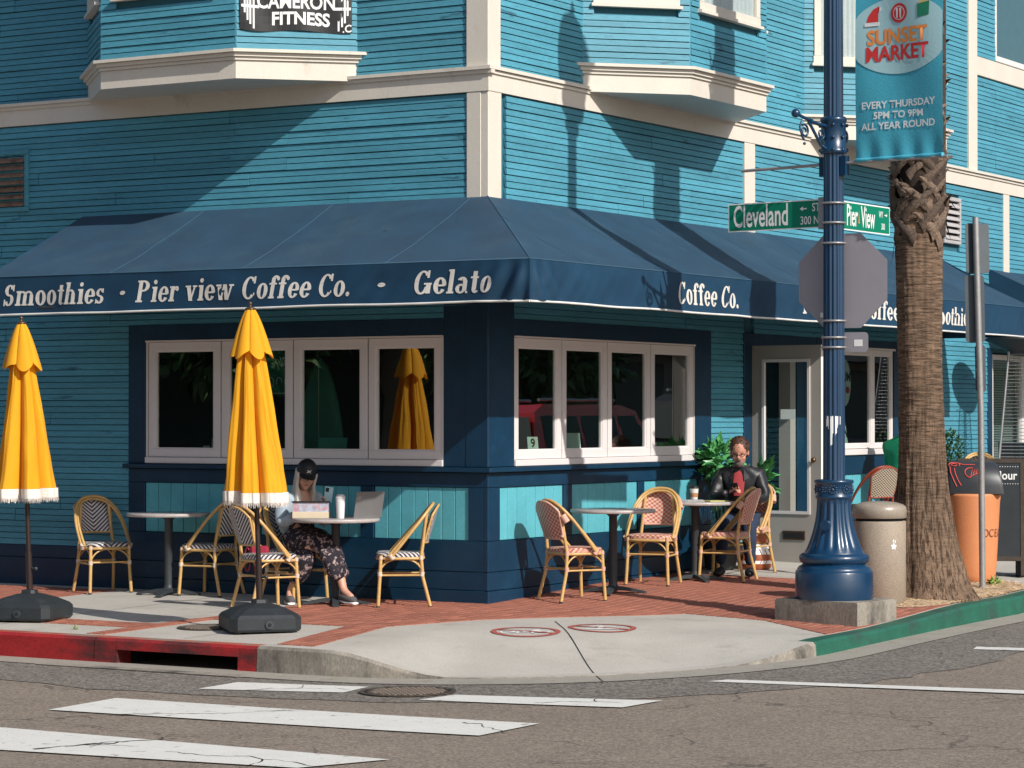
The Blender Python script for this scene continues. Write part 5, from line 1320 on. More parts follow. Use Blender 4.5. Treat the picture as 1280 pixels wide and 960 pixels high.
for tx, z in (('EVERY THURSDAY', 4.105), ('5PM TO 9PM', 4.02), ('ALL YEAR ROUND', 3.935)):
    text_on('lettering', tx, .078, M['banner_white'], ba_, lambda x, y: bp_(.395 + x, z + y, .005), bold=.002, sx=1.05)
def poly_on(name, pts, m, lift=.006):
    lift += .001
    mb = MB(); c = (sum(p[0] for p in pts) / len(pts), sum(p[1] for p in pts) / len(pts))
    for a, b in zip(pts, pts[1:] + pts[:1]): mb.add([bp_(*c, lift), bp_(*a, lift), bp_(*b, lift)], [(0, 1, 2)])
    return mb.build(name, m, ba_)
poly_on('red_hat_emblem', [(.10, 4.77), (.12, 4.83), (.16, 4.88), (.21, 4.90), (.225, 4.885), (.215, 4.87), (.205, 4.84), (.205, 4.77)], M['banner_red'])
poly_on('hat_trim', [(.085, 4.745), (.22, 4.745), (.225, 4.775), (.09, 4.775)], M['banner_white'], .008)
poly_on('hat_trim', [(.215, 4.86), (.235, 4.865), (.24, 4.885), (.22, 4.895)], M['banner_white'], .009)
circ = lambda cx, cz, r: [(cx + r * math.cos(2 * math.pi * i / 24), cz + r * math.sin(2 * math.pi * i / 24)) for i in range(24)]
poly_on('plate_emblem', circ(.40, 4.83, .078), M['banner_red']); poly_on('plate_emblem', circ(.40, 4.83, .056), M['banner_white'], .007); poly_on('plate_emblem', circ(.40, 4.83, .049), M['banner_red'], .008)
for x in (.383, .415): poly_on('cutlery_emblem', [(x - .006, 4.79), (x + .006, 4.79), (x + .010, 4.87), (x - .010, 4.87)], M['banner_white'], .009)
poly_on('bag_emblem', [(.575, 4.775), (.68, 4.79), (.685, 4.90), (.575, 4.885)], M['banner_green']); poly_on('bag_emblem', [(.575, 4.885), (.685, 4.90), (.67, 4.925), (.60, 4.915)], mat('pale_yellow', (.65, .52, .22), .6))
# street name signs
def name_sign(ang, length, h, z, txts, label, side=1, mirror=False):
    t = thing('street_sign', label, 'street sign', (LX, LY, 0))
    d = Vector((math.cos(ang), math.sin(ang), 0)); nrm = Vector((d.y, -d.x, 0))
    if nrm.dot(Vector((.52, -.85, 0))) < 0: nrm = -nrm
    rd = Vector((-nrm.y, nrm.x, 0))          # reading direction as seen from outside
    cen = d * (.10 + length / 2)
    def P(u, v, l): return cen + rd * u + nrm * l + Vector((0, 0, z + v))
    mb = MB(); L_, H_ = length / 2, h / 2
    vs = [P(-L_, -H_, -.002), P(L_, -H_, -.002), P(L_, H_, -.002), P(-L_, H_, -.002), P(-L_, -H_, .002), P(L_, -H_, .002), P(L_, H_, .002), P(-L_, H_, .002)]
    mb.add(vs, [(3, 2, 1, 0), (4, 5, 6, 7), (0, 1, 5, 4), (1, 2, 6, 5), (2, 3, 7, 6), (3, 0, 4, 7)]); mb.build('border_plate', M['white'], t)
    k = .010; mb = MB(); mb.quad(P(-L_ + k, -H_ + k, .0035), P(L_ - k, -H_ + k, .0035), P(L_ - k, H_ - k, .0035), P(-L_ + k, H_ - k, .0035)); mb.build('green_face', M['green_sign'], t)
    for txt, size, u, v, sx, bold in txts:
        if txt in ('<', '>'):
            s = -1 if txt == '<' else 1; mb = MB()
            mb.quad(P(u - size * .5, v - size * .12, .005), P(u + size * .5, v - size * .12, .005), P(u + size * .5, v + size * .12, .005), P(u - size * .5, v + size * .12, .005))
            tip = u + s * size; bs = u + s * size * .3; mb.add([P(bs, v - size * .42, .0056), P(tip, v, .0056), P(bs, v + size * .42, .0056)], [(0, 1, 2)]); mb.build('arrow', M['white'], t)
        elif txt == '#':
            mb = MB()
            for i in range(5): mb.add([P(u - .014 + .003 * i, v - .05 + .02 * i, .005), P(u + .014 - .003 * i, v - .05 + .02 * i, .005), P(u, v - .022 + .02 * i, .005)], [(0, 1, 2)])
            mb.build('tree_emblem', M['banner_orange'], t)
        else: text_on('lettering', txt, size, M['white'], t, lambda x, y: P(u + x, v + y, .005), bold=bold, sx=sx)
    # bracket by the post
    mb = MB(); mb.box((-.02, -.02, -.13), (.03, .02, .13), 0, Matrix.Translation(d * .105 + Vector((0, 0, z))) @ Matrix.Rotation(ang, 4, 'Z')); mb.build('sign_bracket', M['steel'], t)
    return t
name_sign(math.pi - R(7), .92, .235, 3.265, [('Cleveland', .255, -.140, -.002, .535, .004), ('<', .045, .285, .045, 1, 0), ('ST', .095, .395, .050, .75, .001), ('300 N', .095, .335, -.055, .75, .001)], 'green street sign reading Cleveland, pointing left from the lamp post')
name_sign(math.pi / 2 - R(3), .92, .235, 3.255, [('Pier', .25, -.24, -.002, .50, .003), ('#', .1, -.115, 0, 1, 0), ('View', .25, .05, -.002, .50, .003), ('WY', .075, .29, .045, .6, .001), ('>', .035, .375, .045, 1, 0), ('300', .075, .33, -.055, .6, .001)], 'green street sign half hidden by the lamp post, pointing right up the side street')
# stop sign back and plate: behind the post as seen from the camera
vd = Vector((-.5188, .8549, 0)); vr = Vector((.8549, .5188, 0))
def plate(pts, z, off, m, name, label, cat, dx=.0):
    t = thing(name, label, cat, (LX, LY, 0)); mb = MB()
    r_ = Vector((math.cos(R(2)), math.sin(R(2)), 0)); n_ = Vector((-r_.y, r_.x, 0))
    f = [n_ * off + r_ * (x + dx) + Vector((0, 0, z + y)) for x, y in pts]; b = [p + n_ * .003 for p in f]; n = len(pts)
    mb.add(f + b, [tuple(range(n))[::-1], tuple(range(n, 2 * n))] + [(i, (i + 1) % n, n + (i + 1) % n, n + i) for i in range(n)]); mb.build('metal_plate', m, t)
    return t, r_, n_
rr_ = .385 / math.cos(R(22.5)); oct_ = [(rr_ * math.cos(R(22.5 + 45 * i)), rr_ * math.sin(R(22.5 + 45 * i))) for i in range(8)]
t, r_, n_ = plate(oct_, 2.715, .115, M['sign_back'], 'stop_sign', 'blank grey back of an octagonal sign strapped behind the lamp post', 'sign', .03)
mb = MB()
for z in (2.715 + .30, 2.715 - .33): mb.tube([Vector((.095 * math.cos(2 * math.pi * i / 24), .095 * math.sin(2 * math.pi * i / 24), z)) for i in range(24)], .009, 6, closed=True); mb.tube([Vector((0, 0, z)) + n_ * .08, Vector((0, 0, z)) + n_ * .115], .015, 6)
mb.build('steel_strap', M['steel'], t)
mb = MB(); mb.quad(*[n_ * .1125 + r_ * x + Vector((0, 0, z)) for x, z in ((-.165, 2.42), (-.12, 2.42), (-.12, 2.46), (-.165, 2.46))]); mb.build('sticker', M['white'], t)
rnd_ = []
for cx, cy, a0 in ((.17, .05, 0), (-.17, .05, 90), (-.17, -.05, 180), (.17, -.05, 270)):
    for k in range(4): rnd_.append((cx + .03 * math.cos(R(a0 + 30 * k)), cy + .03 * math.sin(R(a0 + 30 * k))))
t, r_, n_ = plate(rnd_, 2.215, .115, M['sign_back'], 'supplementary_plate', 'small blank grey plate under the octagonal sign back on the lamp post', 'sign', .05)
mb = MB()
for z in (2.25, 2.17): mb.tube([Vector((.096 * math.cos(2 * math.pi * i / 24), .096 * math.sin(2 * math.pi * i / 24), z)) for i in range(24)], .009, 6, closed=True)
mb.build('steel_strap', M['steel'], t)
mb = MB(); mb.quad(*[n_ * .1125 + r_ * (x + .05) + Vector((0, 0, z)) for x, z in ((.08, 2.18), (.155, 2.18), (.155, 2.235), (.08, 2.235))]); mb.build('sticker', M['white'], t)
mb = MB()
for z in (3.34, 3.18): mb.tube([Vector((.093 * math.cos(2 * math.pi * i / 24), .093 * math.sin(2 * math.pi * i / 24), z - zt)) for i in range(24)], .009, 6, closed=True)
mb.build('steel_strap', M['steel'], lp)
# worn sticker remains on the shaft
mb = MB(); rs = random.Random(4)
for (za, hh_, ww) in ((1.43, .10, .05), (1.39, .12, .03), (1.30, .07, .015), (1.455, .06, .06)):
    a = math.atan2(-.8549, .5188) - .38 + rs.uniform(-.15, .15)
    for k in range(5):
        a0 = a + ww * (k - 2) / .09 * .4; a1 = a0 + ww / .09 * .4; h0 = rs.uniform(.3, 1) * hh_
        mb.quad(*[(.0885 * math.cos(q), .0885 * math.sin(q), z) for q, z in ((a0, za - h0), (a1, za - h0 * .8), (a1, za + .02), (a0, za + .025))])
mb.build('torn_sticker', M['white'], lp)

# ------------------------------------------------------------------ litter bin in exposed aggregate
CXb, CYb = 2.93, 1.62
t = thing('litter_bin', 'cylindrical beige exposed-stone litter bin with domed lid beside the lamp post', 'litter bin', gl(CXb, CYb), 0)
mb = MB(); mb.lathe([(.205, 0), (.21, .02), (.222, .03), (.224, .70), (.22, .71)], 48); mb.build('drum', M['stone'], t)
mb = MB(); mb.lathe([(.20, .71), (.20, .735)], 32); mb.build('lid_gap', M['gap'], t)
mb = MB(); mb.lathe([(.222, .733), (.229, .74), (.231, .80), (.226, .83), (.20, .85), (.14, .868), (.06, .876), (.01, .877)], 48); mb.build('lid', mat('aggregate_lid', (.30, .25, .20), .35, .06, 10, .25, 160, spec=.6), t)
mb = MB(); a = math.atan2(-.8549, .5188) + .42
for k in range(14):
    b = 2 * math.pi * k / 14; c_ = 2 * math.pi * (k + 1) / 14; r0 = .024 + .008 * math.sin(k * 2.3); r1 = .024 + .008 * math.sin((k + 1) * 2.3)
    def Q(u, v): return (.2262 * math.cos(a + u / .225), .2262 * math.sin(a + u / .225), .50 + v)
    mb.add([Q(0, 0), Q(r0 * math.cos(b), r0 * math.sin(b)), Q(r1 * math.cos(c_), r1 * math.sin(c_))], [(0, 1, 2)])
mb.quad(Q(-.012, .035), Q(.0, .035), Q(.004, .06), Q(-.006, .06)); mb.quad(Q(.008, .03), Q(.02, .03), Q(.016, .055), Q(.01, .055))
mb.build('white_paint_splash', M['white'], t)

# ------------------------------------------------------------------ palm
PX, PY = 3.05, 2.30
pz = topz(PX, PY)
palm = thing('palm_tree', 'thick palm trunk with fibrous bark and shaggy leaf bases beside the litter bin', 'palm tree', (PX, PY, pz))
prof = [(0, .42), (.05, .395), (.12, .36), (.25, .322), (.45, .283), (.70, .248), (.95, .221), (1.2, .204), (1.5, .196), (1.8, .186), (2.1, .183), (2.4, .190), (2.7, .195), (3.0, .200), (3.2, .205), (3.45, .215), (6.6, .21)]
def pr_(z):
    for (z0, r0), (z1, r1) in zip(prof, prof[1:]):
        if z0 <= z <= z1: return r0 + (r1 - r0) * (z - z0) / (z1 - z0)
    return .2
def lean(z): return Vector((.055 * math.exp(-z / .5), .035 * math.exp(-z / .5), 0)) + Vector((-.01 * z, -.006 * z, 0))
mb = MB(); seg, nr = 110, 300; vs = []
for j in range(nr + 1):
    z = 3.5 * j / nr; c = lean(z); ringd = .0045 * (abs(math.sin(z * 62 + .8 * math.sin(z * 9))) ** .6) * (1 if z > 1.1 else .5)
    for k in range(seg):
        a = 2 * math.pi * k / seg
        nn = noise.noise(Vector((math.cos(a) * 5, math.sin(a) * 5, z * 1.2))) * .014 * (1 + 2.2 * math.exp(-z / .35)) + noise.noise(Vector((math.cos(a) * 22, math.sin(a) * 22, z * (2.5 if z < 1.6 else 9)))) * (.013 if z < 1.6 else .006)
        vs.append((c.x + (pr_(z) + nn + ringd) * math.cos(a), c.y + (pr_(z) + nn + ringd) * math.sin(a), z - .02))
mb.add(vs, [(j * seg + k, j * seg + (k + 1) % seg, (j + 1) * seg + (k + 1) % seg, (j + 1) * seg + k) for j in range(nr) for k in range(seg)], 0, True)
mb.build('trunk', M['bark'], palm)
mb = MB(); mb.lathe([(.20, 3.15), (.205, 5), (.19, 10.6), (.25, 11.0), (.1, 11.3)], 24); mb.build('fibre_core', M['boot_dk'], palm)
# leaf bases in a spiral; shared mesh
def boot_mesh(seed, hand):
    """one split leaf base: a fibrous strap that climbs round the trunk and ends in a ragged point"""
    rs = random.Random(seed); mb = MB(); rows = []; n = 12; W = .058 + .012 * rs.random(); end = rs.uniform(.02, .07)
    for i in range(n + 1):
        v = i / n; th = hand * v * 1.25; z = .27 * v ** .85; w_ = W * (1 - .55 * v) * (1 + .12 * math.sin(v * 17 + seed)) if v < .85 else W * .45 * (1 - v) / .15 + .006
        r = .208 + .016 * math.sin(v * math.pi) + end * max(0, v - .7) ** 2 * 11
        row = []
        for k, (u, dr) in enumerate(((-1, 0), (-.5, .012), (0, .017), (.5, .011), (1, -.004))):
            # across direction is perpendicular to the climb
            zz = z + u * w_ * .75 + rs.uniform(-.002, .002); tt = th - hand * u * w_ * 1.6
            row.append(((r + dr) * math.cos(tt), (r + dr) * math.sin(tt), zz))
        rows.append(row)
    vs = [p for r in rows for p in r]
    q = [(a * 5 + i, a * 5 + i + 1, (a + 1) * 5 + i + 1, (a + 1) * 5 + i) for a in range(n) for i in range(4)]
    mb.add(vs, q, 0, True); mb.add([(x * .985, y * .985, z - .004) for x, y, z in vs], [f[::-1] for f in q], 0, True)
    for k in range(7):      # loose fibres at the rim
        x, y, z = rows[rs.randint(5, n)][rs.choice((0, 4))]; a_ = rs.uniform(-.25, .25); c_, s_ = math.cos(a_), math.sin(a_); l = rs.uniform(1.05, 1.22)
        mb.add([(x, y, z), (x, y, z + .006), ((x * c_ - y * s_) * l, (x * s_ + y * c_) * l, z + rs.uniform(-.02, .05))], [(0, 1, 2)])
    return mb.mesh('leaf_base', M['boot'])
bms = [boot_mesh(i, 1 if i % 2 else -1) for i in range(8)]
rp = random.Random(3)
for i in range(280):
    z = 3.10 + i * .0165 * (1 if i < 200 else 1.5); a = i * 2.39996 + rp.uniform(-.15, .15)
    c = lean(z); o = place(bms[(i * 3 + i // 7) % 8], 'leaf_base', palm, (c.x, c.y, z - .03)); s_ = rp.uniform(.97, 1.08)
    o.rotation_euler = (rp.uniform(-.05, .05), rp.uniform(-.05, .05), a); o.scale = (s_, s_, rp.uniform(.8, 1.15))
mb = MB()       # two dry hanging stubs low on the trunk
def spike(x, y, z, dx, dy, dz, w):
    d = Vector((dx, dy, dz)); s = d.cross(Vector((0, 0, 1))).normalized() * w; p = Vector((x, y, z))
    mb.add([p - s, p + s, p + d * .6 + s * .8, p + d, p + d * .6 - s * .8, p + d * .5 + Vector((.01, -.02, 0))], [(0, 1, 5), (1, 2, 5), (2, 3, 5), (3, 4, 5), (4, 0, 5), (0, 4, 3, 2, 1)])
spike(-.19, -.11, 3.28, -.05, -.03, -.40, .035); spike(.17, .07, 3.34, .05, .03, -.22, .04); spike(.18, .12, 3.5, .08, .04, -.12, .04)
mb.build('dry_stub', M['boot'], palm)
# crown: arching fan leaves far above the frame
def fan_leaf(a, tilt):
    mb = MB(); L_ = 1.1; d = Vector((math.cos(a) * math.cos(tilt), math.sin(a) * math.cos(tilt), math.sin(tilt)))
    base = Vector((-.08, -.05, 11.0)); tip = base + d * L_; mb.tube([base, base + d * L_ * .5 + Vector((0, 0, .04)), tip], .014, 5)
    s = d.cross(Vector((0, 0, 1))).normalized(); u = s.cross(d)
    for i in range(24):
        b = R(-125 + 250 * i / 23); dd = (d * math.cos(b) + s * math.sin(b)).normalized(); l = .85 * (1 - .2 * abs(b) / 2)
        w_ = dd.cross(u) * .03; m = tip + dd * l * .6; e = tip + dd * l - Vector((0, 0, .25 * l + .1 * math.sin(i * 5)))
        mb.add([tip, m - w_, e, m + w_], [(0, 1, 2, 3)])
    return mb
crown = MB()
for i in range(34):
    f = fan_leaf(i * 2.4, R(75 - i * 3.6)); crown.add(f.v, f.f)
crown.build('crown', M['leaf_dk'], palm)
# soil and straw round the trunk
mb = MB(); n = 40; vs = []
for j in range(9):
    for i in range(n):
        a = 2 * math.pi * i / n; r = j / 8; wob = 1 + .08 * noise.noise(Vector((math.cos(a) * 2, math.sin(a) * 2, 1)))
        x = min(3.46, 2.95 + .68 * r * wob * math.cos(a)); y = 2.80 + 1.45 * r * wob * math.sin(a); vs.append((x, y, topz(x, y) + .006 + .05 * (1 - r ** 2) * .8 + .01 * noise.noise(Vector((x * 8, y * 8, 0))) * (1 - r)))
mb.add(vs, [(j * n + i, (j + 1) * n + i, (j + 1) * n + (i + 1) % n, j * n + (i + 1) % n) for j in range(8) for i in range(n)], 0, True)
rs = random.Random(9)
for i in range(2600):
    a = rs.uniform(0, 6.28); r = math.sqrt(rs.random()) * 1.05; x = min(3.47, 2.95 + .68 * r * math.cos(a)); y = 2.80 + 1.45 * r * math.sin(a)
    zz = topz(x, y) + .012 + .04 * max(0, 1 - r * r); b = rs.uniform(0, 3.14); l = rs.uniform(.008, .03); c_, s_ = math.cos(b) * l, math.sin(b) * l; e = .003
    mb.add([(x - c_, y - s_, zz), (x + c_, y + s_, zz + rs.uniform(0, .008)), (x + c_ - s_ * .2, y + s_ + c_ * .2, zz + .004), (x - c_ - s_ * .2, y - s_ + c_ * .2, zz + .003)], [(0, 1, 2, 3)], 1)
tag(mb.build('straw_mulch', [M['soil'], M['chip']]), 'sandy straw mulch around the foot of the palm', 'mulch', kind='stuff')
# ------------------------------------------------------------------ sign pole
SX, SY = 3.2, 3.32
sp_ = thing('sign_pole', 'thin grey perforated steel pole with dark sign backs, right of the palm', 'sign pole', gl(SX, SY))
mb = MB(); mb.tube([(0, 0, -.02), (-.012, 0, 1.6), (-.06, 0, 3.38)], .0285, 10); mb.build('pole', M['steel'], sp_)
def backplate(z0, z1, x0, x1, off, m='dark_sign', rot=0):
    mb = MB(); r_ = Vector((math.cos(R(31 + rot)), math.sin(R(31 + rot)), 0)); n_ = Vector((-r_.y, r_.x, 0)); b = []
    k = .02; P_ = [(x0 + k, z0), (x1 - k, z0), (x1, z0 + k), (x1, z1 - k), (x1 - k, z1), (x0 + k, z1), (x0, z1 - k), (x0, z0 + k)]
    f = [r_ * x + n_ * off + Vector((-.018 * (z - 0) if z > 1.6 else 0, 0, z)) for x, z in P_]; b = [p + n_ * .004 for p in f]; n = 8
    mb.add(f + b, [tuple(range(n))[::-1], tuple(range(n, 2 * n))] + [(i, (i + 1) % n, n + (i + 1) % n, n + i) for i in range(n)]); mb.build('sign_plate', M[m], sp_)
backplate(2.88, 3.33, -.075, .16, .05, rot=18); backplate(2.87, 3.33, -.10, .0, .034, rot=-25)
backplate(2.25, 2.86, -.10, .075, .042); backplate(1.80, 2.23, -.02, .075, .042)
mb = MB()
for z in (2.0, 2.5, 3.1): mb.tube([(-.03 - .01 * z, -.02, z), (-.01 - .01 * z, .045, z)], .007, 6)
mb.build('bolt', M['steel'], sp_)

# ------------------------------------------------------------------ orange bin with dark hood
t = thing('public_bin', 'tall orange tapered bin with engraved letters and a dark arched hood', 'litter bin', gl(2.83, 4.02), 0)
mb = MB(); mb.lathe([(.17, 0), (.195, .02), (.215, .08), (.225, .2), (.255, .75), (.262, .81), (.262, .83), (.25, .835)], 48); mb.build('bin_body', M['terracotta'], t)
Rb = .2435
aa = math.atan2(-.8549, .5188)
for i, c_ in enumerate('OCEAN'):
    ang = aa + .36 + i * .27
    text_on('engraved_letter', c_, .105, M['terracotta_dk'], t, lambda x, y: (.2455 * math.cos(ang + x / .24), .2455 * math.sin(ang + x / .24), .47 + y), sx=.85)
# hood: half barrel, axis roughly across the view, open at the right end
hm = Matrix.Translation((0, 0, .835)) @ Matrix.Rotation(R(24), 4, 'Z'); mb = MB(); n = 18; rows = []
for s_, k in ((-.235, .86), (-.225, .95), (-.20, 1), (.0, 1.02), (.2, .98), (.232, .90)):
    rows.append([hm @ Vector((s_ + (.05 * (1 - math.sin(math.pi * i / n)) if s_ > 0 else 0), -.20 * k * math.cos(math.pi * i / n), (.30 * k * math.sin(math.pi * i / n) ** .8))) for i in range(n + 1)])
vs = [p for r in rows for p in r]; m_ = n + 1
mb.add(vs, [(a * m_ + i, a * m_ + i + 1, (a + 1) * m_ + i + 1, (a + 1) * m_ + i) for a in range(len(rows) - 1) for i in range(n)], 0, True)
mb.add(rows[0], [tuple(range(m_))], 0)
mb.add([Vector((p.x, p.y, p.z)) for p in rows[-1]], [tuple(range(m_))[::-1]], 1)
hd = mb.build('hood', [mat('dark_hood', (.03, .033, .038), .4, .1), M['gap']], t)
mb = MB()
def hp(s_, a): return hm @ Vector((s_, -.207 * math.cos(a), .309 * math.sin(a) ** .8))
def stroke(pts, r=.004): mb.tube([hp(*p) for p in pts], r, 4)
stroke([(-.17 + .05 * math.cos(R(q)), 1.0 + .16 * math.sin(R(q))) for q in range(-30, 250, 20)]); stroke([(-.17 + .025 * math.cos(R(q)), 1.0 + .08 * math.sin(R(q))) for q in range(0, 360, 30)])
stroke([(-.13, 1.08), (-.08, 1.0), (.02, 1.0)]); stroke([(-.21, .85), (-.205, .6), (-.18, .35), (-.15, .15)]); stroke([(-.17, .80), (-.165, .6), (-.14, .35), (-.11, .18)])
stroke([(-.02 + .055 * math.cos(R(q)), .62 + .2 * math.sin(R(q))) for q in range(70, 290, 20)])
for i in range(5): stroke([(-.02 + i * .022, .5 + .02 * i), (-.005 + i * .022, .75 + .01 * i), (.008 + i * .022, .52 + .02 * i)], .0035)
stroke([(-.03, .45), (.11, .72)], .0035)
mb.build('red_wave_logo', mat('coral_red_paint', (.75, .10, .08), .5), hd)

# ------------------------------------------------------------------ chalkboard A-frame
t = thing('chalkboard_sign', 'black A-frame chalkboard lettered Hour behind the orange bin', 'sign board', gl(2.74, 4.78), R(22))
for s_ in (-1, 1):
    mb = MB(); Mx = Matrix.Rotation(R(7 * s_), 4, 'X')
    Mx = Matrix.Translation((0, .01 * s_, 1.12)) @ Matrix.Rotation(R(9 * s_), 4, 'X') @ Matrix.Translation((0, 0, -1.12))
    mb.box((-.30, -.012, .18), (.27, .012, 1.10), 1, Mx); 
    for a, b in (((-.33, -.018, 0), (-.29, .018, 1.12)), ((.26, -.018, 0), (.30, .018, 1.12)), ((-.29, -.018, 1.08), (.26, .018, 1.12)), ((-.29, -.018, .14), (.26, .018, .18))): mb.box(a, b, 0, Mx)
    o = mb.build('board_leaf', [M['woodtrim'], M['chalk']], t)
    if s_ == -1:
        pass
Mx = Matrix.Translation((0, -.01, 1.12)) @ Matrix.Rotation(R(-9), 4, 'X') @ Matrix.Translation((0, 0, -1.12))
text_on('lettering', 'Happy Hour', .115, M['white'], t, lambda x, y: Mx @ Vector((x - .02, -.0145, .955 + y)), sx=.86, bold=.002)
mb = MB()
for i in range(22):
    for z in (1.04, .875): mb.box((-.27 + i * .024, -.016, z), (-.262 + i * .024, -.0135, z + .006), 0, Mx)
mb.build('chalk_dots', M['white'], t)

# ------------------------------------------------------------------ patio heater, planters, screens at the far right
t = thing('patio_heater', 'tall pyramid patio heater with steel corner rods under the far awning', 'patio heater', gl(.78, 10.75), R(20))
mb = MB(); mb.box((-.24, -.24, 0), (.24, .24, .62), 0, None, .02); mb.build('heater_base', M['charcoal'], t)
mb = MB()
for sx in (-1, 1):
    for sy in (-1, 1): mb.tube([(.235 * sx, .235 * sy, .60), (.10 * sx, .10 * sy, 2.08)], .013, 8)
mb.build('corner_rod', M['heater'], t)
mb = MB(); mb.tube([(0, 0, .6), (0, 0, 2.05)], .05, 16); mb.build('glass_tube', M['glass_clear'], t)
mb = MB()
for sx, sy in ((1, 0), (0, -1), (-1, 0), (0, 1)):
    for i in range(34):
        z = .66 + i * .042; w_ = (.225 - .128 * (z - .6) / 1.48)
        if sx: mb.tube([(sx * w_, -w_, z), (sx * w_, w_, z)], .003, 4)
        else: mb.tube([(-w_, sy * w_, z), (w_, sy * w_, z)], .003, 4)
tag(mb.build('guard_grille', M['heater'], t), kind='stuff')
mb = MB(); mb.lathe([(.12, 2.06), (.14, 2.10), (.40, 2.22), (.41, 2.235), (.2, 2.28), (.05, 2.30)], 32); mb.build('reflector_cap', M['charcoal'], t)
t = thing('wind_screen', 'dark fabric wind screen panel behind the far striped chair', 'screen', (.12, 12.0, topz(.2, 12.0)), R(0))
mb = MB(); mb.box((-.05, -.015, .12), (2.2, .015, .93), 0, None, .004); mb.build('screen_fabric', M['chalk'], t)
mb = MB()
for x in (-.04, 1.0, 2.18): mb.tube([(x, 0, 0), (x, 0, .95)], .018, 8)
mb.build('screen_post', M['black'], t)
mb = MB(); mb.box((.95, -.022, .62), (1.1, -.017, .90)); mb.build('red_notice', M['banner_red'], t)
t = thing('black_planter_box', 'low black box behind the foot of the chalkboard', 'box', gl(3.12, 4.95), R(20))
mb = MB(); mb.box((-.20, -.15, 0), (.45, .15, .20), 0, None, .015); mb.build('box_body', M['black'], t)
mb = MB(); mb.box((-.18, -.13, .20), (.43, .13, .212)); mb.build('box_lid', M['charcoal'], t)

# leafy plants
def leaf_cluster(name, c, sc, n, seed, m, size=.09, up=.5):
    rs = random.Random(seed); mb = MB()
    for i in range(n):
        v = Vector((rs.gauss(0, 1), rs.gauss(0, 1), rs.gauss(0, 1))).normalized() * (rs.random() ** .45); p = Vector(c) + Vector((v.x * sc[0], v.y * sc[1], v.z * sc[2]))
        d = (v + Vector((rs.uniform(-.5, .5), rs.uniform(-.5, .5), up * rs.uniform(-.6, 1)))).normalized(); s = d.cross(Vector((rs.uniform(-1, 1), rs.uniform(-1, 1), 1))).normalized(); u = s.cross(d)
        l = size * rs.uniform(.7, 1.3); w_ = l * .26
        mb.add([p, p + d * l * .4 + s * w_ - u * .01, p + d * l - u * l * .15, p + d * l * .4 - s * w_ - u * .01, p + d * l * .45 + u * w_ * .35], [(0, 1, 4), (1, 2, 4), (2, 3, 4), (3, 0, 4)], 0)
    return mb
pl = thing('potted_plant', 'bright green broad leaved plant behind the seated man', 'plant', (.22, 4.0, topz(.22, 4.0)))
mb = MB(); mb.lathe([(.12, 0), (.15, .02), (.19, .34), (.195, .36), (.175, .36)], 24); mb.build('pot', M['charcoal'], pl)
leaf_cluster('foliage', (0, 0, 1.07), (.17, .20, .17), 150, 5, 'leaf', .15).build('foliage', M['leaf'], pl)
mb = MB()
for i in range(9): a = i * .7; mb.tube([(0, 0, .3), (.08 * math.cos(a), .08 * math.sin(a), .7), (.18 * math.cos(a), .18 * math.sin(a), 1.02)], .007, 5)
mb.build('stem', M['leaf_dk'], pl)
# drum-shaped planter with painted bands and trailing leaves
dp = thing('drum_planter', 'waisted brown and white painted drum with a leafy plant in it, before the open door', 'planter', gl(.47, 4.25))
mb = MB(); mb.lathe([(.15, 0), (.165, .02), (.168, .12), (.145, .20), (.118, .27), (.135, .33), (.138, .36), (.14, .5), (.155, .56), (.165, .64), (.168, .67)], 32); mb.build('drum_body', M['djembe'], dp)
mb = MB(); mb.lathe([(.1395, .36), (.1415, .5), (.1565, .56)], 32, caps=False); mb.lathe([(.1665, .055), (.1675, .12), (.146, .20), (.128, .245)], 32, caps=False); mb.lathe([(.168, .67), (.168, .70), (.15, .705)], 32, caps=False); mb.build('white_band', M['white'], dp)
mb = MB()
for i in range(16):
    a = 2 * math.pi * i / 16; mb.tube([(.140 * math.cos(a), .140 * math.sin(a), .35), (.1575 * math.cos(a), .1575 * math.sin(a), .58)], .0045, 5)
    b = 2 * math.pi * (i + .5) / 16; mb.tube([(.169 * math.cos(a), .169 * math.sin(a), .06), (.171 * math.cos(b), .171 * math.sin(b), .115), (.150 * math.cos(a), .150 * math.sin(a), .20)], .004, 5)
tag(mb.build('lacing', M['djembe'], dp), kind='stuff')
leaf_cluster('foliage', (.03, -.05, .86), (.17, .14, .15), 95, 6, 'leaf', .15).build('foliage', M['leaf'], dp)
ev = thing('small_shrub', 'dark small leaved shrub right of the palm trunk by the teal wall', 'shrub', gl(.4, 9.55))
leaf_cluster('foliage', (0, 0, .85), (.16, .16, .34), 900, 8, 'leaf_dk', .04).build('foliage', M['leaf_dk'], ev)
mb = MB(); mb.tube([(0, 0, 0), (0, 0, .8)], .02, 6); mb.lathe([(.13, 0), (.16, .3), (.15, .3)], 20); mb.build('pot', M['charcoal'], ev)
wd = leaf_cluster('weed', (0, 0, .05), (.05, .05, .04), 46, 12, 'leaf', .075, 1).build('weed', mat('weed_leaf', (.20, .28, .05), .6, .3, 20)); wd.location = gl(3.16, 3.72); wd.scale = (.8, .8, .8); tag(wd, 'small yellow green weed at the foot of the sign pole', 'weed')
wd2 = leaf_cluster('weed', (0, 0, .03), (.05, .03, .02), 20, 13, 'leaf', .035, 1).build('weed', wd.data.materials[0]); wd2.scale = (.5, .5, .5); wd2.location = gl(-1.75, -3.3); tag(wd2, 'tiny weed in the pavement near the red kerb', 'weed')

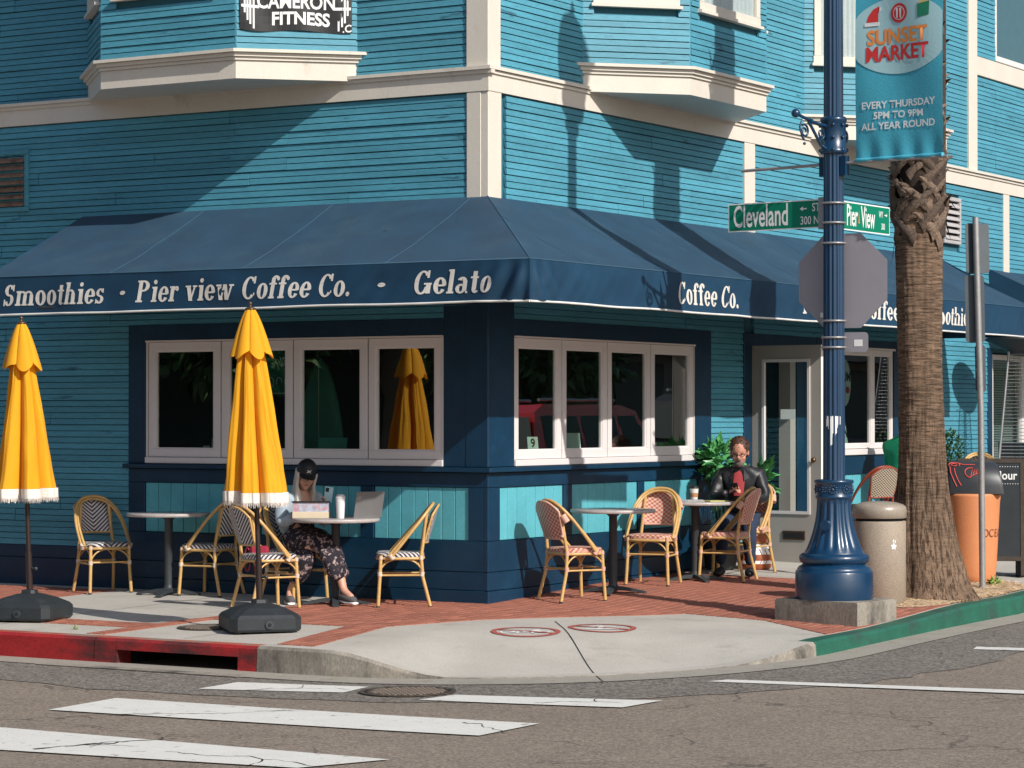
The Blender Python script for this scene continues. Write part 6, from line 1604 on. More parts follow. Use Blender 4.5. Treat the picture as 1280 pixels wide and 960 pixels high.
# ------------------------------------------------------------------ things on the tables
T2 = Vector((-1.16, -.60, topz(-1.16, -.60) + .7466)); T4 = Vector((.56, 2.80, topz(.56, 2.80) + .7466))
def xbox(mb, c, s, ang, mi=0, bev=0): mb.box((-s[0] / 2, -s[1] / 2, 0), (s[0] / 2, s[1] / 2, s[2]), mi, Matrix.Translation(c) @ Matrix.Rotation(R(ang), 4, 'Z'), bev)
bx = thing('picture_box', 'open topped board box with colourful picture on the woman table', 'box', tuple(T2 + Vector((-.17, -.13, 0))), R(29))
mb = MB(); mb.box((-.155, -.05, 0), (.155, .05, .055), 0, None, .003); mb.build('pale_tray', M['bead'], bx)
mb = MB(); mb.box((-.15, -.045, .055), (.155, .045, .135)); mb.build('picture_panel', M['artwork'], bx)
mb = MB(); mb.box((-.16, -.055, .135), (.16, .05, .145)); mb.build('dark_rim', M['black'], bx)
tu = thing('tumbler', 'white marbled tumbler with pale lid on the woman table', 'cup', tuple(T2 + Vector((.07, -.03, 0))))
mb = MB(); mb.lathe([(.031, 0), (.034, .01), (.042, .165), (.042, .172)], 24); mb.build('tumbler_body', M['marble'], tu)
mb = MB(); mb.lathe([(.044, .172), (.044, .185), (.036, .192), (.03, .205), (.01, .207)], 24); mb.build('tumbler_lid', M['frame'], tu)
lt = thing('laptop', 'open grey laptop seen from behind, right of the tumbler', 'laptop', tuple(T2 + Vector((.14, .19, 0))), R(72))
mb = MB(); mb.box((-.16, -.10, 0), (.14, .11, .014), 0, None, .003); mb.build('keyboard_half', M['laptop'], lt)
mb = MB(); mb.box((-.16, 0, 0), (.14, .006, .22), 0, Matrix.Translation((0, -.10, .012)) @ Matrix.Rotation(R(12), 4, 'X')); mb.build('screen_half', M['laptop'], lt)
cu = thing('coffee_cup', 'paper coffee cup with brown sleeve and dark lid on the man table', 'cup', tuple(T4 + Vector((.0, -.02, 0))))
mb = MB(); mb.lathe([(.029, 0), (.031, .004), (.041, .118), (.042, .12)], 24); mb.build('cup_body', M['cup'], cu)
mb = MB(); mb.lathe([(.0325, .025), (.0385, .078)], 24, caps=False); mb.build('cup_sleeve', M['kraft'], cu)
mb = MB(); mb.lathe([(.044, .12), (.044, .13), (.038, .135), (.036, .145), (.01, .146)], 24); mb.build('cup_lid', M['black'], cu)
nw = thing('newspaper', 'folded grey newspaper lying on the man table', 'newspaper', tuple(T4 + Vector((.03, -.17, 0))), R(25))
mb = MB()
for i in range(5): mb.box((-.15 + .004 * i, -.10, .0035 * i), (.14 - .003 * i, .10, .0035 * i + .003), 0, Matrix.Rotation(R(i * 2), 4, 'Z'))
mb.build('page_stack', mat('newsprint', (.42, .42, .42), .8, .25, 60), nw)
yl = thing('notepad', 'yellow green pad beside the newspaper', 'notepad', tuple(T4 + Vector((.22, -.02, 0))), R(60))
mb = MB(); mb.box((-.10, -.07, 0), (.10, .07, .012), 0, None, .002); mb.build('pad_pages', mat('yellow_pad', (.45, .42, .16), .7), yl)

# ------------------------------------------------------------------ people
def skin_mesh(nodes, edges, root, sub=1, vox=None, extra=None):
    """one continuous surface grown from a radius skeleton; extra = MB joined before a voxel remesh"""
    me = bpy.data.meshes.new('sk'); idx = {k: i for i, k in enumerate(nodes)}
    me.from_pydata([nodes[k][0] for k in nodes], [(idx[a], idx[b]) for a, b in edges], [])
    o = bpy.data.objects.new('sk', me); COL.objects.link(o)
    md = o.modifiers.new('s', 'SKIN'); md.use_smooth_shade = True
    for k, i in idx.items():
        r = nodes[k][1]; r = (r, r) if not isinstance(r, tuple) else r; sv = me.skin_vertices[0].data[i]; sv.radius = r; sv.use_root = (k == root)
    s_ = o.modifiers.new('u', 'SUBSURF'); s_.levels = sub; s_.render_levels = sub
    dg = bpy.context.evaluated_depsgraph_get(); dg.update(); out = bpy.data.meshes.new_from_object(o.evaluated_get(dg)); bpy.data.objects.remove(o)
    if extra is not None or vox:
        mb = MB(); mb.v = [tuple(v.co) for v in out.vertices]; mb.f = [tuple(p.vertices) for p in out.polygons]; mb.m = [0] * len(mb.f); mb.sm = [True] * len(mb.f)
        if extra is not None: mb.add(extra.v, extra.f, 0, True)
        j = place(mb.mesh('j', M['skin']), 'j'); md = j.modifiers.new('r', 'REMESH'); md.mode = 'VOXEL'; md.voxel_size = vox or .012; md.use_smooth_shade = True
        sm = j.modifiers.new('sm', 'SMOOTH'); sm.factor = .5; sm.iterations = 2
        dg = bpy.context.evaluated_depsgraph_get(); dg.update(); out = bpy.data.meshes.new_from_object(j.evaluated_get(dg)); bpy.data.objects.remove(j)
    for p in out.polygons: p.use_smooth = True
    return out
def ruffle(o, amp, fr, st=(1, 1, 1)):
    me = o.data if hasattr(o, 'data') else o
    ns = [v.normal.copy() for v in me.vertices]
    for v, n_ in zip(me.vertices, ns):
        p = Vector((v.co.x * fr * st[0], v.co.y * fr * st[1], v.co.z * fr * st[2])); v.co += n_ * amp * (noise.noise(p) + .5 * noise.noise(p * 2.3))
    me.update(); return o
def head_geo(c, F, U, s=1.0):
    """skull, jaw, nose, ears; F = facing, U = up"""
    mb = MB(); F = Vector(F).normalized(); U = Vector(U).normalized(); Rr = F.cross(U).normalized(); U = Rr.cross(F); c = Vector(c)
    Mx = Matrix((F, Rr, U)).transposed()
    def P(f, r, u): return c + (F * f + Rr * r + U * u) * s
    mb.ball(P(-.012, 0, .03), .1 * s, 0, 18, 12, (1.0, .80, 1.02), Mx)        # cranium
    mb.ball(P(.022, 0, -.045), .075 * s, 0, 16, 10, (.92, .80, 1.02), Mx)     # face and jaw
    mb.ball(P(.060, 0, -.098), .026 * s, 0, 10, 7, (1, 1, .8), Mx)            # chin
    mb.ball(P(.093, 0, -.028), .0155 * s, 0, 8, 6, (1.1, 1, .9), Mx); mb.ball(P(.084, 0, -.006), .0115 * s, 0, 8, 6, (1, .8, 2.2), Mx)   # nose
    mb.ball(P(.078, 0, .028), .016 * s, 0, 10, 6, (.6, 2.6, .6), Mx)          # brow
    for k in (-1, 1): mb.ball(P(-.005, .083 * k, -.012), .026 * s, 0, 10, 6, (.7, .25, 1.25), Mx); mb.ball(P(.062, .042 * k, -.038), .022 * s, 0, 8, 6, (.8, 1, .9), Mx)
    return mb, P, Mx
def fingers(nodes, edges, key, palm, d, side, nrm, curl=.5, s=1.0, r=.0085):
    """five separate fingers rooted in the palm"""
    d = Vector(d).normalized(); side = Vector(side).normalized(); nrm = Vector(nrm).normalized(); palm = Vector(palm)
    for i, (o, l) in enumerate(((-.030, .066), (-.010, .076), (.010, .072), (.029, .058))):
        b = palm + d * .045 * s + side * o * s; c1 = b + (d * math.cos(curl * .5) + nrm * math.sin(curl * .5)) * l * .45 * s; c2 = c1 + (d * math.cos(curl * 1.3) + nrm * math.sin(curl * 1.3)) * l * .35 * s; c3 = c2 + (d * math.cos(curl * 2) + nrm * math.sin(curl * 2)) * l * .25 * s
        for j, p in enumerate((b, c1, c2, c3)): nodes[f'{key}f{i}{j}'] = (tuple(p), r * (1, .95, .88, .75)[j])
        edges += [(key, f'{key}f{i}0')] + [(f'{key}f{i}{j}', f'{key}f{i}{j+1}') for j in range(3)]
    b = palm - side * .035 * s + d * .005 * s; c1 = b + (d * .6 - side * .6 + nrm * .4).normalized() * .035 * s; c2 = c1 + (d * .85 - side * .1 + nrm * .5).normalized() * .03 * s
    for j, p in enumerate((b, c1, c2)): nodes[f'{key}t{j}'] = (tuple(p), r * (1.2, 1.05, .85)[j])
    edges += [(key, f'{key}t0'), (f'{key}t0', f'{key}t1'), (f'{key}t1', f'{key}t2')]
def eyes_mouth(P, par, Mx, s=1.0, lipm='lip'):
    mb = MB()
    for k in (-1, 1): mb.ball(P(.078, .033 * k, .004), .010 * s, 0, 8, 6, (.6, 1.2, .55), Mx)
    mb.build('eyes', M['eye'], par)
    mb = MB(); mb.ball(P(.087, 0, -.062), .011 * s, 0, 8, 5, (.55, 1.9, .5), Mx); mb.build('mouth', M[lipm], par)

# --- the man (local frame: origin at his hips' ground point, built in world axes)
def man():
    ox, oy = .60, 3.70; g0 = topz(ox, oy)
    t = thing('person', 'seated man with receding hair, glasses and black leather jacket looking down at a phone', 'person', (ox, oy, g0))
    F = Vector((math.cos(R(-72)), math.sin(R(-72)), 0)); S = Vector((-F.y, F.x, 0)) * -1     # S: his right... screen handling below
    L_ = Vector((-F.y, F.x, 0))       # his left
    def P(f, l, u): return tuple(F * f + L_ * l + Vector((0, 0, u)))
    N_ = {}; E = []
    N_['pel'] = (P(0, 0, .53), (.13, .10)); N_['bel'] = (P(.02, 0, .66), (.13, .11)); N_['che'] = (P(.05, 0, .84), (.145, .11)); N_['up'] = (P(.06, 0, .96), (.12, .08)); N_['nk'] = (P(.08, 0, 1.03), .052); N_['nk2'] = (P(.10, 0, 1.09), .05)
    E += [('pel', 'bel'), ('bel', 'che'), ('che', 'up'), ('up', 'nk'), ('nk', 'nk2')]
    for k, s_ in (('l', 1), ('r', -1)):
        N_['sh' + k] = (P(.05, .175 * s_, .955), .062); N_['el' + k] = (P(.16, .25 * s_, .72), .045); N_['wr' + k] = (P(.36, .085 * s_, .80), .030); N_['ha' + k] = (P(.405, .055 * s_, .815), (.034, .018))
        E += [('up', 'sh' + k), ('sh' + k, 'el' + k), ('el' + k, 'wr' + k), ('wr' + k, 'ha' + k)]
        fingers(N_, E, 'ha' + k, P(.405, .055 * s_, .815), F * .8 + L_ * -.45 * s_, L_ * .4 * s_ + F * .3 + Vector((0, 0, -.5)), Vector((0, 0, .7)) - L_ * .5 * s_, .55)
        N_['hi' + k] = (P(.02, .09 * s_, .50), .085); N_['kn' + k] = (P(.42, .13 * s_, .50), .065); N_['an' + k] = (P(.40, .14 * s_, .10), .042); N_['to' + k] = (P(.54, .15 * s_, .035), .035)
        E += [('pel', 'hi' + k), ('hi' + k, 'kn' + k), ('kn' + k, 'an' + k), ('an' + k, 'to' + k)]
    hc = Vector(P(.145, 0, 1.175)); fx = (F + L_ * .05 + Vector((0, 0, -.25))); ux = Vector((0, 0, 1)) + F * .25
    hg, HP, Mx = head_geo(hc, fx, ux, 1.04)
    me = skin_mesh(N_, E, 'pel', 1, .0085, hg); me.materials.clear(); me.materials.append(M['skin_tan']); body = place(me, 'body', t)
    eyes_mouth(HP, t, Mx)
    # jacket, open at the front over a red shirt
    J = {k: (v[0], tuple(r + .022 for r in v[1]) if isinstance(v[1], tuple) else v[1] + .022) for k, v in N_.items() if k in ('pel', 'bel', 'che', 'up', 'shl', 'shr', 'ell', 'elr', 'wrl', 'wrr')}
    for k in 'lr': J['wr' + k] = (tuple(Vector(N_['el' + k][0]).lerp(Vector(N_['wr' + k][0]), .92)), .040)
    J['pel'] = (P(.0, 0, .56), (.155, .125)); J['col'] = (P(.065, 0, 1.03), .074)
    me = skin_mesh(J, [e for e in E if e[0] in J and e[1] in J] + [('up', 'col')], 'pel', 2); me.materials.clear(); me.materials.append(M['leather']); ruffle(me, .014, 13); place(me, 'jacket', t)
    mb = MB()
    for i in range(8):
        v = i / 8; v2 = (i + 1) / 8; w0 = .055 - .02 * abs(v - .5); w1 = .055 - .02 * abs(v2 - .5)
        z0 = .76 + .27 * v; z1 = .76 + .27 * v2; f0 = .205 - .075 * v ** 2; f1 = .205 - .075 * v2 ** 2
        mb.add([P(f0 - .012, -w0, z0), P(f0, 0, z0), P(f0 - .012, w0, z0), P(f1 - .012, -w1, z1), P(f1, 0, z1), P(f1 - .012, w1, z1)], [(0, 1, 4, 3), (1, 2, 5, 4)], 0, True)
    mb.build('red_shirt', M['shirtred'], t)
    for s_ in (-1, 1):
        mb = MB(); mb.add([P(.13, .035 * s_, 1.05), P(.165, .045 * s_, .99), P(.185, .05 * s_, .90), P(.165, .10 * s_, .93), P(.12, .10 * s_, 1.01), P(.06, .085 * s_, 1.06)], [(0, 1, 2, 3, 4, 5)]); mb.build('lapel', M['leather'], t)
    Tn = {k: (v[0], tuple(r + .014 for r in v[1]) if isinstance(v[1], tuple) else v[1] + .014) for k, v in N_.items() if k in ('pel', 'hil', 'hir', 'knl', 'knr', 'anl', 'anr')}
    me = skin_mesh(Tn, [e for e in E if e[0] in Tn and e[1] in Tn], 'pel', 2); me.materials.clear(); me.materials.append(M['jeans']); ruffle(me, .008, 14); place(me, 'trousers', t)
    for k, s_ in (('l', 1), ('r', -1)):
        mb = MB(); mb.ball(P(.47, .145 * s_, .045), .05, 0, 12, 8, (1.0, 1.0, .8)); mb.ball(P(.53, .15 * s_, .035), .045, 0, 12, 8, (1, 1, .7)); mb.ball(P(.41, .14 * s_, .05), .045, 0, 12, 8, (1, 1, .9)); mb.build('shoe', M['black'], t)
    # hair: brown cap set back, beard, glasses
    mb = MB(); mb.ball(HP(-.022, 0, .046), .1075, 0, 40, 26, (.93, .87, .98), Mx); mb.ball(HP(-.045, 0, -.005), .088, 0, 34, 20, (.74, 1.04, 1), Mx)
    rh = random.Random(8)
    for i in range(240):
        v = Vector((rh.uniform(-1, .55), rh.uniform(-1, 1), rh.uniform(-.1, 1))).normalized(); a = HP(-.022 + .10 * v.x, .092 * v.y, .046 + .104 * v.z); b = a + (Vector(a) - HP(-.02, 0, .03)).normalized() * rh.uniform(.003, .012) + Vector((rh.uniform(-.016, .016), rh.uniform(-.016, .016), -.008))
        mb.tube([a, b], [.0035, .001], 4, caps=False)
    ruffle(mb.build('hair', M['hair_b'], t), .005, 45)
    mb = MB(); mb.ball(HP(.060, 0, -.090), .042, 0, 16, 12, (.8, 1.15, 1), Mx); mb.ball(HP(.091, 0, -.050), .012, 0, 10, 6, (.7, 2.4, .7), Mx)
    mb.build('beard', M['beard'], t)
    mb = MB()
    for k in (-1, 1):
        mb.tube([HP(.092, .033 * k + .021 * math.cos(q), -.002 + .015 * math.sin(q)) for q in [2 * math.pi * i / 14 for i in range(14)]], .0026, 5, closed=True); mb.tube([HP(.092, .054 * k, .002), HP(.0, .084 * k, .008)], .0015, 5)
    mb.tube([HP(.093, -.012, 0), HP(.093, .012, 0)], .0015, 5); mb.build('glasses', M['black'], t)
    ph = thing('phone', 'phone held in the hands of the man in the leather jacket', 'phone', (ox, oy, g0)); mb = MB(); c_ = Vector(P(.465, .0, .845))
    mb.box((-.036, -.074, -.004), (.036, .074, .004), 0, Matrix.Translation(c_) @ Matrix.Rotation(R(-72), 4, 'Z') @ Matrix.Rotation(R(-38), 4, 'Y') @ Matrix.Rotation(R(90), 4, 'Z'), .002); mb.build('phone_body', M['charcoal'], ph)
    return t
man()
def woman():
    ox, oy = -1.62, -.50; g0 = topz(ox, oy)
    t = thing('person', 'seated woman in black cap with long platinum hair, pale denim jacket and patterned skirt', 'person', (ox, oy, g0))
    F = Vector((math.cos(R(-22)), math.sin(R(-22)), 0)); L_ = Vector((-F.y, F.x, 0))
    def P(f, l, u): return tuple(F * f + L_ * l + Vector((0, 0, u)))
    N_ = {}; E = []
    N_['pel'] = (P(0, 0, .54), (.14, .11)); N_['bel'] = (P(.02, 0, .66), (.11, .095)); N_['che'] = (P(.04, 0, .80), (.12, .10)); N_['up'] = (P(.04, 0, .90), (.095, .07)); N_['nk'] = (P(.06, 0, .97), .043); N_['nk2'] = (P(.08, 0, 1.03), .042)
    E += [('pel', 'bel'), ('bel', 'che'), ('che', 'up'), ('up', 'nk'), ('nk', 'nk2')]
    hands = {'l': (.27, .10, .86), 'r': (.24, -.13, .80)}
    for k, s_ in (('l', 1), ('r', -1)):
        hx = hands[k]; N_['sh' + k] = (P(.03, .155 * s_, .90), .050); N_['el' + k] = (P(.07, .23 * s_, .68), .038)
        pw = Vector(P(*hx)); pe = Vector(N_['el' + k][0]); N_['wr' + k] = (tuple(pe.lerp(pw, .88)), .024); N_['ha' + k] = (tuple(pw), (.030, .016)); dd = (pw - pe).normalized()
        E += [('up', 'sh' + k), ('sh' + k, 'el' + k), ('el' + k, 'wr' + k), ('wr' + k, 'ha' + k)]
        fingers(N_, E, 'ha' + k, pw, dd, L_ * .5 * s_ + Vector((0, 0, -.6)), F * .2 - L_ * .8 * s_, .6, .9, .0078)
    N_['hil'] = (P(.02, .08, .52), .085); N_['hir'] = (P(.02, -.08, .52), .085)
    N_['knl'] = (P(.42, .08, .53), .062); N_['anl'] = (P(.62, .06, .13), .036); N_['tol'] = (P(.75, .07, .07), .03)
    N_['knr'] = (P(.36, -.10, .50), .062); N_['anr'] = (P(.12, -.17, .10), .036); N_['tor'] = (P(.20, -.22, .035), .03)
    E += [('pel', 'hil'), ('hil', 'knl'), ('knl', 'anl'), ('anl', 'tol'), ('pel', 'hir'), ('hir', 'knr'), ('knr', 'anr'), ('anr', 'tor')]
    hc = Vector(P(.115, 0, 1.105)); hg, HP, Mx = head_geo(hc, F + L_ * -.45 + Vector((0, 0, -.35)), Vector((0, 0, 1)) + F * .35, .96)
    me = skin_mesh(N_, E, 'pel', 1, .0085, hg); me.materials.clear(); me.materials.append(M['skin']); place(me, 'body', t); eyes_mouth(HP, t, Mx, .96)
    # dark dress top
    D = {k: (v[0], tuple(r + (.035 if k == 'pel' else .02) for r in v[1])) for k, v in N_.items() if k in ('pel', 'bel', 'che')}
    me = skin_mesh(D, [('pel', 'bel'), ('bel', 'che')], 'pel', 2); me.materials.clear(); me.materials.append(M['skirt']); place(me, 'dress_top', t)
    # open denim jacket: sleeves and back
    J = {}
    for k in ('shl', 'shr', 'ell', 'elr'): J[k] = (N_[k][0], N_[k][1] + .028)
    for k in 'lr': J['wr' + k] = (tuple(Vector(N_['el' + k][0]).lerp(Vector(N_['wr' + k][0]), .9)), .042)
    J['up'] = (P(-.01, 0, .90), (.12, .075)); J['bk'] = (P(-.04, 0, .72), (.17, .115)); J['bt'] = (P(-.06, 0, .55), (.19, .12))
    me = skin_mesh(J, [('up', 'shl'), ('up', 'shr'), ('shl', 'ell'), ('shr', 'elr'), ('ell', 'wrl'), ('elr', 'wrr'), ('up', 'bk'), ('bk', 'bt')], 'up', 2); me.materials.clear(); me.materials.append(M['denim']); ruffle(me, .012, 13); place(me, 'denim_jacket', t)
    # long skirt over both legs
    K = {'pel': (P(.0, 0, .56), (.19, .15)), 'a': (P(.18, -.01, .555), (.19, .115)), 'b': (P(.40, .02, .54), (.15, .09)), 'c': (P(.52, .04, .36), (.12, .075)), 'd': (P(.59, .05, .20), (.13, .07))}
    me = skin_mesh(K, [('pel', 'a'), ('a', 'b'), ('b', 'c'), ('c', 'd')], 'pel', 2); me.materials.clear(); me.materials.append(M['skirt']); ruffle(me, .012, 10); place(me, 'skirt', t)
    K = {'a': (P(.33, -.11, .52), .115), 'b': (P(.27, -.14, .32), .105), 'c': (P(.16, -.17, .17), .085)}
    me = skin_mesh(K, [('a', 'b'), ('b', 'c')], 'a', 2); me.materials.clear(); me.materials.append(M['skirt']); ruffle(me, .012, 10); place(me, 'skirt', t)
    K = {'z': (P(.0, -.12, .545), .11), 'm': (P(.16, -.11, .54), .12), 'a': (P(.38, -.11, .52), .115)}
    me = skin_mesh(K, [('z', 'm'), ('m', 'a')], 'z', 2); me.materials.clear(); me.materials.append(M['skirt']); ruffle(me, .012, 10); place(me, 'skirt', t)
    for c0, c1 in (((.60, .06, .075), (.76, .07, .055)), ((.10, -.17, .05), (.24, -.23, .035))):
        mb = MB(); a = Vector(P(*c0)); b = Vector(P(*c1)); mb.tube([a - (b - a) * .15, a, a.lerp(b, .5), b, b + (b - a) * .15], [.03, .045, .043, .036, .018], 12, flat=.85); o = mb.build('shoe', M['shoe'], t)
        mb = MB(); mb.tube([a - (b - a) * .17 + Vector((0, 0, -.032)), a.lerp(b, .5) + Vector((0, 0, -.034)), b + (b - a) * .17 + Vector((0, 0, -.022))], [.036, .046, .034], 10, flat=.3); mb.build('white_sole', M['white'], o)
    # hair falling over her left shoulder and both sides
    rs = random.Random(2); mb = MB()
    for s_ in (-1, 1):
        for i in range(26):
            u = i / 25; a0 = HP(.045 - .13 * u, (.076 + .008 * math.sin(i)) * -s_, .035); p1 = HP(.048 - .12 * u, .076 * -s_, -.09); p2 = Vector(P(.13 - .11 * u, (.075 + .02 * math.sin(i * 2)) * s_, .90)); p3 = Vector(P(.15 - .10 * u + rs.uniform(-.01, .01), (.085 + .02 * math.sin(i * 1.7)) * s_, .77 + rs.uniform(-.03, .03)))
            mb.tube([a0, p1, p1.lerp(p2, .5), p2, p3], [.013, .016, .016, .014, .004], 6)
    mb.ball(HP(-.03, 0, .015), .1, 0, 16, 10, (.98, .86, 1), Mx); mb.build('hair', M['hair_w'], t)
    # cap
    mb = MB(); n = 20; rows = []
    for j in range(8):
        v = j / 7 * math.pi / 2; rows.append([HP(-.012 + .112 * math.cos(v) * math.cos(2 * math.pi * i / n), .094 * math.cos(v) * math.sin(2 * math.pi * i / n), .035 + .118 * math.sin(v) ** .9) for i in range(n)])
    vs = [p for r in rows for p in r]; mb.add(vs, [(j * n + i, j * n + (i + 1) % n, (j + 1) * n + (i + 1) % n, (j + 1) * n + i) for j in range(7) for i in range(n)], 0, True)
    br_ = []
    for i in range(11):
        a = R(-62 + 124 * i / 10); br_.append((HP(-.012 + .110 * math.cos(a), .094 * math.sin(a), .038), HP(-.012 + .110 * math.cos(a) + .072 * math.cos(a) ** .6, .080 * math.sin(a), .022 - .012 * abs(math.sin(a)))))
    for (a, b), (c_, d) in zip(br_, br_[1:]): mb.add([a, b, d, c_], [(0, 1, 2, 3)], 0, True); mb.add([Vector(q) - Vector((0, 0, .004)) for q in (a, b, d, c_)], [(3, 2, 1, 0)], 0, True)
    cp = mb.build('cap', M['black'], t)
    mb = MB()
    def CP(u, v): a = u / .11; return HP(-.012 + .1155 * math.cos(a) * math.cos(v * 3), .097 * math.sin(a), .072 + v)
    for a, b in (((-.02, -.012), (.0, .0)), ((.0, .0), (.02, -.012)), ((-.02, .012), (.0, .0)), ((.0, .0), (.02, .012))): mb.tube([CP(*a), CP((a[0] + b[0]) / 2, (a[1] + b[1]) / 2), CP(*b)], .0035, 5)
    mb.build('white_emblem', M['white'], cp)
    ph = thing('phone', 'pale blue phone upright in the hand of the woman in the black cap', 'phone', (ox, oy, g0)); mb = MB()
    c_ = Vector(P(.305, .10, .895)); Mp = Matrix.Translation(c_) @ Matrix.Rotation(R(31), 4, 'Z') @ Matrix.Rotation(R(8), 4, 'Y')
    mb.box((-.036, -.005, -.02), (.036, .005, .115), 0, Mp, .002); o = mb.build('phone_body', M['phone'], ph); mb = MB(); mb.box((-.028, -.0075, .07), (.0, -.0045, .105), 0, Mp); mb.build('camera_bump', M['black'], o)
    return t
woman()
bg_ = thing('handbag', 'maroon bag hanging on the back chair beside the middle umbrella pole', 'bag', gl(-1.66, -1.02))
mb = MB(); mb.box((-.08, -.04, .38), (.08, .04, .52), 0, Matrix.Rotation(R(31), 4, 'Z'), .02); mb.build('bag_body', M['bagred'], bg_)
mb = MB(); mb.tube([Vector((-.13 + .03 * math.cos(q), 0, .40 + .10 * math.sin(q))) for q in [2 * math.pi * i / 20 for i in range(20)]], .006, 6, closed=True); mb.tube([(.0, -.07, .38), (.03, -.07, .22), (.035, -.07, .19)], .012, 6); mb.build('bag_strap', M['bagred'], bg_)
# person in green behind the palm
def green_person():
    ox, oy = .52, 7.88; g0 = topz(ox, oy)
    t = thing('person', 'seated person in a bright green jacket mostly hidden behind the palm trunk', 'person', (ox, oy, g0), 0); t.scale = (1.05, 1.05, 1.05)
    N_ = {'pel': ((0, 0, .50), (.15, .12)), 'bel': ((0, 0, .68), (.15, .12)), 'che': ((.0, 0, .88), (.16, .12)), 'up': ((.0, 0, 1.02), (.12, .08)), 'nk': ((.02, 0, 1.10), .055), 'nk2': ((.03, 0, 1.15), .05)}
    E = [('pel', 'bel'), ('bel', 'che'), ('che', 'up'), ('up', 'nk'), ('nk', 'nk2')]
    F = Vector((.3, .95, 0)).normalized(); L_ = Vector((-F.y, F.x, 0))
    for k, s_ in (('l', 1), ('r', -1)):
        N_['sh' + k] = (tuple(L_ * .18 * s_ + Vector((0, 0, 1.01))), .065); N_['el' + k] = (tuple(L_ * .24 * s_ + F * .1 + Vector((0, 0, .76))), .048); N_['wr' + k] = (tuple(L_ * .12 * s_ + F * .33 + Vector((0, 0, .80))), .03); N_['ha' + k] = (tuple(L_ * .10 * s_ + F * .38 + Vector((0, 0, .80))), (.034, .018))
        E += [('up', 'sh' + k), ('sh' + k, 'el' + k), ('el' + k, 'wr' + k), ('wr' + k, 'ha' + k)]
        fingers(N_, E, 'ha' + k, N_['ha' + k][0], F, L_ * s_, Vector((0, 0, -1)), .4)
        N_['hi' + k] = (tuple(L_ * .09 * s_ + Vector((0, 0, .5))), .085); N_['kn' + k] = (tuple(L_ * .12 * s_ + F * .42 + Vector((0, 0, .5))), .065); N_['an' + k] = (tuple(L_ * .12 * s_ + F * .42 + Vector((0, 0, .09))), .04); N_['to' + k] = (tuple(L_ * .12 * s_ + F * .56 + Vector((0, 0, .04))), .035)
        E += [('pel', 'hi' + k), ('hi' + k, 'kn' + k), ('kn' + k, 'an' + k), ('an' + k, 'to' + k)]
    hg, HP, Mx = head_geo((.06, .06, 1.24), F, (0, 0, 1), 1.0); me = skin_mesh(N_, E, 'pel', 1, .011, hg); me.materials.clear(); me.materials.append(M['skin']); place(me, 'body', t); eyes_mouth(HP, t, Mx)
    mb = MB(); mb.ball(HP(-.025, 0, .03), .107, 0, 18, 10, (.95, .86, 1.02), Mx); mb.build('hair', M['hair_b'], t)
    J = {k: (v[0], tuple(r + .025 for r in v[1]) if isinstance(v[1], tuple) else v[1] + .025) for k, v in N_.items() if k in ('pel', 'bel', 'che', 'up', 'shl', 'shr', 'ell', 'elr', 'wrl', 'wrr', 'nk')}
    me = skin_mesh(J, [e for e in E if e[0] in J and e[1] in J], 'pel', 2); me.materials.clear(); me.materials.append(M['greenfabric']); ruffle(me, .012, 11); place(me, 'green_jacket', t)
    Tn = {k: (v[0], v[1] + .014 if not isinstance(v[1], tuple) else tuple(r + .014 for r in v[1])) for k, v in N_.items() if k in ('pel', 'hil', 'hir', 'knl', 'knr', 'anl', 'anr')}
    me = skin_mesh(Tn, [e for e in E if e[0] in Tn and e[1] in Tn], 'pel', 1); me.materials.clear(); me.materials.append(M['jeans']); ruffle(me, .008, 14); place(me, 'trousers', t)
green_person()

# ------------------------------------------------------------------ inside the windows
sb = thing('surfboard', 'teal surfboard standing upright inside the third window', 'surfboard', (-2.28, .75, .1), R(10)); mb = MB(); rows = []
for i in range(25):
    v = i / 24; w_ = .25 * (math.sin(math.pi * min(1, .04 + v * .96)) ** .55); rows.append([(w_ * math.cos(a), .035 * math.sin(a) * (w_ / .25 + .1), 2.05 * v) for a in [2 * math.pi * q / 12 for q in range(12)]])
vs = [p for r in rows for p in r]; mb.add(vs, [(j * 12 + i, j * 12 + (i + 1) % 12, (j + 1) * 12 + (i + 1) % 12, (j + 1) * 12 + i) for j in range(24) for i in range(12)], 0, True); mb.build('board', M['tealboard'], sb)
mb = MB(); mb.tube([(0, -.045, .1), (0, -.045, 1.95)], .004, 4); mb.build('stringer', M['white'], sb)
ns = thing('menu_board', 'green hanging board with chalk palm drawing inside the second left window', 'sign board', (-2.28, .12, 0)); mb = MB(); mb.box((-.16, 0, 1.80), (.16, .012, 2.24)); mb.build('board', mat('green_board', (.0, .11, .09), .5), ns)
mb = MB()
for k in range(6): a = R(20 + 28 * k); mb.tube([(.02, -.004, 2.06), (.02 + .06 * math.cos(a), -.004, 2.08 + .06 * math.sin(a)), (.02 + .12 * math.cos(a), -.004, 2.06 + .09 * math.sin(a))], .004, 4)
for i in range(3): mb.tube([(-.1 + .09 * i + .03 * math.cos(q), -.004, 1.92 + .045 * math.sin(q)) for q in [k * .6 for k in range(11 if i != 1 else 7)]], .004, 4)
mb.tube([(-.15, -.004, 1.82), (.15, -.004, 1.82)], .003, 4); mb.build('chalk_drawing', M['white'], ns)
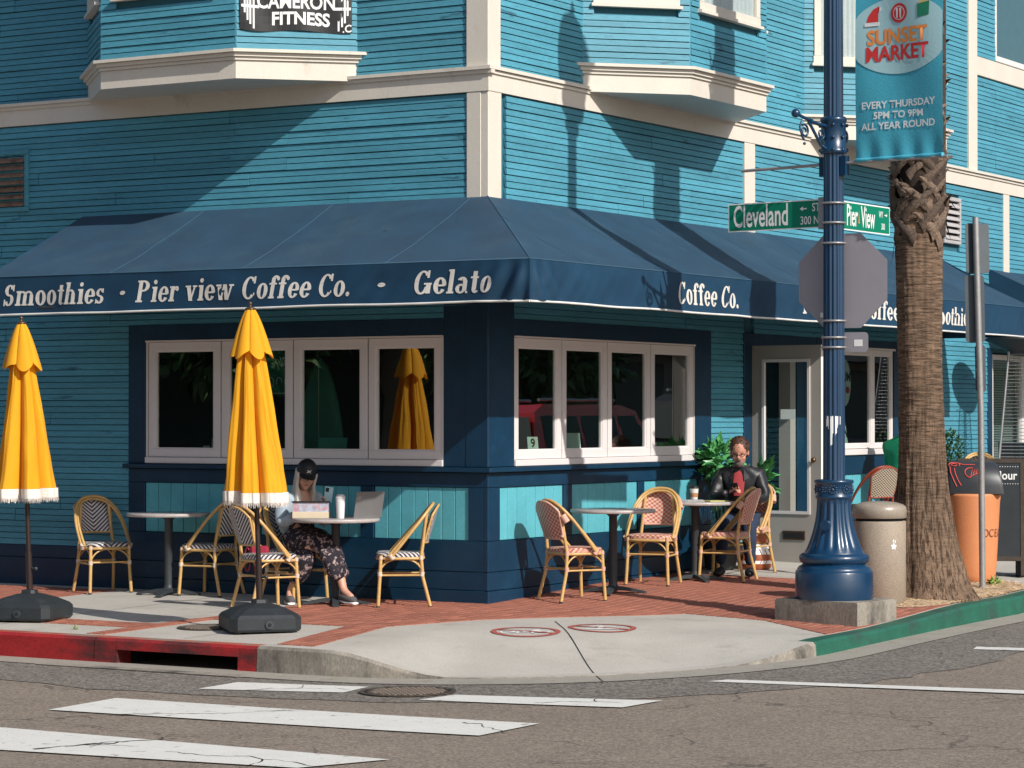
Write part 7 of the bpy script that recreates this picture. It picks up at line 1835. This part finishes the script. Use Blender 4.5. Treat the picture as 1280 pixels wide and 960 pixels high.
def card(x, y, z, w_, h, ang, label, m='paper', txt=None):
    t = thing('card', label, 'card', (x, y, z), R(ang)); mb = MB(); mb.box((-w_ / 2, -.002, 0), (w_ / 2, .002, h), 0, Matrix.Rotation(R(-8), 4, 'X')); mb.build('card_sheet', M[m], t)
    if txt: text_on('numeral', txt, h * .9, M['black'], t, lambda x_, y_: Matrix.Rotation(R(-8), 4, 'X') @ Vector((x_, -.0035, h * .5 + y_)), bold=.002)
    return t
card(-.05, .86, 1.31, .12, .12, 70, 'small white table number card standing in the first right window', txt='9')
card(-.05, 1.56, 1.31, .17, .15, 60, 'plain pale green card leaning in the second right window')
card(-.09, 3.2, 1.31, .08, .05, 80, 'tiny pale card on the sill of the fourth right window')
card(-3.0, .10, 1.31, .09, .10, 5, 'tall white card at the corner of the first left window')
card(-3.1, .09, 1.31, .07, .03, 5, 'low white card at the corner of the first left window')
card(-1.72, .14, 1.31, .28, .11, 12, 'wide pale green tray edge in the third left window', 'tealboard')
card(-.06, 7.62, 1.30, .15, .30, 90, 'letter grade card in the far window beside the lamp post', 'paper', 'A')
pw = thing('window_poster', 'white poster with dark letters high in the far window beside the lamp post', 'poster', (-.055, 7.6, 1.9), R(90)); mb = MB(); mb.prism([(.16 * math.cos(q) , .26 * math.sin(q)) for q in [2 * math.pi * i / 20 for i in range(20)]], -.002, .002, 0, Matrix.Rotation(R(90), 4, 'X') @ Matrix.Translation((0, .08, 0))); mb.build('poster_sheet', M['curtain'], pw)
text_on('lettering', 'YUM', .14, M['black'], pw, lambda x, y: Vector((x, -.005, .14 + y)), bold=.004)
mb = MB(); mb.ball((.06, -.01, .0), .05, 0, 10, 6, (1, .1, .8)); mb.build('red_picture', M['banner_red'], pw)

# ------------------------------------------------------------------ across the streets (seen only in the glass)
def block(label, x0, x1, y0, y1, h, seed, face):
    t = thing('shop_building', label, 'building'); mb = MB(); mb.box((x0, y0, -.3), (x1, y1, h)); mb.build('walls', M['far_wall'], t)
    mb = MB(); rs = random.Random(seed); k = 0
    if face == '+y':
        x = x0 + 1
        while x < x1 - 3: mb.box((x, y1, .4), (x + 2.6, y1 + .05, 3.0)); mb.box((x + .4, y1, 4.4), (x + 1.8, y1 + .05, 6)); x += 3.6
    else:
        y = y0 + 1
        while y < y1 - 3: mb.box((x0 - .05, y, .4), (x0, y + 2.6, 3.0)); mb.box((x0 - .05, y + .4, 4.4), (x0, y + 1.8, 6)); y += 3.6
    mb.build('shop_windows', M['far_dark'], t)
    mb = MB(); 
    if face == '+y': mb.box((x0, y1, 3.2), (x1, y1 + 1.4, 3.35))
    else: mb.box((x0 - 1.4, y0, 3.2), (x0, y1, 3.35))
    mb.build('canopy', M['far_wall'], t)
    return t
block('brown shop row across the left street', -52, 0, -34, -22, 9, 1, '+y')
block('brown shop row across the side street', 21, 33, 14, 80, 8.5, 2, '-x')
def far_tree(x, y, h, seed):
    t = thing('street_tree', 'dark broad street tree %s' % ('across the left street, nearer the crossing' if seed == 21 else 'across the left street, farther along' if seed == 22 else 'across the side street' if seed == 23 else 'across the left street, farthest along'), 'tree', (x, y, -.2))
    mb = MB(); mb.tube([(0, 0, 0), (.1, 0, h * .4), (0, .1, h * .6)], [.18, .14, .08], 8)
    for a in range(5): mb.tube([(.05, 0, h * .4), (math.cos(a * 1.3) * .9, math.sin(a * 1.3) * .9, h * .65)], [.07, .03], 6)
    mb.build('trunk', M['bark'], t); leaf_cluster('crown', (0, 0, h * .68), (2.2, 2.2, h * .30), 1800, seed, 'leaf_dk', .42).build('crown', M['far_leaf'], t)
for x, y, h, s in ((-11, -18.6, 5.6, 21), (-17, -19, 6, 22), (18.5, 32, 5.5, 23), (-24, -18.8, 6, 24)): far_tree(x, y, h, s)
def car(x, y, ang, label, paint):
    t = thing('parked_car', label, 'car', (x, y, rz(x, y)), R(ang))
    # side profile extruded with tumblehome, long axis x
    low = [(-2.25, .35), (-2.3, .75), (-2.25, .98), (-2.15, 1.02), (1.1, 1.02), (2.0, .93), (2.25, .78), (2.3, .5), (2.25, .33)]
    mb = MB(); n = len(low); W = .88
    vs = [(a, -W, b) for a, b in low] + [(a, W, b) for a, b in low]; mb.add(vs, [tuple(range(n)), tuple(range(n, 2 * n))[::-1]] + [(i, n + i, n + (i + 1) % n, (i + 1) % n) for i in range(n)])
    top = [(-2.1, 1.02), (-1.95, 1.60), (-1.7, 1.70), (.25, 1.70), (.55, 1.62), (1.15, 1.02)]; W2 = .84; n = 6
    vs = [(a, -W + (b - 1.02) * .28, b) for a, b in top] + [(a, W - (b - 1.02) * .28, b) for a, b in top]; mb.add(vs, [tuple(range(n)), tuple(range(n, 2 * n))[::-1]] + [(i, n + i, n + (i + 1) % n, (i + 1) % n) for i in range(n)])
    mb.build('body', M[paint], t)
    for s_ in (-1, 1):
        for a0, a1 in ((-1.85, -.95), (-.87, .02), (.10, .85)):
            mb = MB(); t0 = 1.07; t1 = 1.56; sh = .35 if a1 > .5 else 0
            vs = [(a0, s_ * (W - .014 + .006), t0), (a1, s_ * (W - .014 + .006), t0), (a1 - sh, s_ * (W - .15), t1), (a0, s_ * (W - .15), t1)]; mb.add(vs, [(0, 1, 2, 3)]); mb.build('side_window', M['far_dark'], t)
        for a in (-1.4, 1.42):
            mb = MB(); mb.tube([(a, s_ * .72, .34), (a, s_ * .90, .34)], .35, 24); o = mb.build('wheel', M['tyre'], t); mb = MB(); mb.tube([(a, s_ * .90, .34), (a, s_ * .912, .34)], .21, 18); mb.build('rim', M['heater'], o)
        mb = MB(); mb.tube([(-1.7, s_ * .62, 1.76), (.2, s_ * .62, 1.76)], .022, 6); mb.build('roof_rail', M['heater'], t)
    mb = MB(); mb.add([(.60, -.66, 1.60), (1.13, -.80, 1.05), (1.13, .80, 1.05), (.60, .66, 1.60)], [(0, 1, 2, 3)]); o = mb.build('windscreen', M['far_dark'], t); o.location = (.012, 0, .012)
    mb = MB(); mb.add([(-2.115, -.80, 1.07), (-1.99, -.68, 1.55), (-1.99, .68, 1.55), (-2.115, .80, 1.07)], [(0, 1, 2, 3)]); o = mb.build('rear_window', M['far_dark'], t); o.location = (-.02, 0, 0)
    for s_ in (-1, 1):
        mb = MB(); mb.box((2.2, s_ * .62 - .14, .62), (2.30, s_ * .62 + .14, .76), 0, None, .02); mb.build('headlight', M['white'], t)
        mb = MB(); mb.box((-2.32, s_ * .74 - .08, .78), (-2.26, s_ * .74 + .08, .98)); mb.build('tail_light', M['banner_red'], t)
    return t
car(4.95, 9.9, 90, 'red estate car parked at the green kerb beyond the frame', 'carred')
car(4.95, 15.6, 90, 'dark car parked behind the red car', 'charcoal')
